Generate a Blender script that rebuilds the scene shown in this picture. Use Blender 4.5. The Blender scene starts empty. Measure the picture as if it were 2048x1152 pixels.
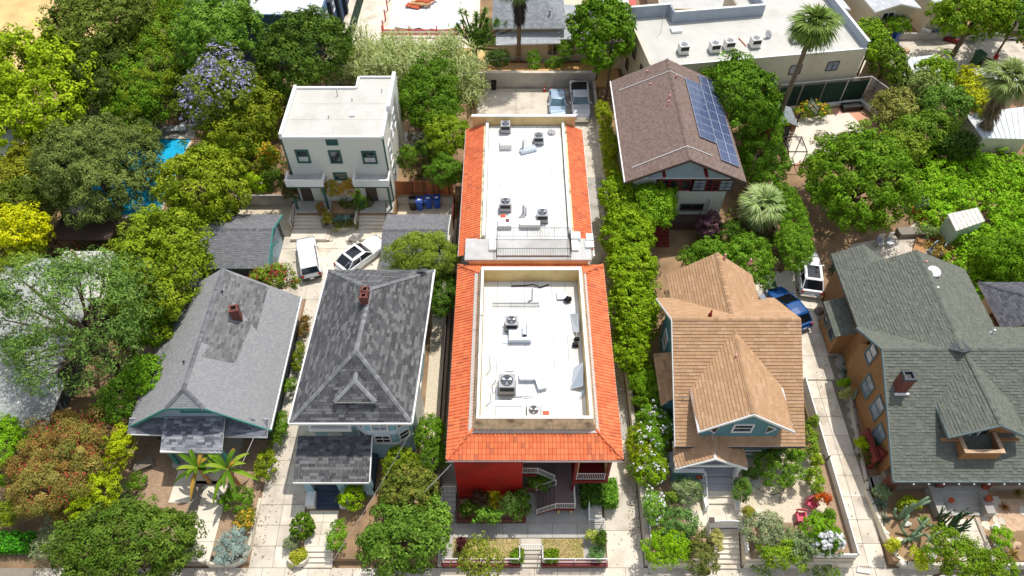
import bpy, math, random
import numpy as np
from mathutils import Vector, Matrix
R = math.radians
SC = bpy.context.scene
COL = SC.collection

# ------------------------------------------------------------------ camera, sky, sun, exposure
CAMH, FPX, HOR = 48.0, 1430.0, -1220.0
TH = math.atan((576 - HOR) / FPX)
cam_d = bpy.data.cameras.new('camera'); cam = bpy.data.objects.new('camera', cam_d); COL.objects.link(cam)
cam.location = (0, 0, CAMH); cam.rotation_euler = (math.pi / 2 - TH, 0, 0)
cam_d.sensor_width = 36; cam_d.lens = 36 * FPX / 2048; cam_d.clip_end = 3000; cam_d.clip_start = .5
SC.camera = cam
SUN_EL, SUN_AZ = 66.0, 31.0        # azimuth from +Y towards +X
w = bpy.data.worlds.new('World'); SC.world = w; w.use_nodes = True
nt = w.node_tree; bg = nt.nodes['Background']
sky = nt.nodes.new('ShaderNodeTexSky'); sky.sky_type = 'NISHITA'; sky.sun_disc = False
sky.sun_elevation = R(SUN_EL); sky.sun_rotation = R(SUN_AZ); sky.air_density = 1.0; sky.dust_density = 1.5; sky.ozone_density = 1.0
hs = nt.nodes.new('ShaderNodeHueSaturation'); hs.inputs['Saturation'].default_value = .5; nt.links.new(sky.outputs[0], hs.inputs['Color']); nt.links.new(hs.outputs[0], bg.inputs[0]); bg.inputs[1].default_value = 0.15
sl = bpy.data.lights.new('sun', 'SUN'); sl.energy = 3.05; sl.angle = R(.53); sl.color = (1, .96, .9)
so = bpy.data.objects.new('sun', sl); COL.objects.link(so)
sd = Vector((math.sin(R(SUN_AZ)) * math.cos(R(SUN_EL)), math.cos(R(SUN_AZ)) * math.cos(R(SUN_EL)), math.sin(R(SUN_EL))))
so.rotation_euler = sd.to_track_quat('Z', 'Y').to_euler(); so.location = sd * 120
vs = SC.view_settings; vs.view_transform = 'Standard'; vs.look = 'None'; vs.exposure = 0.24; vs.gamma = 1; vs.use_curve_mapping = False
SC.render.engine = 'CYCLES'
SC.cycles.max_bounces = 6; SC.cycles.transparent_max_bounces = 6

# ------------------------------------------------------------------ survey helper: a picture point at a known height gives a ground position
_s, _c = math.sin(TH), math.cos(TH)
def at(u, v, z=0.):
    x = (u - 1024) / FPX; y = (576 - v) / FPX
    t = (z - CAMH) / (-_s + y * _c)
    return Vector((x * t, (_c + y * _s) * t, z))
def mpp(u, v, z=0.):                      # metres per photo pixel there
    return (at(u + 1, v, z) - at(u, v, z)).x
def camdist(p): return (Vector(p) - Vector((0, 0, CAMH))).length

# ------------------------------------------------------------------ materials
def hx(s):
    s = s.lstrip('#'); o = []
    for i in (0, 2, 4):
        c = int(s[i:i + 2], 16) / 255; o.append(c / 12.92 if c <= .04045 else ((c + .055) / 1.055) ** 2.4)
    return tuple(o)
M = {}
def mat(name, col, rough=.7, var=.15, scale=3., bump=0., bscale=40., metal=0., spec=.4, stain=None, stain_amt=.0, stain_scale=.6, attr=False, trans=0., alpha=1.):
    m = bpy.data.materials.new(name); m.use_nodes = True; M[name] = m
    n = m.node_tree.nodes; l = m.node_tree.links; b = n['Principled BSDF']
    b.inputs['Roughness'].default_value = rough; b.inputs['Metallic'].default_value = metal
    b.inputs['Specular IOR Level'].default_value = spec
    tc = n.new('ShaderNodeTexCoord')
    def noise(sc, det=4):
        t = n.new('ShaderNodeTexNoise'); t.inputs['Scale'].default_value = sc; t.inputs['Detail'].default_value = det
        l.new(tc.outputs['Object'], t.inputs['Vector']); return t
    if attr:
        a = n.new('ShaderNodeAttribute'); a.attribute_name = 'Col'; src = a.outputs['Color']
    else:
        rgb = n.new('ShaderNodeRGB'); rgb.outputs[0].default_value = (*col, 1); src = rgb.outputs[0]
    if var:
        t = noise(scale); mr = n.new('ShaderNodeMapRange'); mr.inputs[1].default_value = .3; mr.inputs[2].default_value = .7
        mr.inputs[3].default_value = 1 - var; mr.inputs[4].default_value = 1 + var
        l.new(t.outputs[0], mr.inputs[0])
        mx = n.new('ShaderNodeMix'); mx.data_type = 'RGBA'; mx.blend_type = 'MULTIPLY'; mx.inputs[0].default_value = 1
        l.new(src, mx.inputs[6]); l.new(mr.outputs[0], mx.inputs[7]); src = mx.outputs[2]
    if stain:
        t = noise(stain_scale, 6); mr = n.new('ShaderNodeMapRange'); mr.inputs[1].default_value = .48; mr.inputs[2].default_value = .72
        mr.inputs[3].default_value = 0; mr.inputs[4].default_value = stain_amt; l.new(t.outputs[0], mr.inputs[0])
        mx = n.new('ShaderNodeMix'); mx.data_type = 'RGBA'; l.new(mr.outputs[0], mx.inputs[0]); l.new(src, mx.inputs[6])
        mx.inputs[7].default_value = (*stain, 1); src = mx.outputs[2]
    l.new(src, b.inputs['Base Color'])
    if bump:
        t = noise(bscale, 5); bp = n.new('ShaderNodeBump'); bp.inputs['Strength'].default_value = bump; bp.inputs['Distance'].default_value = .02
        l.new(t.outputs[0], bp.inputs['Height']); l.new(bp.outputs[0], b.inputs['Normal'])
    if trans:
        tr = n.new('ShaderNodeBsdfTranslucent'); l.new(src, tr.inputs[0]); ms = n.new('ShaderNodeMixShader'); ms.inputs[0].default_value = trans
        l.new(b.outputs[0], ms.inputs[1]); l.new(tr.outputs[0], ms.inputs[2]); l.new(ms.outputs[0], n['Material Output'].inputs[0])
    if alpha < 1: b.inputs['Alpha'].default_value = alpha
    return m
mat('leaf', (1, 1, 1), .55, 0, attr=True, trans=.14, spec=.1)
mat('shingle', (1, 1, 1), .9, .07, 14, attr=True, bump=.35, bscale=60, spec=.15)
mat('tile', (1, 1, 1), .6, .12, 2.5, attr=True, spec=.3, stain=hx('b05a40'), stain_amt=.35, stain_scale=.5)
mat('vcol', (1, 1, 1), .75, .15, 4, attr=True, bump=.2, bscale=30)
mat('bark', hx('6b5a48'), .9, .3, 6, bump=.6, bscale=20)
mat('palm_bark', hx('7a6858'), .9, .35, 8, bump=.8, bscale=14)
mat('earth', hx('9c7f60'), .95, .25, .8, bump=.5, bscale=6, stain=hx('6e5a42'), stain_amt=.6, stain_scale=.25)
mat('dry_grass', hx('d8b97e'), .95, .2, .5, bump=.5, bscale=5, stain=hx('b7935c'), stain_amt=.7, stain_scale=.12)
mat('orange_earth', hx('dcae72'), .95, .12, .6, bump=.4, bscale=5)
mat('concrete', hx('d3c9b8'), .85, .07, .9, bump=.15, bscale=25, stain=hx('98897a'), stain_amt=.7, stain_scale=.55)
mat('concrete_new', hx('e2d8c6'), .85, .06, .9, bump=.1, bscale=25, stain=hx('b0a088'), stain_amt=.7, stain_scale=.6)
mat('concrete_grey', hx('b7b3ab'), .85, .1, 1.2, bump=.15, bscale=25, stain=hx('7a746c'), stain_amt=.5, stain_scale=.4)
mat('joint', hx('8d8474'), .95, .1, 2)
mat('hedge_core', hx('2c4416'), .9, .3, 8)
mat('gravel', hx('d9cbb2'), .95, .22, 14, bump=.8, bscale=30)
mat('white_paint', hx('e9e9e6'), .5, .04, 2)
mat('white_roof', hx('e4e4e2'), .6, .04, 1.2, stain=hx('b4afa4'), stain_amt=.75, stain_scale=.4)
mat('cream_roof', hx('c6c4bb'), .7, .05, 1.2, stain=hx('b0aba0'), stain_amt=.5, stain_scale=.45)
mat('clear_board', hx('dfe6ea'), .1, 0, alpha=.3)
mat('membrane_seam', hx('8f8d88'), .7, .05, 2)
mat('grey_roofing', hx('c2c1bd'), .8, .08, 1.5, stain=hx('8f8b83'), stain_amt=.6, stain_scale=.4)
mat('cream_stucco', hx('d9bf86'), .85, .08, 2, stain=hx('b9985c'), stain_amt=.5, stain_scale=.7, bump=.1)
mat('dirty_stucco', hx('e6d6ac'), .9, .15, 4, stain=hx('6b6350'), stain_amt=.85, stain_scale=1.6)
mat('flashing', hx('b5b1aa'), .6, .1, 3)
mat('red_paint', hx('a8150c'), .65, .12, 1.2, stain=hx('5a0c08'), stain_amt=.7, stain_scale=.5)
mat('maroon_trim', hx('6e1512'), .6, .1, 2)
mat('recess_shade', hx('2a2523'), .9, .2, 2)  # flat dark colour standing in for shade inside openings
mat('brown_deck', hx('7d6c66'), .8, .1, 2)
mat('brick', hx('74453a'), .85, .25, 12, bump=.4, bscale=20)
mat('iron', hx('3a2a26'), .6, .2, 5)
mat('metal', hx('b4b6b8'), .35, .08, 5, metal=.7)
mat('sheet_metal', hx('c7cfd6'), .3, .05, 4, metal=.55)
mat('ac_grey', hx('a5a5a8'), .55, .05, 4)
mat('ac_white', hx('e0ddd6'), .55, .05, 4)
mat('black', hx('161616'), .5, .1, 5)
mat('rubber', hx('141414'), .85, .1, 5)
mat('black_bag', hx('0e0e10'), .3, .1, 5)
mat('glass', hx('20262c'), .08, .1, 1, spec=.8)
mat('pale_glass', hx('8f9aa4'), .15, .25, 1.2, spec=.8)
mat('curtain', hx('c9c9c4'), .6, .2, 6)
mat('solar', hx('465273'), .25, .12, 1.5, spec=.7)
mat('solar_line', hx('b9bfd0'), .4, 0)
mat('white_siding', hx('dddccf'), .6, .03, 2)
mat('green_trim', hx('2f5a55'), .6, .08, 3)
mat('teal_siding', hx('5a8a93'), .7, .06, 2)
mat('blue_siding', hx('9cc3cf'), .7, .05, 2)
mat('slate_siding', hx('4a5054'), .75, .08, 2)
mat('bungalow_gable', hx('9eb0ba'), .7, .08, 2)
mat('seafoam_trim', hx('3f8d83'), .6, .08, 3)
mat('sage_siding', hx('c6cabc'), .7, .05, 2)
mat('grey_trim', hx('6c7b7c'), .6, .06, 3)
mat('orange_siding', hx('9f7248'), .75, .1, 2)
mat('beige_stucco', hx('d3c9b1'), .85, .05, 1.5, stain=hx('b9ad94'), stain_amt=.5, stain_scale=.3)
mat('grey_parapet', hx('9aa3ae'), .8, .08, 1.5)
mat('taupe', hx('8d8072'), .85, .1, 2)
mat('red_trim', hx('8e2a2c'), .6, .1, 3)
mat('brown_trim', hx('55463f'), .7, .1, 3)
mat('maroon_step', hx('7a302a'), .7, .12, 3)
mat('navy_deck', hx('3d4a5e'), .6, .08, 2)
mat('grey_deck', hx('aeb1b5'), .6, .06, 2)
mat('redwood', (1, 1, 1), .75, .2, 5, attr=True)
mat('green_mesh', hx('1e3a2e'), .85, .15, 3)
mat('terracotta_pave', hx('d9a184'), .85, .1, 2)
mat('sport_court', hx('e3d7c6'), .85, .05, .8, stain=hx('cdbda5'), stain_amt=.4, stain_scale=.3)
mat('blue_bin', hx('1f4fae'), .45, .1, 4)
mat('green_bin', hx('33583a'), .5, .1, 4)
mat('car_white', hx('f2f2f2'), .15, 0, spec=.6)
mat('car_silver', hx('a4b8cc'), .25, 0, metal=.15, spec=.6)
mat('car_grey', hx('cfcfd3'), .3, 0, metal=.15, spec=.6)
mat('car_blue', hx('1a4f8c'), .2, 0, spec=.6)
mat('car_glass', hx('15191d'), .06, 0, spec=.9)
mat('car_screen', hx('4f6d7a'), .08, .3, 2, spec=.9)
mat('chrome', hx('d8d8d8'), .15, 0, metal=.9)
mat('red_lamp', hx('a01818'), .3, 0)
mat('orange_plastic', hx('e0491e'), .5, .05, 3)
mat('pool_water', hx('27b7e6'), .08, .1, 3, spec=.5)
mat('cactus', hx('7d9474'), .7, .15, 6)
mat('cactus_dark', hx('3d5a34'), .7, .2, 6)
mat('pot', hx('b4532f'), .75, .15, 4)
mat('pink_chair', hx('e0566e'), .6, .08, 3)
mat('rock', hx('e2dcd0'), .9, .15, 3, bump=.3, bscale=8)
mat('rock_tan', hx('c9a98a'), .9, .2, 3, bump=.3, bscale=8)
mat('wood_grey', hx('8d8478'), .85, .2, 6)
mat('wood_tan', hx('b98a5a'), .8, .2, 6)
mat('tarp', hx('e6e8ea'), .6, .05, 3)
mat('corrugated', hx('d5d9da'), .4, .06, 3)
mat('pink_flash', hx('d99a94'), .7, .1, 5)
mat('plastic_white', hx('f0f0ee'), .4, 0)
mat('lawn_dry', hx('b9a574'), .95, .15, 3, bump=.5, bscale=12, stain=hx('8a9a3c'), stain_amt=.8, stain_scale=.5)
mat('mulch', hx('a98e74'), .95, .3, 9, bump=.8, bscale=20, stain=hx('7f6a52'), stain_amt=.5, stain_scale=1.)
mat('navy', hx('2a3242'), .7, .1, 3)
mat('blue_wall', hx('5a7496'), .75, .08, 2)
mat('lime_stone', hx('d8cfbc'), .9, .12, 2)
mat('wire', hx('4a4a4a'), .6, 0)
mat('wire_pale', hx('c9c9c6'), .6, 0)
mat('teal_shed', hx('bcd0c4'), .7, .08, 3)
mat('label_white', hx('f4f4f4'), .6, 0)
mat('coral', hx('d8605a'), .7, .05, 2)
mat('brown_paint', hx('8a5a3a'), .75, .1, 3)

# ------------------------------------------------------------------ mesh building
def world_loc(o):
    p = Vector((0, 0, 0))
    while o: p += o.location; o = o.parent
    return p
def link(name, me, parent=None, m=None):
    o = bpy.data.objects.new(name, me); COL.objects.link(o)
    if parent: o.parent = parent
    if m is not None and me is not None: me.materials.append(M[m] if isinstance(m, str) else m)
    return o
def tag(o, label=None, cat=None, group=None, kind=None):
    if label: o['label'] = label
    if cat: o['category'] = cat
    if group: o['group'] = group
    if kind: o['kind'] = kind
    return o
def thing(name, label, cat, loc=(0, 0, 0), group=None, rz=0.):
    o = bpy.data.objects.new(name, None); o.empty_display_size = .2; COL.objects.link(o); o.location = loc; o.rotation_euler = (0, 0, rz)
    return tag(o, label, cat, group)
def copy_thing(src, loc, rz=0., label=None, group=None, scale=None):
    r = src.copy(); COL.objects.link(r); r.location = loc; r.rotation_euler = (0, 0, rz)
    if scale: r.scale = (scale,) * 3
    if label: r['label'] = label
    if group: r['group'] = group
    for ch in list(src.children):
        c = ch.copy(); COL.objects.link(c); c.parent = r
        for g in list(ch.children):
            d = g.copy(); COL.objects.link(d); d.parent = c
    return r
class MB:
    def __init__(s): s.v = []; s.f = []; s.c = []; s.col = None
    def add(s, vs, fs):
        n = len(s.v); s.v += [tuple(p) for p in vs]
        for f in fs: s.f.append([n + i for i in f]); s.c.append(s.col)
        return s
    def box(s, x0, x1, y0, y1, z0, z1):
        return s.add([(x0, y0, z0), (x1, y0, z0), (x1, y1, z0), (x0, y1, z0), (x0, y0, z1), (x1, y0, z1), (x1, y1, z1), (x0, y1, z1)],
                     [(3, 2, 1, 0), (4, 5, 6, 7), (0, 1, 5, 4), (1, 2, 6, 5), (2, 3, 7, 6), (3, 0, 4, 7)])
    def obox(s, c, size, rz=0., tilt=None):
        hx_, hy, hz = size[0] / 2, size[1] / 2, size[2] / 2
        mt = Matrix.Rotation(rz, 3, 'Z')
        if tilt: mt = mt @ Matrix.Rotation(tilt[0], 3, 'X') @ Matrix.Rotation(tilt[1], 3, 'Y')
        vs = [Vector(c) + mt @ Vector((a * hx_, b * hy, d * hz)) for d in (-1, 1) for a, b in ((-1, -1), (1, -1), (1, 1), (-1, 1))]
        return s.add(vs, [(3, 2, 1, 0), (4, 5, 6, 7), (0, 1, 5, 4), (1, 2, 6, 5), (2, 3, 7, 6), (3, 0, 4, 7)])
    def prism(s, poly, z0, z1, zt=None):
        n = len(poly)
        a = 0
        for i in range(n): a += poly[i][0] * poly[(i + 1) % n][1] - poly[(i + 1) % n][0] * poly[i][1]
        if a < 0: poly = poly[::-1]
        vs = [(p[0], p[1], z0) for p in poly] + [(p[0], p[1], z1) for p in poly]
        return s.add(vs, [tuple(range(n - 1, -1, -1)), tuple(range(n, 2 * n))] + [(i, (i + 1) % n, n + (i + 1) % n, n + i) for i in range(n)])
    def slab(s, pts, th, down=True):       # planar polygon, top face given, thickness straight down
        n = len(pts); pts = [Vector(p) for p in pts]
        nr = (pts[1] - pts[0]).cross(pts[2] - pts[0])
        if nr.z < 0: pts = pts[::-1]
        d = Vector((0, 0, th))
        return s.add(pts + [p - d for p in pts], [tuple(range(n)), tuple(range(2 * n - 1, n - 1, -1))] + [((i + 1) % n, i, n + i, n + (i + 1) % n) for i in range(n)])
    def face(s, pts): return s.add(pts, [tuple(range(len(pts)))])
    def tube(s, pts, r, n=6, cap=True, close=False):
        pts = [Vector(p) for p in pts]; m = len(pts)
        rs = r if isinstance(r, (list, tuple)) else [r] * m
        vs = []; fs = []
        for i, p in enumerate(pts):
            d = (pts[min(i + 1, m - 1)] - pts[max(i - 1, 0)]).normalized()
            a = d.cross(Vector((0, 0, 1)) if abs(d.z) < .95 else Vector((1, 0, 0))).normalized(); b = d.cross(a)
            for k in range(n):
                t = 2 * math.pi * k / n; vs.append(p + (a * math.cos(t) + b * math.sin(t)) * rs[i])
        for i in range(m - 1):
            for k in range(n): fs.append((i * n + k, i * n + (k + 1) % n, (i + 1) * n + (k + 1) % n, (i + 1) * n + k))
        if cap: fs += [tuple(range(n - 1, -1, -1)), tuple(range((m - 1) * n, m * n))]
        return s.add(vs, fs)
    def cyl(s, c, r, z0, z1, n=16, r2=None):
        r2 = r if r2 is None else r2
        vs = [(c[0] + r * math.cos(2 * math.pi * k / n), c[1] + r * math.sin(2 * math.pi * k / n), z0) for k in range(n)] + [(c[0] + r2 * math.cos(2 * math.pi * k / n), c[1] + r2 * math.sin(2 * math.pi * k / n), z1) for k in range(n)]
        return s.add(vs, [tuple(range(n - 1, -1, -1)), tuple(range(n, 2 * n))] + [(k, (k + 1) % n, n + (k + 1) % n, n + k) for k in range(n)])
    def lathe(s, prof, n=14, c=(0, 0, 0), axis='Z'):
        vs = []; fs = []; m = len(prof)
        for (r, z) in prof:
            for k in range(n):
                t = 2 * math.pi * k / n; a, b = r * math.cos(t), r * math.sin(t)
                vs.append((c[0] + a, c[1] + b, c[2] + z) if axis == 'Z' else (c[0] + a, c[1] + z, c[2] + b))
        for i in range(m - 1):
            for k in range(n): fs.append((i * n + k, i * n + (k + 1) % n, (i + 1) * n + (k + 1) % n, (i + 1) * n + k))
        return s.add(vs, fs)
    def ell(s, c, r, n=8, m=6, jit=0, rng=random):
        vs = []; fs = []
        for i in range(m + 1):
            ph = math.pi * i / m
            for k in range(n):
                t = 2 * math.pi * k / n; q = 1 + (rng.random() - .5) * jit
                vs.append((c[0] + r[0] * q * math.sin(ph) * math.cos(t), c[1] + r[1] * q * math.sin(ph) * math.sin(t), c[2] + r[2] * q * math.cos(ph)))
        for i in range(m):
            for k in range(n): fs.append((i * n + k, (i + 1) * n + k, (i + 1) * n + (k + 1) % n, i * n + (k + 1) % n))
        return s.add(vs, fs)
    def mesh(s, name, off=Vector((0, 0, 0)), smooth=False):
        me = bpy.data.meshes.new(name)
        me.from_pydata([(p[0] - off[0], p[1] - off[1], p[2] - off[2]) for p in s.v], [], s.f)
        if any(c is not None for c in s.c):
            a = me.attributes.new('Col', 'FLOAT_COLOR', 'FACE')
            a.data.foreach_set('color', np.array([(*(c or (1, 1, 1)), 1) for c in s.c], dtype=np.float32).ravel())
        if smooth: me.shade_smooth()
        return me
    def build(s, name, m, parent=None, label=None, cat=None, group=None, kind=None, smooth=False):
        off = world_loc(parent) if parent else Vector((0, 0, 0))
        if parent is None and cat:                       # a one-mesh thing: origin at its base
            xs = np.array(s.v); off = Vector(((xs[:, 0].min() + xs[:, 0].max()) / 2, (xs[:, 1].min() + xs[:, 1].max()) / 2, xs[:, 2].min()))
        o = link(name, s.mesh(name, off, smooth), parent, m)
        if parent is None and cat: o.location = off
        return tag(o, label, cat, group, kind)
def structure(name, mb, m, label=None): return mb.build(name, m, kind='structure', label=label)
def npmesh(name, V, nper, cols, parent=None, m='leaf', off=None):
    """V: (n, nper, 3) polygons of nper corners each; one colour per polygon"""
    n = len(V); off = world_loc(parent) if off is None and parent else (off or Vector((0, 0, 0)))
    me = bpy.data.meshes.new(name)
    me.vertices.add(n * nper); me.vertices.foreach_set('co', (V.reshape(-1, 3) - np.array(off)).astype(np.float32).ravel())
    me.loops.add(n * nper); me.loops.foreach_set('vertex_index', np.arange(n * nper, dtype=np.int32))
    me.polygons.add(n); me.polygons.foreach_set('loop_start', np.arange(0, n * nper, nper, dtype=np.int32))
    me.update(calc_edges=True)
    a = me.attributes.new('Col', 'FLOAT_COLOR', 'FACE'); c4 = np.ones((n, 4), np.float32); c4[:, :3] = cols
    a.data.foreach_set('color', c4.ravel())
    return link(name, me, parent, m)

# ------------------------------------------------------------------ foliage
def nrm(a): return a / np.maximum(np.linalg.norm(a, axis=-1, keepdims=True), 1e-6)
def leaf_cloud(lobes, pal, leaf=.24, asp=.5, dens=1., clump=.55, up=.28, thr=-.5, droop=0., seed=0, loose=.4, jit=.3, cover=1., stray=.13):
    rng = np.random.default_rng(abs(seed)); P = []; N = []; C = []
    L = np.array(lobes, float); pal = np.array(pal, float)
    for li, (x, y, z, rx, ry, rz) in enumerate(L):
        area = 4 * math.pi * (((rx * ry) ** 1.6 + (rx * rz) ** 1.6 + (ry * rz) ** 1.6) / 3) ** (1 / 1.6) * (1 - thr) / 2
        nc = max(4, int(cover * area / (clump * clump * 1.25)))
        d = nrm(rng.normal(size=(nc * 4, 3))); d = d[d[:, 2] > thr][:nc]; nc = len(d)
        cc = np.array([x, y, z]) + d * np.array([rx, ry, rz]) * np.where(rng.random((nc, 1)) < stray, rng.uniform(1.04, 1.26, (nc, 1)), rng.uniform(.66, 1.04, (nc, 1)))
        m = max(5, int(dens * 3.0 * clump * clump / (leaf * leaf * asp)))
        cs = clump * rng.uniform(.6, 1.3, (nc, 1, 1))
        d2 = rng.normal(size=(nc, m, 3)) + d[:, None] * .7 + np.array([0, 0, .35]); d2 = nrm(d2)
        p = cc[:, None] + d2 * cs * loose * 2 * rng.uniform(.55, 1.0, (nc, m, 1)) * np.array([1, 1, .85])
        n = d2 * .9 + nrm(d)[:, None] * .35 + np.array([0, 0, up]) + rng.normal(size=p.shape) * .4
        t = rng.random((nc, 1)) * (len(pal) - 1); i0 = np.minimum(t.astype(int), len(pal) - 2) if len(pal) > 1 else t.astype(int) * 0
        if len(pal) > 1: base = pal[i0[:, 0]] * (1 - (t - i0)) + pal[i0[:, 0] + 1] * (t - i0)
        else: base = np.repeat(pal, nc, 0)
        c = base[:, None] * rng.uniform(1 - jit, 1 + jit, (nc, m, 1))
        P.append(p.reshape(-1, 3)); N.append(n.reshape(-1, 3)); C.append(c.reshape(-1, 3))
    P = np.concatenate(P); N = nrm(np.concatenate(N)); C = np.concatenate(C)
    keep = P[:, 2] > .03
    for (x, y, z, rx, ry, rz) in L:
        q = (((P - [x, y, z]) / [rx, ry, rz]) ** 2).sum(1); keep &= ~((q < .33))
    P, N, C = P[keep], N[keep], C[keep]; n = len(P)
    t = nrm(np.cross(N, rng.normal(size=(n, 3)))) + np.array([0, 0, -droop]); t = nrm(t); b = nrm(np.cross(N, t))
    l = leaf * rng.uniform(.7, 1.3, (n, 1)) / 2; wd = l * asp
    V = np.stack([P - t * l, P + b * wd + N * l * .25, P + t * l, P - b * wd + N * l * .25], 1)
    return V, C
def blades(specs, seed=0, jit=.2):
    """specs: list of (base, dir, length, width, droop, colour) -> polygons (two quads per blade)"""
    rng = np.random.default_rng(seed)
    b0 = np.array([s[0] for s in specs], float); d = nrm(np.array([s[1] for s in specs], float)); L = np.array([s[2] for s in specs], float)[:, None]
    wd = np.array([s[3] for s in specs], float)[:, None]; dr = np.array([s[4] for s in specs], float)[:, None]; c = np.array([s[5] for s in specs], float)
    side = np.cross(d, np.array([0, 0, 1.])) + rng.normal(size=d.shape) * .15; side = nrm(side)
    dn = np.array([0, 0, -1.])
    p1 = b0 + d * L * .5 + dn * dr * L * .14; p2 = b0 + d * L * .95 + dn * dr * L * .55
    q1 = np.stack([b0 - side * wd * .35, b0 + side * wd * .35, p1 + side * wd * .5, p1 - side * wd * .5], 1)
    q2 = np.stack([p1 - side * wd * .5, p1 + side * wd * .5, p2 + side * wd * .08, p2 - side * wd * .08], 1)
    c = c * rng.uniform(1 - jit, 1 + jit, (len(c), 1))
    return np.concatenate([q1, q2]), np.concatenate([c, c])
def G(*h): return [hx(x) for x in h]
LEAFK = np.array([1.06, 1.13, .72])
PAL = dict(
    lime=G('84a016', '9ab420', 'b0c430', '74921a'), olive=G('5f7040', '78884e', '8a9a5c', '6a7a48'), ygreen=G('7c901e', '93a42a', '667c1c', 'a4b034'),
    mid=G('5a821e', '688e28', '4a701a', '7c9c38'), dark=G('4a6622', '3c561c', '587428', '668032'), deep=G('3c581a', '4a6a20', '567826'),
    yellow=G('c9c812', 'dcd61e', 'a8b41c', 'e4dc30'), grey=G('7d8a70', '909c80', 'a0ab94', '6c7a60'), blue=G('8fa49a', 'a4b6aa', '7a9088'),
    bright=G('8cb018', 'a0c020', '789c14', 'b0c830'), reed=G('a8b46c', 'bcc884', '8fa04e', 'c9d094', '9aa860'),
    gold=G('d99a2c', 'c9a83c', 'e0a840', 'b8983c'), purple=G('9c96bc', 'a6a0c4', '8e88ae'),
    red=G('a8303a', 'b84044', '8a3834'), plum=G('5a3a44', '6a4450', '8a6a74'), white=G('f2f2ea', 'e8e8e0'),
    maroonleaf=G('4a2428', '5a2c2c'), darkhedge=G('3f601c', '4c7022', '587a20'), orange=G('d0581c', 'b8481c', '8a6a2c'), dry=G('b89a5c', 'a88a4c', 'c8a868'))
def tone(c):                               # garden greens lean to olive
    r, g, b = c
    if g <= b * 1.3: return tuple(min(.75, q * 1.05) for q in c)
    if r < g: r, g = max(r, g * .5), g * .94
    return tuple(LEAFK * np.array((r, g, b)))
def foliage_obj(name, lobes, pal, parent=None, **kw):
    p = PAL[pal] if isinstance(pal, str) else pal
    p = [tone(c) for c in p]
    V, C = leaf_cloud(lobes, p, **kw); return npmesh(name, V, 4, C, parent)
def lobes_for(c, rx, ry, rz, n, seed, spread=.6, size=(.32, .54)):
    rng = random.Random(seed); out = [(c[0], c[1], c[2], rx * .78, ry * .78, rz * .8)]
    if n == 0: return [(c[0], c[1], c[2], rx, ry, rz)]
    n = int(n * 1.45) + 1
    for i in range(n):
        a = 2 * math.pi * (i * .618 + rng.random() * .1); e = rng.uniform(-.35, .95); k = rng.uniform(*size)
        ce = math.sqrt(max(.1, 1 - e * e))
        out.append((c[0] + math.cos(a) * ce * rx * spread, c[1] + math.sin(a) * ce * ry * spread, c[2] + e * rz * spread, rx * k, ry * k, rz * k))
    return out
NLEAF = [0]
def tree(name, label, cat, u, v, hw, hh, zc, pal, group=None, lobes=7, rz=None, base=0., trunk=True, flowers=None, seed=None, uv_base=None, limbs=True, ry=None, **kw):
    """crown centre seen at photo point (u,v) at height zc; hw / hh its half width / half height in photo pixels"""
    c = at(u, v, zc); s = mpp(u, v, zc); rx = hw * s
    d = Vector((0, 0, CAMH)) - c; el = math.atan2(d.z, math.hypot(d.x, d.y))
    hv = hh * camdist(c) / FPX
    if rz is None: rz = max(.4, min(rx * .95, hv, zc - base - .15))
    ry2 = (hv * hv - (rz * math.cos(el)) ** 2) / math.sin(el) ** 2
    ry = ry or math.sqrt(max(ry2, (.55 * rx) ** 2))
    seed = seed if seed is not None else int(u * 7 + v * 13)
    t = thing(name, label, cat, (c.x, c.y, base), group)
    lb = lobes_for(c, rx, ry, rz, lobes, seed)
    kw.setdefault('clump', max(.32, min(.8, rx * .24))); kw.setdefault('leaf', max(.13, min(.3, rx * .085)))
    cr = foliage_obj('crown', lb, pal, t, seed=seed, **kw); NLEAF[0] += len(cr.data.polygons)
    if flowers:
        fp, fs, fk, *fc = flowers
        fo = foliage_obj('blossoms', [(x, y, z + .1, a * 1.06, b * 1.06, q * 1.06) for x, y, z, a, b, q in lb], fp, t, seed=seed + 5, leaf=fs, asp=.9, dens=fk, clump=kw['clump'] * .8, thr=.0, cover=fc[0] if fc else .35)
        NLEAF[0] += len(fo.data.polygons)
    if trunk:
        rng = random.Random(seed); mb = MB(); r0 = max(.06, rx * .07)
        top = Vector((c.x, c.y, c.z)); b0 = Vector((c.x + rng.uniform(-.2, .2), c.y + rng.uniform(-.2, .2), base - .1))
        mb.tube([b0, b0.lerp(top, .5) + Vector((rng.uniform(-.2, .2), rng.uniform(-.2, .2), 0)), top], [r0, r0 * .75, r0 * .4], 7)
        if limbs:
            for (x, y, z, a, b, q) in lb[1:]:
                mid = b0.lerp(top, rng.uniform(.4, .7)); e = Vector((x, y, z)); mb.tube([mid, mid.lerp(e, .5) + Vector((0, 0, .15)), e + (e - top) * .35], [r0 * .45, r0 * .3, r0 * .12], 5)
        mb.build('trunk', 'bark', t)
    return t
def shrub(name, label, cat, u, v, hw, hh, pal, h=None, base=0., group=None, lobes=4, flowers=None, **kw):
    s = mpp(u, v, base + .4); r = hw * s; zc = base + (h if h else min(r * .8, hh * s))
    kw.setdefault('thr', -.15)
    return tree(name, label, cat, u, v, hw, hh, zc, pal, group, lobes=lobes, base=base, trunk=False, flowers=flowers, rz=max(.15, zc - base), **kw)
def plant_blades(name, label, cat, c, specs, group=None, part='leaves', seed=0):
    t = thing(name, label, cat, c, group)
    V, C = blades(specs, seed); npmesh(part, V, 4, C, t); return t
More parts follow.
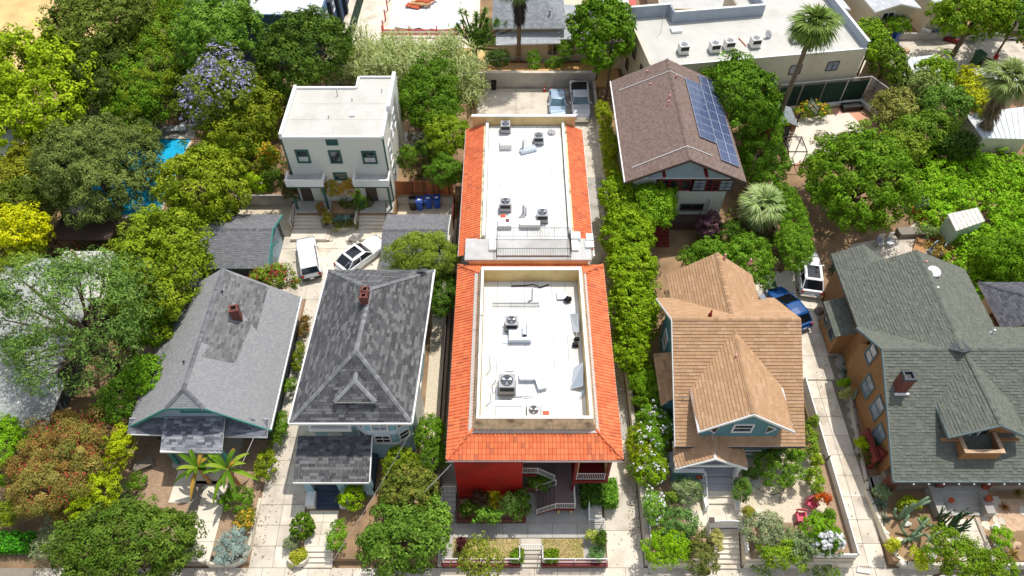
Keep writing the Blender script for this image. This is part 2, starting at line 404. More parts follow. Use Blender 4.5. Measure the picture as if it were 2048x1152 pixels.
def rosette(c, n, L, wd, pal, droop=.3, seed=0, emin=-.1, emax=1.):
    rng = random.Random(seed); out = []
    for i in range(n):
        a = rng.uniform(0, 2 * math.pi); e = rng.uniform(emin, emax) * math.pi / 2
        out.append((tuple(c), (math.cos(a) * math.cos(e), math.sin(a) * math.cos(e), math.sin(e)), L * rng.uniform(.75, 1.1), wd, droop, rng.choice(pal)))
    return out

# ------------------------------------------------------------------ roofs
def newell(P):
    n = Vector((0, 0, 0))
    for i in range(len(P)): n += P[i].cross(P[(i + 1) % len(P)])
    n.normalize(); return -n if n.z < 0 else n
def flat(poly):
    P = [Vector(p) for p in poly]; n = newell(P); c = sum(P, Vector((0, 0, 0))) / len(P)
    return [Vector((p.x, p.y, c.z - ((p.x - c.x) * n.x + (p.y - c.y) * n.y) / n.z)) for p in P]
def tabs(poly, tabw, expo, th, pal, seed=0, jit=.18, wj=.35, lift=0., tv=.75):
    """shingle tabs on a planar convex polygon; poly[0]-poly[1] lies along the eave. returns list of (8-vert boxes open at the back, colour)"""
    rng = random.Random(seed); P = [Vector(p) for p in poly]
    nr = newell(P); e0 = P[1] - P[0]; e = Vector((0, 0, 1)).cross(nr).normalized()
    if e.dot(e0) < 0: e = -e
    upv = nr.cross(e).normalized()
    if upv.z < 0: upv = -upv
    o = P[0]; Q = [((p - o).dot(e), (p - o).dot(upv)) for p in P]
    dmin = min(q[1] for q in Q); dmax = max(q[1] for q in Q)
    def span(d):
        xs = []
        for i in range(len(Q)):
            (x0, y0), (x1, y1) = Q[i], Q[(i + 1) % len(Q)]
            if (y0 - d) * (y1 - d) <= 0 and abs(y1 - y0) > 1e-6:
                t = (d - y0) / (y1 - y0); xs.append(x0 + t * (x1 - x0))
            elif abs(y1 - y0) <= 1e-6 and abs(y0 - d) < 1e-4: xs += [x0, x1]
        return (min(xs), max(xs)) if len(xs) > 1 else None
    out = []; d = dmin; row = 0
    while d < dmax - .02:
        d1 = min(d + expo, dmax - 1e-4); s0 = span(d + 1e-4); s1 = span(d1)
        if s0 and s1:
            lo, hi = min(s0[0], s1[0]), max(s0[1], s1[1])
            x = lo - rng.random() * tabw
            while x < hi:
                x1 = x + tabw * (1 + rng.uniform(-wj, wj))
                a0, b0, a1, b1 = max(x, s0[0]), min(x1, s0[1]), max(x, s1[0]), min(x1, s1[1])
                if b0 - a0 > .02 or b1 - a1 > .02:
                    if b0 < a0: a0 = b0 = (a0 + b0) / 2
                    if b1 < a1: a1 = b1 = (a1 + b1) / 2
                    g = .004 if b0 - a0 > .03 else 0; hh = th * rng.uniform(tv, 2 - tv) + lift; k = rng.uniform(1 - jit, 1 + jit)
                    c = rng.choice(pal); c = tuple(q * k for q in c)
                    f = lambda X, D, H: o + e * X + upv * D + nr * H
                    v = [f(a0 + g, d, .004), f(b0 - g, d, .004), f(b0 - g, d, hh), f(a0 + g, d, hh), f(a1 + g, d1, .006 + lift), f(b1 - g, d1, .006 + lift)]
                    out.append((v, c))
                x = x1
        d = d1 if d1 < dmax - .03 else dmax; row += 1
        if d1 >= dmax - 2e-4: break
    return out
TABF = [(0, 1, 2, 3), (3, 2, 5, 4), (0, 3, 4), (1, 5, 2)]
def shingle_roof(parent, polys, tabw, expo, th, pal, deck='slate_siding', deck_th=.16, caps=(), cap_pal=None, seed=1, nparts=0, jit=.18, wj=.35, name='roof', hold=None, tv=.75):
    dk = MB(); polys = [flat(p) for p in polys]
    for p in polys: dk.slab(p, deck_th)
    ro = hold or dk.build(name, deck, parent)
    if hold: dk.build('roof_deck', deck, hold)
    allt = []
    for i, p in enumerate(polys): allt += tabs(p, tabw, expo, th, pal, seed + i, jit, wj, 0., tv)
    if nparts:
        allt.sort(key=lambda t: camdist(t[0][0]) + (0 if (t[0][1] - t[0][0]).length > tabw * .6 else 50))
        for v, c in allt[:nparts]:
            m = MB(); m.col = c; m.add(v, TABF); m.build('shingle', 'shingle', ro)
        allt = allt[nparts:]
    m = MB()
    for v, c in allt: m.col = c; m.add(v, TABF)
    m.build('shingles', 'shingle', ro, kind='stuff')
    if caps:
        cp = MB(); rng = random.Random(seed)
        for a, b in caps:
            a, b = Vector(a), Vector(b); L = (b - a).length; n = max(1, int(L / max(expo * 1.3, .2))); d = (b - a).normalized()
            s = d.cross(Vector((0, 0, 1))).normalized()
            for k in range(n):
                p0 = a + d * L * k / n; p1 = a + d * L * (k + 1) / n; k_ = rng.uniform(.85, 1.15); cp.col = tuple(q * k_ for q in rng.choice(cap_pal or pal))
                h0, h1 = .05, .075; wv = .15
                if p0.z > p1.z + .01: h0, h1 = h1, h0
                dz = Vector((0, 0, -.085))
                for sg in (1, -1):
                    q = [p0 + Vector((0, 0, h0)), p1 + Vector((0, 0, h1)), p1 + s * sg * wv + Vector((0, 0, h1)) + dz, p0 + s * sg * wv + Vector((0, 0, h0)) + dz]
                    cp.add(q, [(0, 1, 2, 3)])
                cp.add([p1 + Vector((0, 0, h1)), p1 + s * wv + Vector((0, 0, h1)) + dz, p1 - s * wv + Vector((0, 0, h1)) + dz], [(0, 1, 2)])
                cp.add([p0 + Vector((0, 0, h0)), p0 + s * wv + Vector((0, 0, h0)) + dz, p0 - s * wv + Vector((0, 0, h0)) + dz], [(0, 1, 2)])
        cp.build('ridge_cap', 'shingle', ro, kind='stuff')
    return ro
# ------------------------------------------------------------------ windows, rails
def frame_axes(face):
    # returns (along, out)
    return {'S': (Vector((1, 0, 0)), Vector((0, -1, 0))), 'N': (Vector((-1, 0, 0)), Vector((0, 1, 0))), 'W': (Vector((0, -1, 0)), Vector((-1, 0, 0))), 'E': (Vector((0, 1, 0)), Vector((1, 0, 0)))}[face] if isinstance(face, str) else face
def abox(mb, o, a, n, x0, x1, z0, z1, d0, d1):
    z = Vector((0, 0, 1))
    p = [o + a * x + n * d + z * q for q in (z0, z1) for (x, d) in ((x0, d1), (x1, d1), (x1, d0), (x0, d0))]
    return mb.add(p, [(3, 2, 1, 0), (4, 5, 6, 7), (0, 1, 5, 4), (1, 2, 6, 5), (2, 3, 7, 6), (3, 0, 4, 7)])
def window(parent, face, c, w_, h_, frame='white_paint', pane='glass', mid=True, fw=.1, nx=1, nz=2, name='window', half=None):
    a, n = frame_axes(face); o = Vector(c); m = MB(); x, z = w_ / 2, h_ / 2
    abox(m, o, a, n, -x - fw, x + fw, z, z + fw, -.02, .07); abox(m, o, a, n, -x - fw, x + fw, -z - fw, -z, -.02, .09)
    abox(m, o, a, n, -x - fw, -x, -z, z, -.02, .07); abox(m, o, a, n, x, x + fw, -z, z, -.02, .07)
    if mid:
        for i in range(1, nx): xx = -x + w_ * i / nx; abox(m, o, a, n, xx - .025, xx + .025, -z, z, -.02, .05)
        for i in range(1, nz): zz = -z + h_ * i / nz; abox(m, o, a, n, -x, x, zz - .025, zz + .025, -.02, .055)
    f = m.build(name, frame, parent)
    p = MB(); abox(p, o, a, n, -x, x, -z, z, -.03, .015); p.build('pane', pane, f)
    if half: p = MB(); abox(p, o, a, n, -x, x, -z, -z * .1, .0, .022); p.build('blind', half, f)
    return f
def railing(parent, pts, h, m='white_paint', gap=.11, name='railing', post=True, r=.022, br=.012):
    rr = MB(); ba = MB()
    for i in range(len(pts) - 1):
        a, b = Vector(pts[i]), Vector(pts[i + 1]); L = (b - a).length; up = Vector((0, 0, h)); lo = Vector((0, 0, .1))
        rr.tube([a + up, b + up], r, 5); rr.tube([a + lo, b + lo], r * .8, 5)
        n = max(1, int(L / gap))
        for k in range(1, n): p = a.lerp(b, k / n); ba.tube([p + lo, p + up], br, 4, cap=False)
    if post:
        for p in pts: p = Vector(p); rr.tube([p, p + Vector((0, 0, h + .03))], r * 1.4, 5)
    o = rr.build(name, m, parent); ba.build('baluster', m, o, kind='stuff'); return o
def slabs(parent_struct, x0, x1, y0, y1, nx, ny, zf, m, name='paving_slab', gap=.025, th=.05, seed=0):
    """individual slabs lying on a structure; zf(x, y) gives their top"""
    rng = random.Random(seed)
    for i in range(nx):
        for j in range(ny):
            a, b = x0 + (x1 - x0) * i / nx + gap / 2, x0 + (x1 - x0) * (i + 1) / nx - gap / 2; c, d = y0 + (y1 - y0) * j / ny + gap / 2, y0 + (y1 - y0) * (j + 1) / ny - gap / 2
            q = rng.uniform(-.004, .004)
            t = [(a, c, zf(a, c) + q), (b, c, zf(b, c) + q), (b, d, zf(b, d) + q), (a, d, zf(a, d) + q)]
            MB().slab(t, th).build(name, m[rng.randrange(len(m))] if isinstance(m, (list, tuple)) else m, parent_struct)
# ------------------------------------------------------------------ the setting
ZS = -.6
def ramp(y): return ZS * min(1, max(0, (20.5 - y) / 5.5))
m = MB()
for (a, b) in ((-300, 14.95), (14.95, 20.5), (20.5, 420)):
    za, zb = ramp(a) - .09, ramp(b) - .09
    m.add([(-350, a, za), (350, a, za), (350, b, zb), (-350, b, zb)], [(0, 1, 2, 3)])
structure('ground', m, 'earth')
mat('asphalt', hx('5a5856'), .9, .12, 3, bump=.3, bscale=40)
structure('road', MB().add([(-300, 1, ZS - .14), (300, 1, ZS - .14), (300, 10.4, ZS - .14), (-300, 10.4, ZS - .14)], [(0, 1, 2, 3)]).box(-.1, .1, .9, 1., ZS - .3, ZS - .2), 'asphalt')
sw = structure('sidewalk', MB().box(-60, 60, 10.4, 15.0, ZS - .3, ZS - .05), 'joint')
slabs(sw, -31.5, 31.5, 12.0, 15.0, 42, 2, lambda x, y: ZS, ['concrete', 'concrete_new', 'concrete'], th=.045)
# apartment driveway, one column of long pours
dr = structure('driveway', MB().add([(6.35, 15, ZS - .05), (8.75, 15, ZS - .05), (8.75, 20.5, -.05), (6.35, 20.5, -.05)], [(0, 1, 2, 3)]).add([(6.35, 20.5, -.05), (8.75, 20.5, -.05), (8.75, 66.3, -.05), (6.35, 66.3, -.05)], [(0, 1, 2, 3)]), 'joint')
ys = [15, 17.4, 20.5, 24, 28, 32, 36, 40, 44, 48, 52]
for i in range(len(ys) - 1): slabs(dr, 6.35, 8.75, ys[i], ys[i + 1], 1, 1, lambda x, y: ramp(y), ['concrete_new', 'concrete'][i % 2] if i < 3 else 'concrete_grey', gap=.03, seed=i)
pk = structure('parking_lot', MB().box(-3.8, 8.9, 51.9, 66.45, -.25, -.05), 'joint')
slabs(pk, -3.8, 8.9, 52, 66.4, 3, 3, lambda x, y: 0, 'concrete', gap=.05)
# driveway between grey and blue house, and the court behind it
dl = structure('driveway', MB().add([(-17.45, 15, ZS - .05), (-14.3, 15, ZS - .05), (-14.3, 20.5, -.05), (-17.45, 20.5, -.05)], [(0, 1, 2, 3)]).add([(-17.45, 20.5, -.05), (-14.3, 20.5, -.05), (-14.3, 37, -.05), (-17.45, 37, -.05)], [(0, 1, 2, 3)]), 'joint')
slabs(dl, -17.45, -14.3, 15, 20.5, 2, 4, lambda x, y: ramp(y), ['concrete_new', 'concrete'], gap=.03)
slabs(dl, -17.45, -14.3, 20.5, 37, 2, 9, lambda x, y: ramp(y), ['concrete_new', 'concrete_new', 'concrete'], gap=.03, seed=3)
ct = structure('courtyard', MB().box(-20.72, -5.2, 36.9, 45.7, -.25, -.05), 'joint')
slabs(ct, -20.7, -5.3, 37, 45.6, 5, 3, lambda x, y: 0, ['concrete_new', 'concrete_new', 'concrete'], gap=.03, seed=5)
# driveway between teal and grey-green house
d3 = structure('driveway', MB().add([(22.45, 15, ZS - .05), (24.9, 15, ZS - .05), (24.9, 20.5, -.05), (22.45, 20.5, -.05)], [(0, 1, 2, 3)]).add([(22.45, 20.5, -.05), (24.9, 20.5, -.05), (26.2, 29, -.05), (26.3, 40.2, -.05), (20.6, 40.2, -.05), (20.6, 33, -.05), (22.3, 29, -.05)], [tuple(range(7))]), 'joint')
slabs(d3, 22.45, 24.85, 15, 29, 2, 9, lambda x, y: ramp(y), ['concrete_new', 'concrete', 'concrete_new'], gap=.03, seed=8)
slabs(d3, 20.7, 26.2, 29.1, 40.1, 3, 5, lambda x, y: 0, ['concrete_new', 'concrete'], gap=.03, seed=9)
# irregular flagstones along the upper right drive edge
rng = random.Random(4)
fl = structure('flagstone_path', MB().add([(24.8, 21, .0), (25.4, 21, .0), (26.5, 29, .0), (26.3, 32.4, .0), (25.2, 32.4, .0), (25.1, 27, .0)], [tuple(range(6))]), 'joint')
for k in range(46):
    y = 21.2 + 11 * k / 46 + rng.uniform(-.1, .1); xa = 24.95 + max(0, (y - 21)) * .06
    x = xa + rng.uniform(0, 1) * (.5 + (y > 26) * .5) + .1; r = rng.uniform(.22, .36)
    MB().prism([(x + r * rng.uniform(.75, 1.1) * math.cos(t), y + r * rng.uniform(.75, 1.1) * math.sin(t)) for t in [i * math.pi / 3 + rng.uniform(-.2, .2) for i in range(6)]], .0, .025 + rng.uniform(0, .012)).build('flagstone', 'concrete_grey', fl)
# raised front yards (each one bed of ground)
structure('yard', MB().box(-30, -17.6, 15.6, 45.4, -1, -.02), 'mulch')
structure('yard', MB().prism([(-14.15, 15.4), (-13.85, 15.4), (-13.85, 16.26), (-11.85, 16.26), (-11.85, 15.4), (-4.95, 15.4), (-4.95, 37), (-14.15, 37)], -1, -.03), 'earth')
structure('yard', MB().prism([(-4.9, 15.05), (.54, 15.05), (.54, 15.96), (1.96, 15.96), (1.96, 15.05), (6.2, 15.05), (6.2, 52), (-4.9, 52)], -1, -.04), 'concrete_grey')
structure('yard', MB().box(9.05, 13.15, 15.15, 22.6, -1, .66).box(15.2, 22.35, 15.15, 22.6, -1, .66).box(13.15, 15.2, 17.25, 22.6, -1, .66), 'gravel')
structure('yard', MB().prism([(24.95, 15.2), (29.38, 15.2), (29.38, 16.9), (31.42, 16.9), (31.42, 15.2), (60, 15.2), (60, 29), (26.3, 29), (25.3, 22)], -1, .2), 'earth')
bd_ = 'planting_bed'
structure(bd_, MB().prism([(9.1, 15.2), (12.9, 15.2), (12.9, 16.6), (11.6, 18.2), (11.9, 20.3), (9.1, 21.5)], .6, .675), 'mulch')
structure(bd_, MB().prism([(15.5, 15.2), (22.3, 15.2), (22.3, 22.5), (21.7, 22.5), (21.4, 18.4), (19.5, 17.6), (15.7, 17.5)], .6, .675), 'mulch')
gpth = structure('walkway', MB().box(11.9, 15.7, 17.3, 18.4, .6, .67), 'joint'); slabs(gpth, 11.9, 15.7, 17.3, 18.4, 3, 1, lambda x, y: .7, 'concrete_new')
structure('terrace', MB().prism([(-32, 46), (-25.6, 46), (-25.6, 48.3), (-19.7, 48.3), (-19.7, 46), (-10.75, 46), (-10.75, 48.4), (-4.7, 48.4), (-4.7, 62), (-32, 62)], -1, 1.2), 'earth')
structure('lawn', MB().box(-3.95, .5, 15.3, 16.72, -.3, .0), 'lawn_dry')
structure('lawn', MB().box(2.0, 4.75, 15.3, 16.72, -.3, .0), 'lawn_dry')
wk = structure('walkway', MB().box(-4.0, 6.1, 16.75, 17.75, -.3, -.005), 'joint')
slabs(wk, -4.0, 6.1, 16.76, 17.75, 6, 1, lambda x, y: .04, 'concrete_grey', seed=2)
wk2 = structure('walkway', MB().box(.56, 1.94, 15.9, 16.73, -.3, -.005), 'joint')
slabs(wk2, .56, 1.94, 15.9, 16.73, 1, 1, lambda x, y: .04, 'concrete', seed=2)
structure('dry_field', MB().box(-95, -50, 66, 130, -.3, .05), 'dry_grass')
structure('dirt_lot', MB().box(-5, 12, 66.7, 71.0, -.3, .1), 'orange_earth')
structure('dirt_lot', MB().box(-18.5, -1, 69.5, 74.2, -.3, .06), 'dry_grass')
structure('pavement', MB().box(-20.5, -4, 74, 92, -.3, .1), 'concrete_new')
structure('pavement', MB().box(38, 60, 66, 76.5, -.3, .05), 'concrete')

# ------------------------------------------------------------------ orange tile apartment building
TILE = G('e07a4c', 'db7548', 'e38152', 'd77047', 'de7c50', 'c06a48')
def tile_mesh(col):
    prof = [(0, 0), (.035, .045), (.08, .062), (.125, .045), (.16, 0), (.245, .004)]
    vs = []
    for d, h in ((0, .03), (.46, 0)):
        for x, z in prof: vs.append((x - .12, d, z + h))
    vs += [(prof[0][0] - .12, 0, -.01), (prof[-1][0] - .12, 0, -.01)]
    n = len(prof)
    fs = [(i, i + 1, n + i + 1, n + i) for i in range(n - 1)] + [(0, 2 * n, 2 * n + 1, 5, 4, 3, 2, 1)]
    m = MB(); m.col = col; m.add(vs, fs); me = m.mesh('roof_tile'); me.materials.append(M['tile']); return me
TILES = [tile_mesh(c) for c in TILE]
def tile_roof(parent, planes, hips, n_single=300, seed=0):
    dk = MB()
    for p in planes: dk.slab(p, .14)
    ro = dk.build('roof', 'brick', parent); rng = random.Random(seed); allT = []
    for p in planes:
        P = [Vector(q) for q in p]; e = P[1] - P[0]; e.z = 0; e.normalize(); nr = (P[1] - P[0]).cross(P[2] - P[0]).normalized()
        if nr.z < 0: nr = -nr
        up = nr.cross(e).normalized(); 
        if up.z < 0: up = -up
        o = P[0]; Q = [((q - o).dot(e), (q - o).dot(up)) for q in P]
        def inside(x, y, s=.02):
            sg = 0
            for i in range(len(Q)):
                (x0, y0), (x1, y1) = Q[i], Q[(i + 1) % len(Q)]
                cr = ((x1 - x0) * (y - y0) - (y1 - y0) * (x - x0)) / max(1e-6, math.hypot(x1 - x0, y1 - y0))
                if sg == 0 and abs(cr) > 1e-6: sg = 1 if sum(Q[k][0] * Q[(k + 1) % len(Q)][1] - Q[(k + 1) % len(Q)][0] * Q[k][1] for k in range(len(Q))) > 0 else -1
                if cr * sg < s: return False
            return True
        xm = max(q[0] for q in Q); ym = max(q[1] for q in Q); nc = int(round((xm - min(q[0] for q in Q)) / .245)); x0 = min(q[0] for q in Q)
        rot = Matrix((e, up, nr)).transposed().to_4x4()
        nrow = max(1, int(round(ym / .4)))
        for r in range(nrow):
            for k in range(nc):
                x = x0 + .1225 + k * .245; y = r * ym / nrow
                if inside(x, y + .16, -.05):
                    q = o + e * x + up * (y - .03 + rng.uniform(-.008, .008)) + nr * .01
                    allT.append((camdist(q) + (0 if abs(e.x) > .9 and nr.y < 0 else 60), Matrix.Translation(q) @ rot, rng.randrange(5) if rng.random() > .05 else 5))
    allT.sort(key=lambda t: t[0]); base = world_loc(ro)
    for _, mt, k in allT[:n_single]:
        t = bpy.data.objects.new('roof_tile', TILES[k]); COL.objects.link(t); t.parent = ro; t.matrix_local = Matrix.Translation(-base) @ mt
    jm = MB()
    for _, mt, k in allT[n_single:]:
        jm.col = TILE[k]; me = TILES[k]; jm.add([mt @ v.co for v in me.vertices], [tuple(p.vertices) for p in me.polygons])
    if jm.v: jm.build('roof_tiles', 'tile', ro, kind='stuff')
    hm = MB(); 
    for a, b in hips:
        a, b = Vector(a), Vector(b); L = (b - a).length; n = int(L / .36)
        for i in range(n):
            hm.col = rng.choice(TILE); p, q = a.lerp(b, i / n), a.lerp(b, (i + 1.12) / n)
            hm.tube([p + Vector((0, 0, .09)), q + Vector((0, 0, .06))], [.105, .085], 8)
    hm.build('hip_tiles', 'tile', ro, kind='stuff')
    return ro
apt = thing('apartment_building', 'two storey apartment block with orange tiled skirt roof and red front wall', 'apartment building', (1.4, 27, 0))
ZE, ZM, ZF, ZP = 6.3, 6.95, 6.8, 8.1
wb = MB(); wb.box(-3.62, .62, 19.42, 34.85, .1, 6.22); wb.box(.62, 6.3, 22.6, 34.85, .1, 6.2)
wb.build('wall', 'cream_stucco', apt)
rp = MB(); rng = random.Random(2)
x = -3.66
while x < .66:
    x1 = min(x + .2, .68); rp.box(x + .006, x1 - .006, 19.36, 19.43, .75, 6.16); x = x1
rp.box(-3.66, .68, 19.375, 19.41, .75, 6.16)
rp.build('red_board_wall', 'red_paint', apt, label='red vertical board front wall')
MB().box(-3.7, .7, 19.3, 19.46, .45, .74).build('foundation_course', 'maroon_trim', apt)
fx0, fx1, fy0, fy1 = -4.1, 6.94, 19.45, 35.4
ix0, ix1, iy0, iy1 = -2.5, 5.32, 21.18, 34.1
E_ = lambda x, y: (x, y, ZE); I_ = lambda x, y: (x, y, ZM)
tile_roof(apt, [[E_(fx0, fy0), E_(fx1, fy0), I_(ix1, iy0), I_(ix0, iy0)], [E_(fx1, fy0), E_(fx1, fy1), I_(ix1, iy1), I_(ix1, iy0)],
                [E_(fx1, fy1), E_(fx0, fy1), I_(ix0, iy1), I_(ix1, iy1)], [E_(fx0, fy1), E_(fx0, fy0), I_(ix0, iy0), I_(ix0, iy1)]],
          [(E_(fx0, fy0), I_(ix0, iy0)), (E_(fx1, fy0), I_(ix1, iy0)), (E_(fx1, fy1), I_(ix1, iy1)), (E_(fx0, fy1), I_(ix0, iy1))], 300, 1)
for a, b in (((fx0, fy0), (fx1, fy0)), ((fx1, fy0), (fx1, fy1)), ((fx0, fy1), (fx0, fy0))):
    gt = MB().obox(((a[0] + b[0]) / 2, (a[1] + b[1]) / 2, ZE - .12), (abs(a[0] - b[0]) + .14, abs(a[1] - b[1]) + .14, .13)); gt.build('gutter', 'white_paint', apt)
MB().box(fx0 + .1, fx1 - .1, fy0 + .1, fy1 - .1, ZE - .17, ZE - .145).build('soffit', 'maroon_trim', apt)
def ring_parapet(parent, o, t, i, zb, zt, zf, mo, mi):
    """battered parapet: o outer base rect, t outer top rect, i inner rect"""
    def c(r, z): return [(r[0], r[2], z), (r[1], r[2], z), (r[1], r[3], z), (r[0], r[3], z)]
    A, B, C_, D = c(o, zb), c(t, zt), c(i, zt), c(i, zf)
    a = MB(); b = MB(); d = MB()
    for k in range(4):
        n = (k + 1) % 4
        a.face([A[k], A[n], B[n], B[k]]); b.face([C_[k], D[k], D[n], C_[n]])
        cc = lambda p, q, h: (p[0] * (1 - h) + q[0] * h, p[1] * (1 - h) + q[1] * h, zt + .0)
        u = Vector((0, 0, .05)); P = [Vector(B[k]), Vector(B[n]), Vector(C_[n]), Vector(C_[k])]
        d.add([p + u for p in P] + P, [(0, 1, 2, 3), (0, 4, 5, 1), (2, 6, 7, 3)])
    p = a.build('parapet', mo, parent); b.build('parapet_inner_face', mi, p); d.build('coping', 'white_paint', p); return p
ring_parapet(apt, (ix0, ix1, iy0, iy1), (-2.22, 5.06, 21.36, 33.72), (-2.05, 4.86, 21.55, 33.42), ZM - .02, ZP, ZF, 'dirty_stucco', 'cream_stucco')
fl_ = MB()
fl_.box(ix0 - .25, ix1 + .25, iy0 - .22, iy0 - .02, ZM - .06, ZM + .05); fl_.box(ix0 - .27, ix0 - .02, iy0 - .02, iy1, ZM - .08, ZM + .04); fl_.box(ix1 + .02, ix1 + .2, iy0 - .02, iy1, ZM - .08, ZM + .04)
fl_.build('gutter_flashing', 'flashing', apt)
def membrane(parent, x0, x1, y0, y1, z, n, seed):
    rng = random.Random(seed); r = MB().box(x0 - .06, x1 + .06, y0 - .06, y1 + .06, z - .12, z - .012).build('flat_roof', 'membrane_seam', parent)
    for i in range(n):
        a, b = x0 + (x1 - x0) * i / n, x0 + (x1 - x0) * (i + 1) / n
        y = y0
        while y < y1 - .05:
            y2 = min(y1, y + rng.uniform(2.6, 4.6)); 
            if y1 - y2 < .8: y2 = y1
            MB().box(a + .014, b - .014, y + .014, y2 - .014, z - .03, z + rng.uniform(0, .006)).build('roof_sheet', 'white_roof', r); y = y2
    return r
membrane(apt, -2.05, 4.86, 21.55, 33.42, ZF, 7, 3)
# open stair front on the right
beam = MB(); beam.box(.66, 6.34, 19.5, 19.72, 5.78, 6.2); beam.box(.66, 6.34, 19.72, 22.6, 6.02, 6.12); beam.build('beam', 'maroon_trim', apt)
MB().box(.66, 6.3, 22.52, 22.6, .1, 6.0).build('recess_wall', 'recess_shade', apt)  # wall face coloured dark to put in the stair recess's shade
for x in (4.02, 6.14): MB().box(x, x + .2, 19.52, 19.74, .9 if x < 5 else 2.7, 5.78).build('post', 'maroon_trim', apt)
MB().box(4.24, 4.34, 19.76, 21.8, 3.0, 6.0).box(6.2, 6.29, 19.76, 22.5, 3.0, 6.0).build('side_screen', 'cream_stucco', apt)
bl = MB().box(4.0, 6.36, 19.5, 22.5, 2.62, 2.98).build('balcony', 'maroon_trim', apt)
railing(apt, [(4.25, 19.6, 2.98), (6.1, 19.6, 2.98)], .95)
dkm = MB().box(2.9, 4.2, 18.35, 22.5, 1.12, 1.28).build('stair_deck', 'brown_deck', apt)
MB().box(2.86, 4.22, 18.25, 18.34, 1.0, 1.3).build('deck_fascia', 'maroon_trim', apt)
for x in (3.1, 3.95): MB().box(x, x + .16, 18.42, 18.58, 0, 1.12).build('deck_post', 'cream_stucco', apt)
for i in range(5):
    x = 2.88 - i * .24; z = 1.28 - (i + 1) * .2; MB().box(x - .24, x, 18.4, 19.9, z - .05, z).build('step', 'brown_deck', apt)
MB().add([(1.66, 18.3, .06), (2.9, 18.3, 1.0), (2.9, 18.3, 1.3), (1.66, 18.3, .32), (1.66, 18.38, .06), (2.9, 18.38, 1.0), (2.9, 18.38, 1.3), (1.66, 18.38, .32)], [(0, 1, 2, 3), (7, 6, 5, 4), (0, 4, 5, 1), (3, 2, 6, 7), (0, 3, 7, 4)]).build('stringer', 'maroon_trim', apt)
railing(apt, [(1.68, 18.3, .25), (2.9, 18.3, 1.28), (4.2, 18.3, 1.28), (4.2, 19.5, 1.28)], .85)
railing(apt, [(1.68, 19.95, .25), (3.0, 19.95, 1.28)], .85, gap=2)
for i in range(6):
    x = 2.86 - i * .2; z = 1.3 + (i + 1) * .2; MB().box(x - .2, x, 20.3, 21.9, z - .06, z).build('step', 'brown_deck', apt)
MB().box(.66, 1.66, 20.2, 22.5, 2.4, 2.55).build('stair_deck', 'brown_deck', apt)
railing(apt, [(.7, 20.22, 2.55), (1.7, 20.22, 2.55), (2.9, 20.22, 1.4)], .85)
MB().box(.66, 1.68, 20.12, 20.2, 2.3, 2.56).build('deck_fascia', 'maroon_trim', apt)
MB().box(.7, 2.0, 19.95, 20.1, 0, .75).build('planter_wall', 'brick', apt)
# rear block
ap2 = thing('apartment_building', 'rear apartment block with orange tiled side roofs and a yellow end parapet', 'apartment building', (1.2, 45, 0))
MB().box(-3.6, 6.0, 37.7, 51.4, .0, 6.22).box(-3.3, 5.8, 35.45, 37.7, 0, 6.7).build('wall', 'cream_stucco', ap2)
fy0, fy1 = 36.4, 51.5; fx1 = 6.3
tile_roof(ap2, [[E_(fx1, 37.0), E_(fx1, fy1), I_(4.85, fy1), I_(4.85, 38.2)], [E_(fx0, fy1), E_(fx0, fy0), (-3.65, fy0, ZE + .65 * .45 / 1.6), I_(-2.5, 37.9), I_(-2.5, fy1)]], [], 300, 5)
for x in (fx1 - .02, fx0 - .1): MB().box(x, x + .12, fy0, fy1, ZE - .18, ZE - .04).build('gutter', 'white_paint', ap2)
MB().box(-3.55, 5.65, 51.5, 51.72, 6.0, 7.75).build('end_parapet', 'cream_stucco', ap2)
MB().box(-3.6, 5.7, 51.48, 51.76, 7.75, 7.82).build('coping', 'white_paint', ap2)
pw = MB()
pw.box(-2.3, -2.1, 37.7, 51.5, 6.7, 7.2); pw.box(4.45, 4.62, 37.7, 51.5, 6.7, 7.2); pw.box(4.62, 4.84, 37.7, 51.5, 6.6, 6.98); pw.box(-2.5, -2.3, 37.7, 51.5, 6.6, 6.98)
pw.build('side_parapet', 'dirty_stucco', ap2, label='low weathered side parapets')
MB().box(-2.32, -2.08, 37.7, 51.5, 7.2, 7.25).box(4.43, 4.64, 37.7, 51.5, 7.2, 7.25).build('coping', 'white_paint', ap2)
membrane(ap2, -2.05, 4.4, 37.7, 51.44, ZF, 6, 8)
lk = MB().box(-3.6, 6.05, 35.45, 37.62, 6.72, 6.92).build('stair_roof', 'grey_roofing', ap2)
MB().box(-1.15, 4.35, 35.75, 37.4, 6.92, 7.1).build('roof_hatch_platform', 'grey_roofing', ap2)
railing(ap2, [(-1.15, 35.6, 7.0), (4.45, 35.6, 7.0), (4.45, 37.7, 7.0), (-1.15, 37.7, 7.0), (-1.15, 35.6, 7.0)], 1.05, m='iron', gap=.13, r=.022, br=.01)
for i, (x0, x1, y0, y1, z) in enumerate(((-1.75, -1.2, 36.3, 37.3, 7.15), (4.5, 5.1, 36.3, 37.3, 7.12), (4.45, 5.3, 37.4, 38.1, 7.2), (5.65, 6.3, 36.6, 37.2, 7.1), (5.75, 6.3, 37.3, 38.0, 7.1))):
    MB().box(x0, x1, y0, y1, 6.92, z).build('skylight_curb', 'white_paint', ap2)
for (x0, x1, z1, nm) in ((-3.3, -1.2, 3.2, 'a'),):
    pass
for y in (24, 28, 32, 40, 44, 48):
    window(apt if y < 35 else ap2, 'E', (6.3 if y < 35 else 6.0, y, 4.6), 1.2, 1.2); window(apt if y < 35 else ap2, 'W', (-3.62, y, 4.6), 1.2, 1.2)

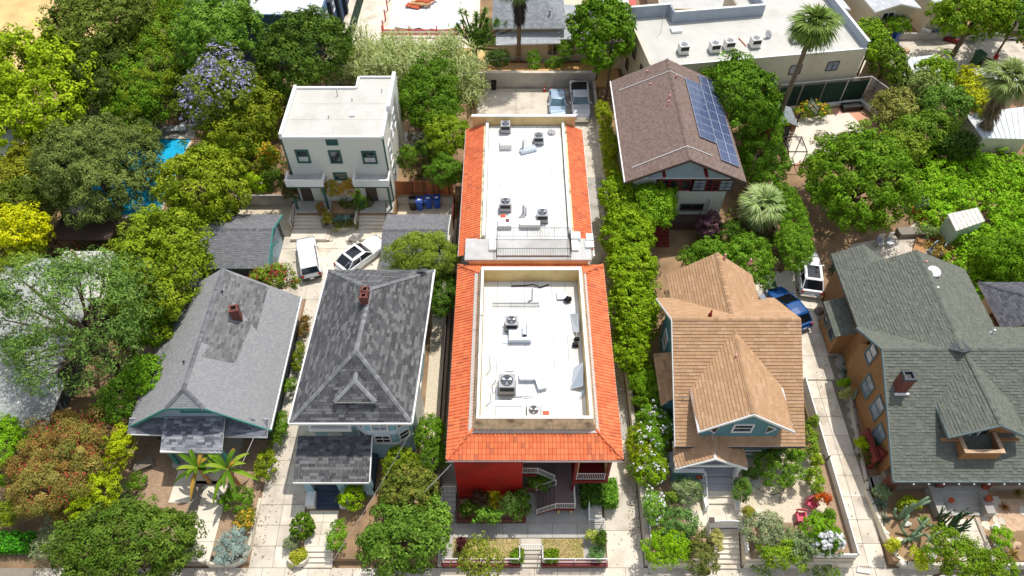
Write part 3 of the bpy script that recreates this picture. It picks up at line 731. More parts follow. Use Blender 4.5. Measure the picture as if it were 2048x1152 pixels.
# ------------------------------------------------------------------ front garden walls of the apartments
t = thing('garden_wall', 'low brick red planter wall under the red board wall, filled with shrubs', 'planter', (-1.3, 18.4, 0))
MB().box(-3.75, .95, 17.78, 17.95, 0, .5).box(-3.75, -3.58, 17.95, 19.3, 0, .5).box(.78, .95, 17.95, 19.3, 0, .5).build('wall', 'brick', t)
MB().box(-3.58, .78, 17.95, 19.3, 0, .42).build('soil', 'earth', t)
for (a, b, lab) in ((-4.6, .52, 'low dark red street wall with white rail left of the apartment entry steps'), (1.98, 6.25, 'low dark red street wall with white rail right of the apartment entry steps')):
    t = thing('garden_wall', lab, 'wall', ((a + b) / 2, 15, ZS))
    MB().box(a, b, 14.98, 15.3, ZS, -.02).build('wall', 'brick', t); MB().box(a - .04, b + .04, 14.94, 15.34, -.02, .05).build('coping', 'maroon_trim', t)
    railing(t, [(a + .1, 15.14, .05), ((a + b) / 2, 15.14, .05), (b - .1, 15.14, .05)], .75, gap=.16, r=.035)
t = thing('entry_steps', 'pale concrete steps from the sidewalk to the apartment lawn path', 'steps', (1.25, 15.5, ZS))
for i in range(4): MB().box(.56, 1.94, 15.0 + i * .24, 15.95, ZS + i * .15, ZS + (i + 1) * .15).build('step', 'concrete', t)
t = thing('entry_gate', 'white metal gate and rails across the top of the apartment entry steps', 'gate', (1.25, 15.95, 0))
railing(t, [(.5, 15.98, .04), (2.0, 15.98, .04)], .95, gap=.14, r=.03); railing(t, [(.5, 15.98, .04), (.5, 15.2, .0)], .95, gap=.3, r=.03); railing(t, [(2.0, 15.98, .04), (2.0, 15.2, .0)], .95, gap=.3, r=.03)
t = thing('side_steps', 'grey steps with white rails climbing left of the red board wall', 'steps', (-4.3, 18.3, 0))
for i in range(6): MB().box(-4.75, -3.85, 17.8 + i * .3, 20.2, .04 + i * .15, .04 + (i + 1) * .15).build('step', 'concrete_grey', t)
railing(t, [(-4.78, 17.85, .1), (-4.78, 19.6, .95)], .9); railing(t, [(-4.78, 19.6, .95), (-3.8, 19.6, .95)], .9)
t = thing('side_steps', 'short steps with white rails between the clipped hedges and the driveway', 'steps', (5.6, 17.5, 0))
for i in range(4): MB().box(5.25, 6.1, 17.8 + i * .26, 18.9, .0 + i * .15, .0 + (i + 1) * .15).build('step', 'concrete_grey', t)
railing(t, [(5.2, 17.75, .1), (5.2, 18.9, .6)], .9, gap=.3, r=.03); railing(t, [(5.2, 17.7, .05), (6.15, 17.7, .05), (6.15, 17.0, .0)], .9, gap=.3, r=.03)
t = thing('retaining_wall', 'tall grey concrete wall along the back of the parking area', 'wall', (2.6, 66.55, 0))
MB().box(-6.5, 9.1, 66.45, 66.75, 0, 1.9).build('wall', 'concrete_grey', t); MB().box(-6.55, 9.15, 66.4, 66.8, 1.9, 1.97).build('coping', 'concrete', t)
t = thing('retaining_wall', 'long grey wall between the apartment driveway and the hedges', 'wall', (8.9, 45, 0))
MB().box(8.8, 9.02, 15.1, 66.4, -.6, 1.0).build('wall', 'concrete_grey', t); MB().box(8.77, 9.05, 15.1, 66.4, 1.0, 1.05).build('coping', 'concrete', t)
t = thing('retaining_wall', 'grey wall left of the tile roofed apartments beside the dark alley', 'wall', (-5.0, 28, 0))
MB().box(-5.15, -4.95, 16, 45, 0, 1.5).build('wall', 'taupe', t)
t = thing('wood_fence', 'dark board fence in the alley beside the blue house', 'fence', (-5.3, 30, 0))
for i in range(72): y = 19 + i * .33; MB().box(-5.28, -5.22, y, y + .31, 0, 1.9 + (i % 3) * .02).build('fence_board', 'brown_trim', t)
structure('walkway', MB().box(-4.94, -3.7, 20.2, 52, -.1, .03), 'concrete_grey')
structure('walkway', MB().box(-6.6, -5.3, 22, 36, -.1, .02), 'gravel')
# ------------------------------------------------------------------ houses
def wallpt(u, v, Y):                       # a picture point on a wall standing at depth Y
    z = CAMH - Y / (at(1024, v, 0).y / CAMH); return at(u, v, z)
def gable_walls(parent, axis, a0, a1, b0, b1, z0, ze, zr, m, rp=None):
    """box with gable ends; ridge runs along axis; a = across, b = along"""
    mid = rp if rp is not None else (a0 + a1) / 2; q = MB()
    prof = [(a0, z0), (a1, z0), (a1, ze), (mid, zr), (a0, ze)]
    P = (lambda a, b, z: (a, b, z)) if axis == 'Y' else (lambda a, b, z: (b, a, z))
    vs = [P(a, b0, z) for a, z in prof] + [P(a, b1, z) for a, z in prof]
    fs = [(4, 3, 2, 1, 0), (5, 6, 7, 8, 9)] + [(i, (i + 1) % 5, 5 + (i + 1) % 5, 5 + i) for i in range(5)]
    if axis != 'Y': fs = [f[::-1] for f in fs]
    q.add(vs, fs); return q.build('wall', m, parent)
def bar(mb, a, b, w_, h_):                 # board from a to b, w_ wide, h_ tall
    a, b = Vector(a), Vector(b); d = (b - a).normalized(); s = d.cross(Vector((0, 0, 1))).normalized() * w_ / 2; u = Vector((0, 0, h_))
    return mb.add([a - s, b - s, b + s, a + s, a - s + u, b - s + u, b + s + u, a + s + u], [(3, 2, 1, 0), (4, 5, 6, 7), (0, 1, 5, 4), (1, 2, 6, 5), (2, 3, 7, 6), (3, 0, 4, 7)])
def boards(parent, lst, m, w_=.06, h_=.22, name='barge_board', dz=-.2):
    q = MB()
    for a, b in lst: bar(q, Vector(a) + Vector((0, 0, dz)), Vector(b) + Vector((0, 0, dz)), w_, h_)
    return q.build(name, m, parent)
def siding(parent, face, c, w_, z0, z1, m, expo=.16, name='siding', top=None):
    """lap boards as real stepped geometry; top(x)->limit for gables, given as half-width function of z"""
    a, n = frame_axes(face); o = Vector((c[0], c[1], 0)); q = MB(); z = z0; Z = Vector((0, 0, 1))
    while z < z1 - .02:
        zt = min(z + expo, z1); x0, x1 = -w_ / 2, w_ / 2; x2, x3 = x0, x1
        if top: (x0, x1), (x2, x3) = top(z), top(zt)
        if x1 - x0 > .05: q.add([o + a * x0 + n * .025 + Z * z, o + a * x1 + n * .025 + Z * z, o + a * x3 + n * .008 + Z * zt, o + a * x2 + n * .008 + Z * zt, o + a * x0 + Z * z, o + a * x1 + Z * z], [(0, 1, 2, 3), (1, 0, 4, 5)])
        z = zt
    return q.build(name, m, parent, kind='stuff')
def chimney(parent, x, y, z0, z1, sx, sy, rot=0, m='brick', cap='brick'):
    q = MB(); q.obox((x, y, (z0 + z1) / 2), (sx, sy, z1 - z0), rot); ch = q.build('chimney', m, parent)
    c = MB(); t = .12
    for (dx, dy, ax, ay) in ((0, sy / 2 - t / 2, sx + .1, t), (0, -sy / 2 + t / 2, sx + .1, t), (sx / 2 - t / 2, 0, t, sy - 2 * t), (-sx / 2 + t / 2, 0, t, sy - 2 * t)):
        v = Matrix.Rotation(rot, 3, 'Z') @ Vector((dx, dy, 0)); c.obox((x + v.x, y + v.y, z1 + .12), (ax, ay, .24), rot)
    c.build('chimney_rim', cap, ch); MB().obox((x, y, z1 + .02), (sx * .6, sy * .6, .05), rot).build('flue', 'black', ch); return ch
def vent_pipe(parent, p, h=.45, r=.07, m='pink_flash', name='vent_pipe'):
    q = MB(); q.cyl((p[0], p[1]), r * 2.2, p[2] - .12, p[2] + .06, 10, r * 1.2); q.cyl((p[0], p[1]), r, p[2], p[2] + h, 10); q.build(name, m, parent)

# --- teal house with tan shake roof
TAN = G('b5926f', 'ae8b69', 'ba9777', 'b18e6d')
th = thing('house', 'teal house under a tan striped shake roof with big front gable', 'house', (15.3, 27, .66))
zmain = lambda y: 4 + (y - 21.5) * .567
gable_walls(th, 'X', 22.3, 32.3, 11.7, 19.0, .66, 4.2, 8.0, 'teal_siding', 28.9)
gable_walls(th, 'Y', 12.7, 18.1, 31.5, 35.2, .66, 4.9, 7.2, 'teal_siding')
gable_walls(th, 'Y', 12.6, 17.7, 22.08, 26, 4.3, 5.7, 7.5, 'teal_siding', 15.15)
X0, X1 = 10.93, 19.62
D = 15.2
roof = shingle_roof(th, [
    [(X0, 21.5, 4), (X1, 21.5, 4), (X1 + .25, 28.95, 8.22), (X0 + .08, 28.95, 8.22)],
    [(X1 + .3, 33.2, 5.05), (X0 + .05, 33.2, 5.05), (X0 + .08, 28.95, 8.22), (X1 + .25, 28.95, 8.22)],
    [(12.1, 35.6, 4.95), (12.1, 33.0, 4.95), (15.45, 29.6, 7.55), (15.45, 35.6, 7.55)],
    [(18.7, 33.0, 4.95), (18.7, 35.6, 4.95), (15.45, 35.6, 7.55), (15.45, 29.6, 7.55)],
    [(12.02, 24.8, 5.9), (12.06, 21.62, 5.9), (15.25, 21.85, 7.82), (15.3, 28.25, 7.82)],
    [(18.35, 21.62, 5.9), (18.35, 24.8, 5.9), (15.3, 28.25, 7.82), (15.25, 21.85, 7.82)],
    [(10.95, 22.2, 3.35), (10.92, 20.35, 3.1), (13.35, 20.45, 4.45), (13.35, 22.3, 4.55)],
    [(15.75, 20.35, 3.1), (15.72, 22.2, 3.35), (13.35, 22.3, 4.55), (13.35, 20.45, 4.45)],
], .5, .235, .052, TAN, 'white_paint', .14, caps=[((X0 + .1, 28.95, 8.24), (X1 + .2, 28.95, 8.24)), ((15.45, 35.6, 7.57), (15.45, 29.6, 7.57)), ((15.25, 21.85, 7.84), (15.3, 28.2, 7.84))], seed=11, jit=.05, tv=.9)
boards(th, [((12.06, 21.6, 5.9), (15.25, 21.83, 7.82)), ((15.25, 21.83, 7.82), (18.35, 21.6, 5.9))], 'white_paint', .1, .22)
boards(th, [((10.92, 20.32, 3.1), (13.35, 20.42, 4.45)), ((13.35, 20.42, 4.45), (15.75, 20.32, 3.1))], 'white_paint', .1, .2)
boards(th, [((X0 - .02, 21.5, 4), (X0 + .06, 28.95, 8.22)), ((X0 + .06, 28.95, 8.22), (X0 + .03, 33.2, 5.05))], 'white_paint', .08, .2); boards(th, [((X0, 21.47, 4), (X1, 21.47, 4))], 'brown_trim', .06, .14, 'fascia')
window(th, 'S', (15.15, 22.06, 5.55), 1.15, .85, nz=2)
for s in (-1, 1):
    o = 15.15 + s * 2.05; P3 = [(o - s * .5, 5.85), (o + s * .2, 5.45), (o - s * .35, 4.85)]
    q = MB(); q.add([(x, 22.05, z) for x, z in P3], [(0, 1, 2) if s < 0 else (2, 1, 0)]); q.build('gable_window', 'glass', th)
    boards(th, [((P3[k][0], 22.03, P3[k][1]), (P3[(k + 1) % 3][0], 22.03, P3[(k + 1) % 3][1])) for k in range(3)], 'white_paint', .07, .09, 'window_trim', -.04)
siding(th, 'S', (17.4, 22.3), 3.2, .7, 4.0, 'teal_siding', .14)
window(th, 'S', (16.8, 22.26, 3.35), 1.7, .9, pane='curtain', nz=1, nx=2)
window(th, 'S', (16.7, 22.26, 1.6), 1.3, .3, nz=1)
MB().box(15.85, 19.02, 22.2, 22.28, 2.55, 2.68).build('belt_course', 'white_paint', th)
MB().box(17.75, 17.95, 22.2, 22.28, 2.7, 3.95).box(18.9, 19.05, 22.2, 22.3, .7, 2.5).build('corner_board', 'white_paint', th)
for y, z in ((25.2, 3.0), (29.0, 5.6), (30.8, 3.0)): window(th, 'W', (11.68, y, z), .9, 1.3)
window(th, 'E', (19.02, 26, 2.6), 1.2, 1.3)
# side bay with its own little roof
bay = MB().box(10.9, 11.72, 25.2, 29.2, .66, 3.2); bay.build('side_bay', 'teal_siding', th)
shingle_roof(th, [[(10.55, 29.4, 3.2), (10.55, 25.0, 3.2), (11.7, 25.4, 4.0), (11.7, 29.0, 4.0)]], .5, .23, .05, TAN, 'white_paint', .1, seed=40, name='bay_roof')
# porch and steps
pc = MB().box(11.0, 15.6, 20.55, 22.3, 1.25, 1.48); pc.build('porch_floor', 'grey_deck', th)
MB().box(11.02, 13.0, 20.45, 20.6, .7, 2.3).build('porch_wall', 'teal_siding', th); MB().box(10.98, 13.05, 20.38, 20.66, 2.3, 2.38).build('coping', 'white_paint', th)
for x in (11.2, 15.35): MB().box(x - .14, x + .14, 20.5, 20.78, 1.4, 3.15).build('column', 'white_paint', th)
MB().box(11.0, 15.6, 20.46, 20.56, 3.02, 3.2).build('porch_beam', 'white_paint', th)
MB().box(13.7, 14.7, 22.24, 22.3, 1.5, 3.5).build('door', 'white_paint', th)
window(th, 'S', (12.2, 22.26, 2.7), 1.1, 1.0)
for i in range(5):
    z = 1.48 - (i + 1) * .16; y = 20.5 - i * .42; MB().box(13.2, 15.1, y - .42, y, z - .14, z).build('step', 'grey_deck' if i < 2 else 'concrete_new', th)
for x in (13.08, 15.2):
    MB().box(x - .1, x + .14, 18.35, 20.45, .6, 1.15).build('stair_cheek', 'white_paint', th)
    railing(th, [(x + .04, 18.4, .7), (x + .04, 20.4, 1.5)], .85, gap=3, r=.035)
sk = MB().obox((18.9, 33.0, 5.35), (.5, .55, .12), .6, (.5, 0)); sk.build('skylight', 'metal', roof); 
for (u, v, z) in ((1421, 628, 8.2), (1470, 716, 7.5), (1500, 525, 6.0), (1449, 515, 7.3)): vent_pipe(roof, at(u, v, z), .4, .07, 'pink_flash' if v != 628 else 'red_paint')
an = MB(); p = at(1362, 805, 5.1); an.tube([p, p + Vector((.1, 0, .9))], .025, 5); an.tube([p + Vector((-.3, 0, .6)), p + Vector((.5, 0, .75))], .02, 4); an.build('antenna_bracket', 'metal', roof)

# --- blue house with grey patched shingles
BLU = G('535354', '606061', '59595a', '6a6a6a', '4b4b4d', '737373', '565657')
bh = thing('house', 'pale blue two storey house with mottled grey hip roof and twin red chimneys', 'house', (-10.2, 28, 0))
bx0, bx1 = -13.8, -6.95
MB().box(bx0, bx1, 23.2, 34.5, 0, 5.95).build('wall', 'blue_siding', bh)
zb, zr = 5.9, 8.95
FL, FR, BR_, BL = (-14.6, 22.2, zb), (-6.55, 22.2, zb), (-5.95, 35.3, zb), (-14.12, 35.3, zb)
rF, rB = (-10.18, 25.9, zr), (-9.85, 31.05, zr)
broof = shingle_roof(bh, [[FL, FR, rF], [FR, BR_, rB, rF], [BR_, BL, rB], [BL, FL, rF, rB]], .44, .2, .02, BLU, 'white_paint', .16,
    caps=[(FL, rF), (FR, rF), (rF, rB), (BR_, rB), (BL, rB)], cap_pal=G('7c7e80', '88898a'), seed=21, nparts=280, jit=.08)
boards(bh, [((-14.6, 22.17, zb), (-6.55, 22.17, zb)), ((-6.52, 22.2, zb), (-5.92, 35.3, zb)), ((-14.63, 22.2, zb), (-14.15, 35.3, zb))], 'white_paint', .1, .18, 'gutter', -.12)
# hipped dormer
MB().box(-11.25, -9.15, 23.4, 25, 6.3, 7.2).build('dormer_wall', 'navy', bh)
A1, B1, C1, D1, H1, H2 = (-11.55, 23.1, 7.1), (-8.85, 23.1, 7.1), (-8.85, 23.9, 7.1), (-11.55, 23.9, 7.1), (-10.2, 24.2, 8.0), (-10.2, 25.1, 8.0)
shingle_roof(bh, [[A1, B1, H1], [B1, C1, H2, H1], [D1, A1, H1, H2]], .36, .19, .02, BLU, 'white_paint', .13, caps=[(A1, H1), (B1, H1), (H1, H2)], cap_pal=G('8a8c8e'), seed=31, name='dormer_roof', jit=.08)
window(bh, 'S', (-10.2, 23.38, 6.75), 1.6, .3, nz=1)
# angled bay, lower and upper
MB().prism([(-10.8, 23.25), (-9.8, 22.55), (-7.95, 22.55), (-6.95, 23.25)], .0, 5.8).build('bay_wall', 'blue_siding', bh)
for z, hh in ((4.05, .14), (5.55, .24), (2.3, .14), (3.8, .05)):
    MB().prism([(-10.88, 23.25), (-9.82, 22.47), (-7.93, 22.47), (-6.87, 23.25)], z, z + hh).build('trim_band', 'white_paint', bh)
dl_ = Vector((-.575, -.818, 0)); dr_ = Vector((.575, -.818, 0)); al = Vector((.818, -.575, 0)); ar = Vector((.818, .575, 0))
for z in (4.85, 3.05):
    window(bh, 'S', (-8.88, 22.53, z), .95, .95, pane='pale_glass' if z > 4 else 'glass', nx=2, fw=.12)
    window(bh, (al, dl_), (-10.3, 22.88, z), .62, .95, fw=.1); window(bh, (ar, dr_), (-7.45, 22.88, z), .62, .95, fw=.1)
# balcony at left, its recess shade painted as a flat dark panel
MB().box(-13.7, -10.95, 23.12, 23.22, 4.2, 5.7).build('balcony_shade_panel', 'recess_shade', bh)
MB().box(-13.8, -10.9, 22.65, 23.2, 3.85, 4.28).build('balcony_ledge', 'white_paint', bh)
for x in (-13.7, -11.0): MB().box(x - .1, x + .1, 22.8, 23.05, 4.2, 5.85).build('post', 'white_paint', bh)
# porch shed roof
shingle_roof(bh, [[(-14.55, 19.5, 2.8), (-9.5, 19.5, 2.8), (-9.55, 22.45, 3.65), (-14.55, 22.45, 3.65)]], .44, .2, .02, BLU, 'white_paint', .2, seed=33, name='porch_roof', jit=.08)
boards(bh, [((-9.47, 19.5, 2.8), (-9.52, 22.45, 3.65)), ((-14.55, 19.47, 2.8), (-9.5, 19.47, 2.8))], 'white_paint', .08, .2)
for x in (-13.9, -11.65, -9.85): MB().box(x - .25, x + .25, 19.75, 20.25, 0, 2.75).build('column', 'blue_siding', bh)
for x0, x1, h_ in ((-14.1, -13.5, .75), (-11.8, -11.3, .6)): MB().box(x0, x1, 18.75, 19.75, 0, h_).build('stair_cheek', 'white_paint', bh)
MB().box(-13.5, -9.6, 19.85, 23.2, .0, .75).build('porch_floor', 'navy_deck', bh)
MB().box(-11.4, -9.6, 19.77, 19.87, .7, 1.5).build('porch_wall', 'blue_siding', bh)
for i in range(4): MB().box(-13.45, -11.85, 19.85 - (i + 1) * .28, 19.85 - i * .28, 0, .75 - (i + 1) * .17).build('step', 'navy_deck', bh)
MB().box(-12.9, -11.9, 23.14, 23.2, .75, 2.7).build('door', 'white_paint', bh)
for y in (25.2, 27.7, 31.2): window(bh, 'E', (-6.93, y, 4.5), .9, 1.3); window(bh, 'E', (-6.93, y, 1.9), .9, 1.3)
MB().box(-6.94, -6.6, 23.8, 26.5, 0, 5.6).build('side_bay', 'white_paint', bh)
for sy in (29.9, 30.45): chimney(broof, -10.1, sy, 8.4, 9.45, .5, .48)
# tv aerial
ae = MB(); p = Vector((-9.9, 30.8, 8.9)); ae.tube([p, p + Vector((0, 0, 2.4))], .025, 5); bm = p + Vector((0, 0, 2.2)); dv = Vector((.8, -.5, 0)); sv = Vector((.5, .8, .0))
ae.tube([bm - dv * 1.6, bm + dv * 1.6], .02, 4)
for k in range(9): q = bm + dv * (-1.5 + k * .37); L = .95 - k * .07; ae.tube([q - sv * L, q + sv * L], .014, 4)
for k in range(4): q = p + Vector((0, 0, 1.1)) + dv * (-.9 + k * .5); ae.tube([q - sv * .7, q + sv * .7], .014, 4)
tag(ae.build('tv_aerial', 'metal', None, 'old metal tv aerial with many rods beside the twin red chimneys', 'aerial'))
def dish(c, r, tilt, rz, m, label, mount=.5):
    t = thing('satellite_dish', label, 'satellite dish', c); q = MB()
    mt = Matrix.Translation(Vector((0, 0, mount))) @ Matrix.Rotation(rz, 4, 'Z') @ Matrix.Rotation(tilt, 4, 'X')
    vs = []; n = 16
    for k, (f, h) in enumerate(((.0, -.18), (.5, -.13), (1, 0), (1, .02), (.5, -.11), (0, -.16))):
        for i in range(n): a = 2 * math.pi * i / n; vs.append(mt @ Vector((r * f * math.cos(a), r * f * math.sin(a), h * r)))
    fs = [(k * n + i, k * n + (i + 1) % n, (k + 1) * n + (i + 1) % n, (k + 1) * n + i) for k in range(5) for i in range(n)]
    q.add([v + Vector(c) for v in vs], fs); q.build('reflector', m, t, smooth=True)
    a = MB().tube([Vector(c), Vector(c) + Vector((0, 0, mount))], .03, 5); e = Vector(c) + mt @ Vector((0, 0, r * .8)); a.tube([Vector(c) + mt @ Vector((0, -r, 0)), e], .02, 4); a.build('arm', 'metal', t)
    return t
dish((-6.8, 34.6, 6.2), .42, R(35), R(200), 'slate_siding', 'dark satellite dish on the rear right corner of the blue house roof')

# --- grey bungalow
GB = G('8e8e8f', '919192', '949494')
gb = thing('house', 'grey bungalow with a long light grey gable roof, teal trim and one square brick chimney', 'house', (-21.9, 29, 0))
MB().box(-26.0, -17.5, 24.0, 34.5, -.1, 3.3).build('wall', 'slate_siding', gb)
rx, rz_ = -21.95, 6.45; zl = 3.1; xl, xr = -26.7, -16.75
hl, hr = (rx + (xl - rx) * .26, 23.5, rz_ + (zl - rz_) * .26), (rx + (xr - rx) * .26, 23.5, rz_ + (zl - rz_) * .26)
q = MB(); q.add([(-26.2, 23.95, 3.3), (-17.2, 23.95, 3.3), (hr[0], 23.95, 5.45), (hl[0], 23.95, 5.45), (-26.2, 34.5, 3.3), (-17.2, 34.5, 3.3), (rx + 1.2, 34.5, 5.6), (rx - 1.2, 34.5, 5.6)], [(0, 1, 2, 3), (5, 4, 7, 6), (0, 3, 7, 4), (1, 5, 6, 2), (3, 2, 6, 7)]); q.build('gable_wall', 'bungalow_gable', gb, label='pale grey blue gable wall')
siding(gb, 'S', (-21.9, 23.93), 5, 3.4, 5.4, 'bungalow_gable', .15, top=lambda z: (-4.2 + (z - 3.3) * 1.35, 4.55 - (z - 3.3) * 1.5))
groof = shingle_roof(gb, [[(xl, 35.0, zl), (xl, 23.4, zl), hl, (rx, 24.5, rz_), (rx, 35.0, rz_)], [(xr, 23.2, zl), (xr, 34.8, zl), (rx, 35.0, rz_), (rx, 24.5, rz_), hr], [hl, hr, (rx, 24.5, rz_)]], .24, .15, .026, GB, 'seafoam_trim', .14,
    caps=[((rx, 24.5, rz_), (rx, 35, rz_)), (hl, (rx, 24.5, rz_)), (hr, (rx, 24.5, rz_))], cap_pal=G('6c6d70', '7a7b7e'), seed=51, jit=.03, tv=.5)
# patch of newer darker shingles near the ridge and chimney
def on_right(x, y): return (x, y, rz_ + (x - rx) * (zl - rz_) / (xr - rx) + .028)
DKP = G('6e6e6e', '626263', '7b7b7a', '737372')
pt = MB()
for poly, sd_ in (([on_right(rx + 1.35, 28.2), on_right(rx + 1.0, 34.7), on_right(rx + .1, 34.9), on_right(rx + .1, 28.3)], 1), ([on_right(rx + 3.0, 30.6), on_right(rx + 3.0, 34.7), on_right(rx + 1.0, 34.75), on_right(rx + 1.0, 32.6)], 2), ([on_right(rx + 2.3, 27.4), on_right(rx + 2.6, 31.4), on_right(rx + 1.2, 30.2), on_right(rx + .4, 27.2)], 3)):
    for v, c in tabs(poly, .42, .17, .014, DKP, sd_, .15): pt.col = c; pt.add(v, TABF)
pt.build('shingle_patch', 'shingle', groof, label='darker replacement shingles around the chimney', kind='stuff')
chimney(groof, -20.25, 31.2, 4.6, 6.25, .62, .62, .25)
for (u, v, z) in ((445, 585, 6.2), (368, 725, 5.9)): 
    q = MB(); p = at(u, v, z); q.tube([p - Vector((0, 0, .4)), p + Vector((0, 0, .2)), p + Vector((.15, -.1, .3))], .06, 6); q.build('vent_pipe', 'navy', groof)
boards(gb, [((xl, 23.37, zl), hl), (hr, (xr, 23.17, zl)), (hl, hr)], 'seafoam_trim', .09, .2)
boards(gb, [((xr + .03, 23.2, zl), (xr + .03, 34.8, zl))], 'white_paint', .09, .16, 'gutter', -.12)
shingle_roof(gb, [[(-26.6, 22.85, 3.0), (-16.9, 22.65, 3.0), (-16.9, 23.85, 3.5), (-26.6, 23.9, 3.5)]], .34, .17, .02, G('6c6e76', '7c7e86', '60626a'), 'white_paint', .12, seed=55, name='pent_roof')
shingle_roof(gb, [[(-23.95, 21.55, 3.0), (-19.75, 21.5, 3.0), (-19.85, 23.8, 3.72), (-24.05, 23.8, 3.72)]], .38, .18, .02, G('72747c', '8a8b92', '60626a', '9a9ba0'), 'white_paint', .14, seed=57, name='porch_roof')
f = window(gb, 'S', (-21.6, 23.9, 4.75), 1.9, .6, 'seafoam_trim', 'pale_glass', nx=2, nz=1, fw=.12)
window(gb, 'S', (-18.6, 23.96, 1.9), 1.1, .9, 'seafoam_trim', 'glass', nz=1, fw=.14); window(gb, 'S', (-17.7 + .0, 23.96, 1.9), .4, .9, 'seafoam_trim', 'glass', nz=1, fw=.1); window(gb, 'S', (-25.0, 23.96, 1.9), 1.0, 1.0, 'seafoam_trim', 'glass', nz=1, fw=.14)
for y in (25.5, 27.2, 30.5): window(gb, 'E', (-17.48, y, 1.8), .8, 1.2, 'slate_siding', 'glass')
MB().box(-24.1, -19.7, 21.7, 24, -.1, .5).build('porch_floor', 'concrete_grey', gb)
for x in (-23.7, -20.1): MB().box(x - .12, x + .12, 21.8, 22.04, .5, 3.0).build('column', 'seafoam_trim', gb)
for i in range(4): MB().box(-22.4, -20.2, 21.7 - (i + 1) * .3, 21.7 - i * .3, -.1, .5 - (i + 1) * .13).build('step', 'concrete_new', gb)
MB().box(-22.2, -21.3, 23.94, 24.0, .5, 2.6).build('door', 'brown_trim', gb)

# --- garages
def garage(label, x0, x1, yb, yr, yf, ze, zr, wall, trim, seed, ext=.35):
    t = thing('garage', label, 'garage', ((x0 + x1) / 2, (yb + yf) / 2, 0))
    gable_walls(t, 'X', yf + ext, yb - ext, x0 + .3, x1 - .35, 0, ze - .05, zr - .25, wall, yr)
    shingle_roof(t, [[(x0, yf, ze), (x1, yf, ze), (x1, yr, zr), (x0, yr, zr)], [(x1, yb, ze + .05), (x0, yb, ze + .05), (x0, yr, zr), (x1, yr, zr)]], .3, .17, .02, G('747477', '78787b', '707073', '7d7d7f'), trim, .12, caps=[((x0, yr, zr), (x1, yr, zr))], seed=seed, jit=.05, tv=.5)
    boards(t, [((x1 + .03, yf, ze), (x1 + .03, yr, zr)), ((x1 + .03, yr, zr), (x1 + .03, yb, ze + .05))], trim, .08, .2)
    return t
ga = garage('left garage with dark grey shingles and teal edged gable beside the courtyard', -26.45, -20.35, 44.5, 41.75, 38.3, 2.5, 3.6, 'slate_siding', 'seafoam_trim', 61)
MB().box(-20.72, -20.66, 39.4, 43.4, 0, 2.3).build('garage_door', 'bungalow_gable', ga)
boards(ga, [((-20.3, 38.9, 1.9), (-20.3, 40.6, 3.0)), ((-20.3, 40.6, 3.0), (-20.3, 41.9, 2.0))], 'seafoam_trim', .08, .14, 'door_brace')
gc = garage('right garage with dark grey shingles half hidden by a wispy green tree', -11.05, -5.45, 44.5, 41.8, 38.7, 2.5, 3.45, 'white_siding', 'white_paint', 63)

# --- white stucco house at the back
wh = thing('house', 'white flat roofed two storey duplex with green trimmed windows and two porch hoods', 'house', (-15.2, 51, 1.2))
wx0, wx1, wy0, wy1, wz = -19.6, -10.9, 47.57, 54.4, 8.7
MB().box(wx0, wx1, wy0, wy1, 1.2, wz - .15).box(-14.05, wx1 + .25, wy1, 56.0, 1.2, wz - .15).build('wall', 'white_siding', wh)
siding(wh, 'S', ((wx0 + wx1) / 2, wy0), wx1 - wx0, 1.3, wz - .1, 'white_siding', .2)
siding(wh, 'E', (wx1, (wy0 + wy1) / 2), wy1 - wy0, 1.3, wz - .1, 'white_siding', .2)
rf = MB().box(wx0 + .2, wx1 - .2, wy0 + .15, wy1 - .1, wz - .14, wz - .08).box(-13.9, wx1 - .2, wy1 - .1, 55.9, wz - .14, wz - .085).build('flat_roof', 'cream_roof', wh)
for i in range(4):
    for j in range(3):
        a, b = wx0 + .2 + i * 2.075, wx0 + .2 + (i + 1) * 2.075; c, d = wy0 + .2 + j * 2.2, wy0 + .2 + (j + 1) * 2.2
        MB().box(a + .012, b - .012, c + .012, d - .012, wz - .08, wz - .06 + .004 * ((i + j) % 2)).build('roof_sheet', 'cream_roof', rf)
pr = MB(); pr.box(wx0 - .05, wx0 + .2, wy0, wy1, wz - .3, wz + .35); pr.box(wx1 - .2, wx1 + .06, wy0 + .02, wy1, wz - .3, wz + .12); pr.box(wx0, -14.1, wy1 - .12, wy1 + .1, wz - .3, wz + .12); pr.box(wx1 - .02, wx1 + .3, 51, 56.05, wz - .3, wz + .6)
pr.box(-14.15, -13.95, wy1, 56, wz - .3, wz + .1); pr.box(-14, wx1 + .1, 55.95, 56.1, wz - .3, wz + .1); pr.box(wx0 - .04, wx1, wy0 - .06, wy0 + .1, wz - .12, wz + .06)
pr.build('parapet', 'white_paint', wh)
for x in (wx0 - .03, wx1 - .1): MB().box(x, x + .13, wy0 - .05, wy0 + .03, 1.2, wz - .2).build('corner_board', 'green_trim', wh)
for (u, v, w_, h_, sty) in ((606, 312, .85, 1.15, 'pale_glass'), (671, 313, .75, 1.15, 'glass'), (739, 314, .95, 1.1, 'pale_glass'), (681, 352, .9, .6, 'glass')):
    p = wallpt(u, v, wy0); window(wh, 'S', (p.x, wy0 - .02, p.z), w_, h_, 'green_trim', 'glass', fw=.16, half='curtain' if sty == 'pale_glass' else None)
p = wallpt(664, 284, wy0); window(wh, 'S', (p.x, wy0 - .02, p.z), .8, .38, 'green_trim', 'green_trim', fw=.1, nz=1, name='attic_vent')
for (y, z, h_) in ((49.2, 5.9, 1.6), (49.4, 3.2, 1.8), (51.5, 6.2, .9), (53.2, 6.3, 1.5)): window(wh, 'E', (wx1 + .03, y, z), .9, h_, 'white_paint', 'pale_glass')
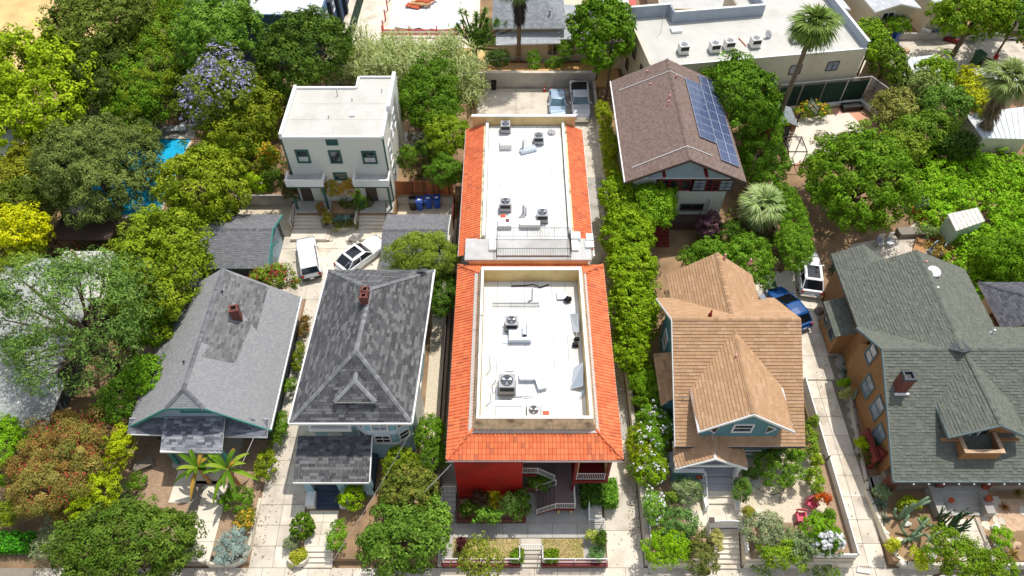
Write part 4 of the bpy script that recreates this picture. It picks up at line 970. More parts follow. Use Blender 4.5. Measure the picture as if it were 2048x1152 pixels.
for (u0, u1) in ((572, 648), (707, 779)):
    a, b = at(u0, 360, 4.7), at(u1, 360, 4.7); x0, x1 = a.x, b.x
    h = MB().box(x0, x1, 46.25, 47.55, 4.25, 4.45).build('porch_hood', 'white_siding', wh)
    MB().box(x0 + .1, x1 - .1, 46.4, 47.5, 4.452, 4.47).build('hood_roofing', 'grey_roofing', h)
    c = MB().box(x0, x1, 46.22, 46.36, 4.25, 5.0).box(x0, x0 + .12, 46.36, 47.5, 4.25, 5.0).box(x1 - .12, x1, 46.36, 47.5, 4.25, 5.0).build('hood_parapet', 'white_paint', h)
    MB().box(x0 + .1, x1 - .1, 46.25, 46.35, 4.08, 4.25).build('hood_fascia', 'green_trim', wh)
    for x in (x0 + .25, x1 - .25): MB().box(x - .09, x + .09, 46.4, 46.58, 1.2, 4.1).build('post', 'green_trim', wh)
    MB().box(x0 + .6, x0 + 1.6, 47.5, 47.56, 1.25, 3.4).build('door', 'brown_trim', wh)
    MB().box(x0 + .1, x1 - .1, 46.0, 47.55, 1.15, 1.28).build('porch_floor', 'concrete_grey', wh)
for (x, y, h_) in ((-15.6, 53.3, .9), (-14.2, 52.6, .3), (-15.9, 50.2, .3), (-11.7, 53.9, .4)): MB().cyl((x, y), .05, wz - .08, wz + h_ * .7, 8).build('vent_pipe', 'metal', wh)
MB().obox((-13.9, 50.6, wz + .02), (.5, .5, .18)).build('roof_vent', 'white_paint', wh)
# twin flights of steps and landings
for k, (u0, u1, lab) in enumerate(((590, 650, 'left flight of pale steps up to the white duplex, beside the gravel strip'), (718, 776, 'right flight of pale steps up to the white duplex, beside the recycling bins'))):
    x0, x1 = at(u0, 430, .7).x, at(u1, 430, .7).x; t = thing('steps', lab, 'steps', ((x0 + x1) / 2, 45.5, 0))
    for i in range(6): MB().box(x0, x1, 44.9 + i * .32, 47.0, .3 + i * .15, .3 + (i + 1) * .15 + .002 * i).box(x0, x1, 44.83 + i * .32, 44.9 + i * .32, .25 + (i + 1) * .15, .3 + (i + 1) * .15).build('step', 'concrete_new', t)
    xa, xb = (x0 - .05, x1 + .4) if k == 0 else (x0 - .4, x1 + .3)
    MB().box(xa, xb, 43.6, 44.95, 0, .3).build('landing', 'concrete_new', t)
    xs = xb if k == 0 else xa
    for i in range(2): MB().box(xs - (0 if k == 0 else .3 * (i + 1)), xs + (.3 * (i + 1) if k == 0 else 0), 43.6 + .002, 44.9, 0, .2 - i * .1).build('step', 'concrete_new', t)
    for x in (x0 + .05, x1 - .05): railing(t, [(x, 44.95, .35), (x, 46.6, 1.2)], .9, 'iron', gap=3, name='handrail')
    MB().box(x0 - .2, x0, 44.9, 47.2, 0, 1.3).build('stair_cheek', 'concrete', t)
t = thing('retaining_wall', 'pale concrete wall holding the white house yard above the gravel strip', 'wall', (-22.5, 46, 0)); MB().box(-25.6, -19.72, 48.1, 48.29, 0, 1.35).build('wall', 'concrete_grey', t); MB().box(-25.8, -25.6, 44.4, 48.29, 0, 1.35).build('wall', 'concrete_grey', t)
t = thing('retaining_wall', 'low curved concrete planter wall between the twin flights of steps', 'wall', (-15.2, 45, 0))
for i in range(8):
    a0, a1 = math.pi * (1 + i / 8), math.pi * (1 + (i + 1) / 8); c0 = (-15.3, 45.6)
    MB().prism([(c0[0] + 1.5 * math.cos(a0), c0[1] + .9 * math.sin(a0)), (c0[0] + 1.5 * math.cos(a1), c0[1] + .9 * math.sin(a1)), (c0[0] + 1.3 * math.cos(a1), c0[1] + .75 * math.sin(a1)), (c0[0] + 1.3 * math.cos(a0), c0[1] + .75 * math.sin(a0))], 0, .6).build('wall_block', 'concrete_grey', t)
MB().prism([(-16.6, 45.6), (-15.3, 44.9), (-14.0, 45.6), (-14.0, 47.5), (-16.6, 47.5)], 0, .52).build('soil', 'earth', t)
structure('gravel_strip', MB().box(-25.6, -20.0, 44.4, 48.1, -.1, .02), 'gravel')
structure('gravel_strip', MB().box(-10.7, -5.3, 44.7, 48.3, -.1, .02), 'gravel')
t = thing('wood_fence', 'redwood board fence beside the white duplex, above the recycling bins', 'fence', (-8, 46.3, 1.0)); rng = random.Random(5)
n = 22
for i in range(n):
    x = -10.75 + 5.3 * i / n; q = MB(); k = rng.uniform(.75, 1.25); q.col = tuple(c * k for c in rng.choice(G('8a4f2a', '7a4222', '9a5c32', '6a3a20'))); q.box(x + .008, x + 5.3 / n - .008, 48.42 + rng.uniform(0, .01), 48.46, .9, 2.85 + rng.uniform(-.03, .03)); q.build('fence_board', 'redwood', t)
q = MB(); q.col = hx('6a3a20'); q.box(-10.75, -5.4, 48.47, 48.53, 1.3, 1.4).box(-10.75, -5.4, 48.47, 48.53, 2.5, 2.6); q.build('fence_rail', 'redwood', t)
MB().box(-10.74, -5.4, 48.25, 48.4, 0, .95).build('wall', 'concrete_grey', t)
t = thing('wood_fence', 'red brown fence panel edge on beside the recycling bins', 'fence', (-5.35, 45, 0))
for i in range(7): MB().box(-5.38, -5.32, 45.0 + i * .42, 45.4 + i * .42, 0, 1.9).build('fence_board', 'maroon_step', t)

# --- brown shingled craftsman with solar panels
br = thing('house', 'sage sided house under a broad brown gable roof carrying rows of solar panels', 'house', (14.8, 52, 0))
BRN = G('7c6a62', '806e66', '76655d', '837169')
sx0, sx1, sy0, sy1 = 9.62, 19.95, 44.95, 59.2
gable_walls(br, 'Y', 10.6, 19.0, 46.2, 58.3, .2, 5.9, 7.9, 'sage_siding')
siding(br, 'S', (14.8, 46.18), 8.4, 2.9, 5.3, 'sage_siding', .17)
siding(br, 'S', (14.8, 46.18), 8.4, 5.45, 7.6, 'bungalow_gable', .17, top=lambda z: (-4.2 if z < 5.9 else -4.2 + (z - 5.9) * 2.1, 4.2 if z < 5.9 else 4.2 - (z - 5.9) * 2.1))
brf = shingle_roof(br, [[(sx0, sy1, 6), (sx0, sy0, 6), (14.7, sy0, 8.5), (14.7, sy1, 8.5)], [(sx1, sy0, 6), (sx1, sy1, 6), (14.7, sy1, 8.5), (14.7, sy0, 8.5)]], .26, .18, .028, BRN, 'brown_trim', .16, caps=[((14.7, sy0, 8.52), (14.7, sy1, 8.52))], seed=71, jit=.05, tv=.5)
boards(br, [((sx0, sy0 - .03, 6), (14.7, sy0 - .03, 8.5)), ((14.7, sy0 - .03, 8.5), (sx1, sy0 - .03, 6))], 'brown_trim', .08, .24)
boards(br, [((sx0 - .04, sy0, 6), (sx0 - .04, sy1, 6))], 'white_paint', .1, .14, 'gutter', -.1)
boards(br, [((10.6, 46.1, 5.35), (19.0, 46.1, 5.35))], 'white_paint', .1, .1, 'belt_course', 0)
for (u0, u1, v0, v1, pn) in ((1318, 1380, 361, 379, 'glass'), (1388, 1462, 361, 380, 'pale_glass')):
    a, b = wallpt(u0, v0, 46.1), wallpt(u1, v1, 46.1); n_ = 3; ww = (b.x - a.x) / n_
    for i in range(n_): window(br, 'S', (a.x + ww * (i + .5), 46.12, (a.z + b.z) / 2), ww - .14, a.z - b.z, 'red_trim' if (i == 1 or pn == 'glass') else 'brown_trim', pn if i != 1 else 'glass', fw=.05, nx=2 if pn != 'glass' else 1, nz=3 if pn != 'glass' else 1)
    MB().box(a.x - .2, b.x + .2, 46.135, 46.19, b.z - .2, a.z + .2).build('window_surround', 'brown_trim', br)
for x in (12.9, 16.5): MB().box(x - .12, x + .12, 45.0, 46.2, 6.9 - abs(x - 14.7) * .25, 7.1 - abs(x - 14.7) * .25).build('knee_brace', 'red_trim', br)
MB().box(12.3, 14.2, 46.05, 46.2, .2, 2.6).build('porch_shade_panel', 'recess_shade', br); window(br, 'S', (16.3, 46.14, 1.85), 1.9, .6, 'brown_trim', nx=2, nz=1)  # dark panel on the wall paints the shade of the porch opening
for x in (14.4, 17.9): MB().box(x - .15, x + .15, 45.9, 46.15, .2, 2.85).build('column', 'sage_siding', br)
MB().box(14.6, 17.8, 45.95, 46.1, .2, 1.2).build('porch_wall', 'sage_siding', br)
MB().box(12.2, 18.1, 45.0, 46.1, .2, 1.1).build('porch_floor', 'brown_trim', br)
for i in range(7): MB().box(12.75, 14.15, 45.0 - (i + 1) * .29, 45.0 - i * .29, 0, 1.12 - (i + 1) * .15).build('step', 'maroon_step', br)
for (u, v) in ((1294, 148), (1300, 174), (1338, 197), (1336, 208)): vent_pipe(brf, at(u, v, 7.4 if u < 1310 else 8.2), .4, .08)
vent_pipe(brf, at(1352, 157, 8.2), .4, .08)
for pts in (((sx0 + .6, 57.2), (14.7, 57.2), (16.6, 57.0)), ((sx0 + .7, 46.3), (14.7, 46.6), (17.0, 46.6))):
    P = [Vector((x, y, 8.5 - abs(x - 14.7) * (.4883 if x < 14.7 else .476) + .09)) for x, y in pts]; MB().tube(P, .035, 5).build('conduit', 'white_paint', brf)
def solar_panel(parent, ox, oy, w_, d_):
    """a panel lying on the right slope; ox across from ridge, oy along"""
    k = 1 / math.hypot(5.25, 2.5); ex = Vector((5.25 * k, 0, -2.5 * k)); ey = Vector((0, 1, 0)); nz = ex.cross(ey); 
    if nz.z < 0: nz = -nz
    o = Vector((14.7, 0, 8.5)) + nz * .12
    def slab(mb, a, b, c, d, h0, h1):
        vs = [o + ex * x + ey * y + nz * h for h in (h0, h1) for x, y in ((a, c), (b, c), (b, d), (a, d))]
        mb.add(vs, [(3, 2, 1, 0), (4, 5, 6, 7), (0, 1, 5, 4), (1, 2, 6, 5), (2, 3, 7, 6), (3, 0, 4, 7)])
    f = MB(); slab(f, ox, ox + w_, oy, oy + d_, 0, .035); p = f.build('panel_frame', 'solar_line', parent)
    c = MB(); n1 = 3; n2 = 6
    for i in range(n1):
        for j in range(n2):
            slab(c, ox + .02 + (w_ - .04) * i / n1 + .008, ox + .02 + (w_ - .04) * (i + 1) / n1 - .008, oy + .02 + (d_ - .04) * j / n2 + .004, oy + .02 + (d_ - .04) * (j + 1) / n2 - .004, .03, .042)
    c.build('solar_cells', 'solar', p)
    return p
slope_len = math.hypot(5.25, 2.5)
sp = thing('solar_array', 'blue solar panels covering the right slope of the brown roof', 'solar panels', (17.5, 52, 7))
for j in range(8): solar_panel(sp, 1.6, 48.6 + j * 1.06, 1.75, 1.02)
for j in range(9):
    for i in range(2): solar_panel(sp, 3.42 + i * 1.0, 46.5 + j * 1.36, .97, 1.32)

# --- grey-green roofed orange house on the right
GRN = G('6a6d63', '6d7066', '676a60', '717469')
oh = thing('house', 'large orange sided house with grey green shingle roof and gabled dormer balcony', 'house', (32, 27, .2))
K = .513
gable_walls(oh, 'X', 21.1, 30.0, 26.0, 45, .2, 3.75, 6.75, 'orange_siding', 27.3)
gable_walls(oh, 'Y', 26.3, 35.0, 29.8, 35.5, .2, 4.8, 7.0, 'orange_siding', 30.65)
MB().box(26.3, 27.7, 35.5, 37.4, .2, 4.9).build('rear_wing', 'orange_siding', oh)
gable_walls(oh, 'Y', 29.0, 33.5, 22.25, 25, 4.2, 5.1, 6.4, 'orange_siding', 31.25)
zR = 3.0 + 7.8 * K; zK = 7.4
wl = lambda x: 4.8 + (x - 25.6) * .515
oroof = shingle_roof(oh, [
    [(25.3, 19.5, 3.0), (47, 19.5, 3.0), (47, 27.3, zR), (25.45, 27.3, zR)],
    [(47, 30.6, 4.9), (25.45, 30.6, 4.9), (25.45, 27.3, zR), (47, 27.3, zR)],
    [(25.6, 37.9, 4.8), (25.6, 30.5, 4.8), (27.8, 28.6, wl(27.8)), (27.8, 37.9, wl(27.8))],
    [(27.8, 36.0, wl(27.8)), (27.8, 28.6, wl(27.8)), (30.65, 26.9, wl(30.65)), (30.65, 36.0, wl(30.65))],
    [(35.7, 28.5, 4.8), (35.7, 36.3, 4.8), (30.65, 36.0, zK), (30.65, 26.9, zK)],
    [(29.6, 36.7, 5.2), (27.8, 37.9, wl(27.8)), (27.8, 35.9, wl(27.8))],
    [(28.6, 24.1, 5.25), (28.6, 21.55, 5.25), (31.25, 21.6, 6.85), (31.15, 27.2, 6.85)],
    [(33.9, 21.55, 5.25), (33.9, 24.1, 5.25), (31.15, 27.2, 6.85), (31.25, 21.6, 6.85)],
], .34, .21, .034, GRN, 'grey_trim', .18, caps=[((25.45, 27.3, zR), (30, 27.3, zR)), ((32, 27.3, zR), (47, 27.3, zR)), ((30.65, 27.0, zK), (30.65, 36.0, zK)), ((31.25, 21.6, 6.87), (31.15, 27.0, 6.87))], seed=81, jit=.04, tv=.3)
boards(oh, [((25.27, 19.5, 3.0), (25.42, 27.3, zR)), ((25.42, 27.3, zR), (25.42, 30.6, 4.9)), ((28.6, 21.52, 5.25), (31.25, 21.57, 6.85)), ((31.25, 21.57, 6.85), (33.9, 21.52, 5.25)), ((25.3, 19.47, 3.0), (47, 19.47, 3.0))], 'grey_trim', .09, .22)
q = MB(); q.add([(29.9, 27.25, 7.05), (30.65, 26.75, 7.4), (31.5, 27.25, 7.05), (30.65, 28.0, 7.45)], [(0, 1, 3), (1, 2, 3), (2, 1, 0)]); q.build('ridge_gablet', 'slate_siding', oroof)
for (y0, z0, w_, h_) in ((25.0, 2.9, 1.0, 1.7), (26.9, 2.7, 1.1, 1.5), (28.5, 4.6, .9, 1.5), (23.4, 2.0, 1.0, 1.4)): window(oh, 'W', (25.98, y0, z0), w_, h_, 'grey_trim', 'pale_glass')
b = MB().box(25.2, 26.3, 31.4, 34.4, .2, 2.9); b.build('side_bay', 'orange_siding', oh); window(oh, 'W', (25.18, 32.3, 1.9), .8, 1.1, 'grey_trim', 'glass'); window(oh, 'W', (25.18, 33.6, 1.9), .8, 1.1, 'grey_trim', 'glass')
shingle_roof(oh, [[(24.8, 34.6, 2.8), (24.8, 31.2, 2.8), (26.2, 31.2, 3.4), (26.2, 34.6, 3.4)]], .3, .19, .022, GRN, 'grey_trim', .12, seed=85, name='bay_roof')
# balcony in the dormer
MB().box(29.7, 32.25, 20.75, 20.9, 3.65, 4.65).build('balcony', 'orange_siding', oh)
for x in (29.7, 32.1): MB().box(x, x + .15, 20.9, 22.2, 3.9, 4.65).build('balcony_side', 'orange_siding', oh)
MB().box(29.65, 32.3, 20.68, 20.94, 4.65, 4.72).build('coping', 'rock_tan', oh)
for x in (29.65, 32.05): MB().box(x, x + .25, 20.94, 22.2, 4.65, 4.72).build('coping', 'rock_tan', oh)
MB().box(29.85, 32.1, 20.9, 22.2, 3.85, 3.92).build('balcony_floor', 'brown_trim', oh)
MB().box(29.9, 31.7, 22.16, 22.24, 4.0, 5.7).build('door', 'glass', oh)
for x in (30.6, 31.1): MB().box(x, x + .07, 22.1, 22.18, 4.0, 5.7).build('door_frame', 'white_paint', oh)
for x in (28.5, 32.35): MB().box(x, x + 1.3, 21.6, 21.8, 4.55, 4.65).build('outrigger', 'orange_siding', oh)
chimney(oroof, 26.35, 25.0, 5.2, 7.1, .75, .75, 0, 'brick', 'slate_siding')
MB().box(25.9, 26.85, 24.45, 24.58, 5.6, 5.75).build('flashing', 'white_paint', oroof)
dish(tuple(at(1862, 552, 6.65)), .5, R(8), R(20), 'white_paint', 'round white satellite dish lying near the grey green ridge', .55)
for (u, v, z, mm) in ((1849, 528, 7.0, 'pink_flash'), (1872, 580, 6.9, 'white_paint'), (1985, 665, 5.7, 'white_paint'), (2018, 690, 5.2, 'white_paint')): vent_pipe(oroof, at(u, v, z), .35, .08, mm)
MB().obox(at(1907, 643, 6.75), (.6, .4, .06), .3, (0, .47)).build('roof_vent', 'rock_tan', oroof)
# porch front: beam, posts, walls, steps
MB().box(25.8, 45, 20.9, 21.1, 2.3, 3.0).build('porch_beam', 'taupe', oh)
for i in range(9): MB().box(26.6 + i * 1.0, 26.68 + i * 1.0, 19.32, 19.6, 2.75, 2.85).build('rafter_tail', 'white_paint', oh)
MB().box(25.9, 45, 20.0, 21.1, .2, 1.1).build('porch_floor', 'taupe', oh)
for x in (26.1, 29.4, 32.6, 37): MB().box(x - .3, x + .3, 19.9, 20.5, .2, 2.8).build('column', 'brick', oh)
for i in range(5): MB().box(29.3, 32.0, 20.0 - (i + 1) * .36, 20.0 - i * .36, .2, 1.1 - (i + 1) * .16).build('step', 'concrete_grey', oh)
for x in (29.0, 32.3): MB().box(x - .3, x + .3, 18.1, 20.0, .2, .95).build('stair_cheek', 'concrete_grey', oh)
for i in range(6): MB().box(25.6, 26.0, 21.8 + i * .3, 22.1 + i * .3, .2, 2.2 - i * .3).build('side_step', 'maroon_step', oh)
MB().box(25.3, 25.55, 21.6, 24.0, .2, 1.8).build('stair_wall', 'maroon_step', oh)
for i in range(4): MB().box(25.1 + i * .28, 26.3, 19.9, 21.0, .1, .2 + i * .16).build('step', 'concrete_grey', oh)

# --- far right house
fr = thing('house', 'small beige house with a dark grey hip roof at the far right edge', 'house', (42, 34, 0))
MB().box(38.1, 50, 28, 35.3, 0, 3.2).build('wall', 'beige_stucco', fr)
shingle_roof(fr, [[(37.4, 36.1, 3.4), (37.4, 31.5, 3.4), (41.0, 31.5, 5.3), (41.0, 32.4, 5.3)], [(50, 36.1, 3.4), (37.4, 36.1, 3.4), (41.0, 32.4, 5.3), (50, 32.4, 5.3)], [(37.4, 31.5, 3.4), (50, 27, 3.4), (50, 32.4, 5.3), (41, 32.4, 5.3), (41.0, 31.5, 5.3)][:0] or [(39.0, 27, 3.3), (50, 27, 3.3), (50, 32.4, 5.3), (41, 32.4, 5.3)], [(39.0, 31.4, 3.35), (39.0, 27.0, 3.3), (41, 32.4, 5.3)]], .3, .18, .02, G('5c5c62', '66666c', '525258'), 'white_paint', .14, caps=[((37.4, 36.1, 3.42), (41, 32.4, 5.32)), ((41, 32.4, 5.32), (50, 32.4, 5.32))], seed=91, jit=.08)
window(fr, 'W', (38.08, 33, 1.8), 1.4, 1.0, 'brown_trim')
vent_pipe(fr, (42.5, 34.4, 4.6), .3, .2, 'white_paint')

# --- beige apartment building at the back right
bz = thing('apartment_building', 'long beige stucco apartment block with white flat roof, grey parapets and rooftop air conditioners', 'apartment building', (25, 66, 0))
O = Vector((13.64, 61.05, 0)); A_ = R(8.2); ex = Vector((math.cos(A_), math.sin(A_), 0)); ey = Vector((-math.sin(A_), math.cos(A_), 0))
def LB(x, y, z=0): return O + ex * x + ey * y + Vector((0, 0, z))
def lbox(mb, x0, x1, y0, y1, z0, z1): c = LB((x0 + x1) / 2, (y0 + y1) / 2, (z0 + z1) / 2); return mb.obox(c, (x1 - x0, y1 - y0, z1 - z0), A_)
lbox(lbox(MB(), 0, 22.7, 0, 9.0, 0, 6.1), 12.5, 22.7, 9, 13.5, 0, 6.1).build('wall', 'beige_stucco', bz)
rr = lbox(lbox(MB(), .15, 22.5, .15, 9.0, 6.1, 6.16), 12.6, 22.5, 9, 13.4, 6.1, 6.16).build('flat_roof', 'cream_roof', bz)
pp = MB(); lbox(pp, 0, 22.7, 0, .14, 6.1, 6.3); lbox(pp, 0, .16, .14, 9.2, 6.1, 6.5); 
pp.build('parapet', 'beige_stucco', bz)
pp = MB(); lbox(pp, 22.5, 22.7, .14, 13.5, 6.1, 7.1); lbox(pp, 0, 4.6, 9.0, 9.2, 6.1, 7.5); lbox(pp, 4.4, 4.6, 7.6, 9.0, 6.1, 7.5); lbox(pp, 4.6, 14.5, 7.6, 7.8, 6.1, 7.4); lbox(pp, 14.3, 14.5, 7.8, 12.0, 6.1, 7.4); lbox(pp, 14.5, 22.6, 13.3, 13.5, 6.1, 7.3)
pp.build('parapet', 'grey_parapet', bz, label='tall grey inner parapets')
cp = MB(); lbox(cp, 22.46, 22.74, 0, 13.5, 7.1, 7.16); lbox(cp, 0, 4.6, 8.96, 9.24, 7.5, 7.56); lbox(cp, 4.56, 14.5, 7.56, 7.84, 7.4, 7.47); lbox(cp, -.03, 22.7, -.03, .17, 6.3, 6.35); cp.build('coping', 'white_paint', bz)
for s, z in ((11.2, 4.5), (15.6, 4.55), (19.6, 4.6), (11.3, 1.9), (15.7, 1.9), (19.8, 1.9), (5.5, 4.5)):
    p = LB(s, -.01, z); window(bz, (ex, -ey), p, 1.15, .95, 'brown_trim', 'pale_glass', nz=1, nx=2, fw=.06)
for t_, z in ((2.2, 4.4), (5.2, 4.6), (7, 2.0)):
    window(bz, (-ey, -ex), LB(-.01, t_, z), .9, 1.1, 'brown_trim', 'glass', nz=1, fw=.06)
# ------------------------------------------------------------------ vehicles
def lerp(a, b, t): return a + (b - a) * t
def car(label, loc, rz, paint, L=4.6, W=1.85, H=1.6, hood=.95, belt=1.0, xc=.75, xrf=.25, xrr=-1.7, xb=-2.1, deck=.95, sunroof=False, bed=None, rails=False, screen='car_glass', glass='car_glass', bumper=None, plate=True, cat='car', name='car', grille=False):
    """nose towards local +x; xc cowl, xrf / xrr roof ends, xb foot of the rear glass"""
    t = thing(name, label, cat, loc, None, rz); l2 = L / 2; w2 = W / 2; off = Vector((0, 0, 0))
    def bld(mb, nm, m, par=t, smooth=False):
        me = mb.mesh(nm, off, smooth); return link(nm, me, par, m)
    st = [(-l2, .80, .45, deck * .72), (-l2 + .08, .90, .3, deck * .93), (-l2 + .5, .98, .24, deck), (xb, 1, .22, deck), ((xb + xc) / 2, 1, .2, belt), (xc, 1, .2, belt * .99), (lerp(xc, l2, .45), .985, .22, hood), (l2 - .35, .92, .25, hood * .9), (l2 - .06, .80, .32, hood * .74), (l2, .66, .4, hood * .6)]
    if bed: st = [(-l2, .97, .4, deck), (-l2 + .1, 1, .3, deck)] + [(bed[1], 1, .25, deck), (bed[1] + .02, 1, .22, belt)] + st[5:]
    m = MB(); vs = []; n = 9
    for (x, k, zb, zt) in st:
        w_ = w2 * k; half = [(w_ * .8, zb), (w_ * .97, zb + .1), (w_, lerp(zb, zt, .5)), (w_ * .965, zt - .1), (w_ * .86, zt - .015)]
        vs += [(x, y, z) for y, z in half] + [(x, -y, z) for y, z in half[::-1]]
    n = 10; fs = []
    for i in range(len(st) - 1):
        for k in range(n): fs.append((i * n + k, i * n + (k + 1) % n, (i + 1) * n + (k + 1) % n, (i + 1) * n + k))
    fs += [tuple(range(n - 1, -1, -1)), tuple(range((len(st) - 1) * n, len(st) * n))]
    m.add(vs, fs); body = bld(m, 'body', paint, smooth=False)
    md = body.modifiers.new('bevel', 'BEVEL'); md.width = .03; md.segments = 2; md.limit_method = 'ANGLE'; md.angle_limit = R(20)
    # greenhouse
    bw, rw = w2 * .9, w2 * .74; zr = H - .05; zb = belt - .03
    F = lambda s: Vector((xc, s * bw, zb)); Rf = lambda s: Vector((xrf, s * rw, zr)); Rr = lambda s: Vector((xrr, s * rw, zr - .02)); B = lambda s: Vector((xb, s * bw * .97, (deck if not bed else belt) - .03))
    bld(MB().face([F(-1), F(1), Rf(1), Rf(-1)]), 'windscreen', screen)
    bld(MB().face([B(1), B(-1), Rr(-1), Rr(1)]), 'rear_window', glass)
    for s in (1, -1):
        p = [F(s), Rf(s), Rr(s), B(s)]; p = p[::-1] if s < 0 else p; bld(MB().face(p[::-1]), 'side_window', glass)
    q = MB(); xs = [(xrf + .05, -.03), (xrf - .1, .03), ((xrf + xrr) / 2, .06), (xrr + .1, .03), (xrr - .06, -.04)]
    vs = []
    for x, dz in xs:
        for y in (-1.02, -.85, 0, .85, 1.02): vs.append((x, y * rw, zr + dz - (.04 if abs(y) > 1 else 0) + (.015 if y == 0 else 0)))
    fs = [(i * 5 + k, (i + 1) * 5 + k, (i + 1) * 5 + k + 1, i * 5 + k + 1) for i in range(4) for k in range(4)]
    q.add(vs, [f[::-1] for f in fs]); bld(q, 'roof', paint)
    for s in (1, -1):
        for a, b in ((F(s), Rf(s)), (Rr(s), B(s)), (Vector((lerp(xc, xb, .5), s * bw * 1.0, zb)), Vector((lerp(xrf, xrr, .48), s * rw * 1.01, zr)))): bld(MB().tube([a, b], .045, 5), 'pillar', paint)
        bld(MB().tube([Rf(s), Rr(s)], .05, 5), 'roof_edge', paint)
    if sunroof: bld(MB().box(lerp(xrf, xrr, .9), xrf - .22, -rw * .72, rw * .72, zr + .03, zr + .088), 'sunroof', 'car_glass')
    if rails:
        for s in (1, -1): bld(MB().tube([(xrf - .1, s * rw * .95, zr + .1), (xrr, s * rw * .95, zr + .1)], .03, 5), 'roof_rail', 'black')
    for s in (1, -1):
        bld(MB().ell((xc - .15, s * (w2 + .09), belt + .08), (.09, .13, .08), 8, 5), 'mirror', paint)
        bld(MB().obox((l2 - .16, s * w2 * .66, hood * .68), (.3, .34, .16), -s * .5), 'headlight', 'pale_glass')
        bld(MB().obox((-l2 + .07, s * w2 * .78, deck * .78), (.16, .2, .26), s * .25), 'tail_light', 'red_lamp')
    bp = bumper or paint
    bld(MB().obox((l2 - .02, 0, .45), (.16, W * .72, .2)), 'bumper', bp); bld(MB().obox((-l2 + .0, 0, .48), (.16, W * .88, .2)), 'bumper', bp)
    if plate: bld(MB().obox((-l2 - .085, 0, .55), (.015, .32, .15)), 'licence_plate', 'plastic_white')
    bld(MB().obox((l2 - .015, 0, hood * .62), (.06, W * .45, .2 if not grille else .3)), 'grille', 'black' if not grille else 'chrome')
    for x in (-l2 * .62, l2 * .64):
        for s in (1, -1):
            wl_ = MB().lathe([(.05, -.1), (.30, -.11), (.33, -.06), (.33, .06), (.30, .11), (.05, .1)], 16, (x, s * (w2 - .1), .33), 'Y'); wo = bld(wl_, 'wheel', 'rubber')
            bld(MB().lathe([(.0, .112 * s), (.2, .118 * s), (.21, .09 * s)], 12, (x, s * (w2 - .1), .33), 'Y'), 'rim', 'chrome', wo)
    if bed:
        x0, x1 = bed; q = MB(); q.box(x0, x1, -w2 + .12, w2 - .12, deck - .4, deck - .36); bld(q, 'truck_bed', 'black')
        bld(MB().box(x0, x1, -w2 + .1, w2 - .1, deck - .02, deck + .006), 'bed_liner', 'black')
        q = MB().box(x0 - .06, x1, -w2 + .02, -w2 + .14, deck - .05, deck + .09).box(x0 - .06, x1, w2 - .14, w2 - .02, deck - .05, deck + .09).box(x0 - .08, x0, -w2 + .02, w2 - .02, deck - .05, deck + .09); bld(q, 'bed_rail', paint)
    return t
p = at(616, 512, .8); car('white boxy estate car with its black rear window facing the street in the courtyard', (p.x, p.y, 0), R(107), 'car_white', 4.7, 1.8, 1.62, .98, 1.0, .85, .45, -1.95, -2.25, 1.02, bumper='black', rails=False)
p = at(722, 506, .8); car('white coupe with black glass sunroof parked slantwise beside the right garage', (p.x, p.y, 0), R(48), 'car_white', 4.8, 1.9, 1.5, .92, .95, .7, .05, -1.35, -2.1, .95, sunroof=True)
p = at(1620, 543, .8); car('white car with glass roof and silver bumper parked near the grey green roof', (p.x, p.y, 0), R(80), 'car_white', 4.8, 1.92, 1.6, .98, 1.02, .75, .2, -1.5, -2.15, 1.02, sunroof=True, bumper='chrome')
p = at(1578, 612, .8); car('shiny blue car squeezed behind the tan roof of the teal house', (p.x, p.y, 0), R(112), 'car_blue', 4.4, 1.78, 1.5, .92, .95, 1.05, -.1, -1.4, -1.95, .95, screen='car_glass')
p = at(1115, 205, .8); car('silver blue sedan facing the street in the rear parking lot', (p.x, p.y, 0), R(-91), 'car_silver', 4.7, 1.82, 1.45, .92, .95, .8, .1, -1.2, -1.75, .98, screen='car_screen')
p = at(1160, 200, .9); car('grey pickup truck with black bed beside the silver sedan', (p.x, p.y, 0), R(-90), 'car_grey', 5.8, 2.0, 1.85, 1.18, 1.2, 1.1, .6, -.55, -.75, 1.15, bed=(-2.85, -.85), screen='car_screen', name='pickup_truck', cat='pickup truck', grille=True, bumper='chrome')

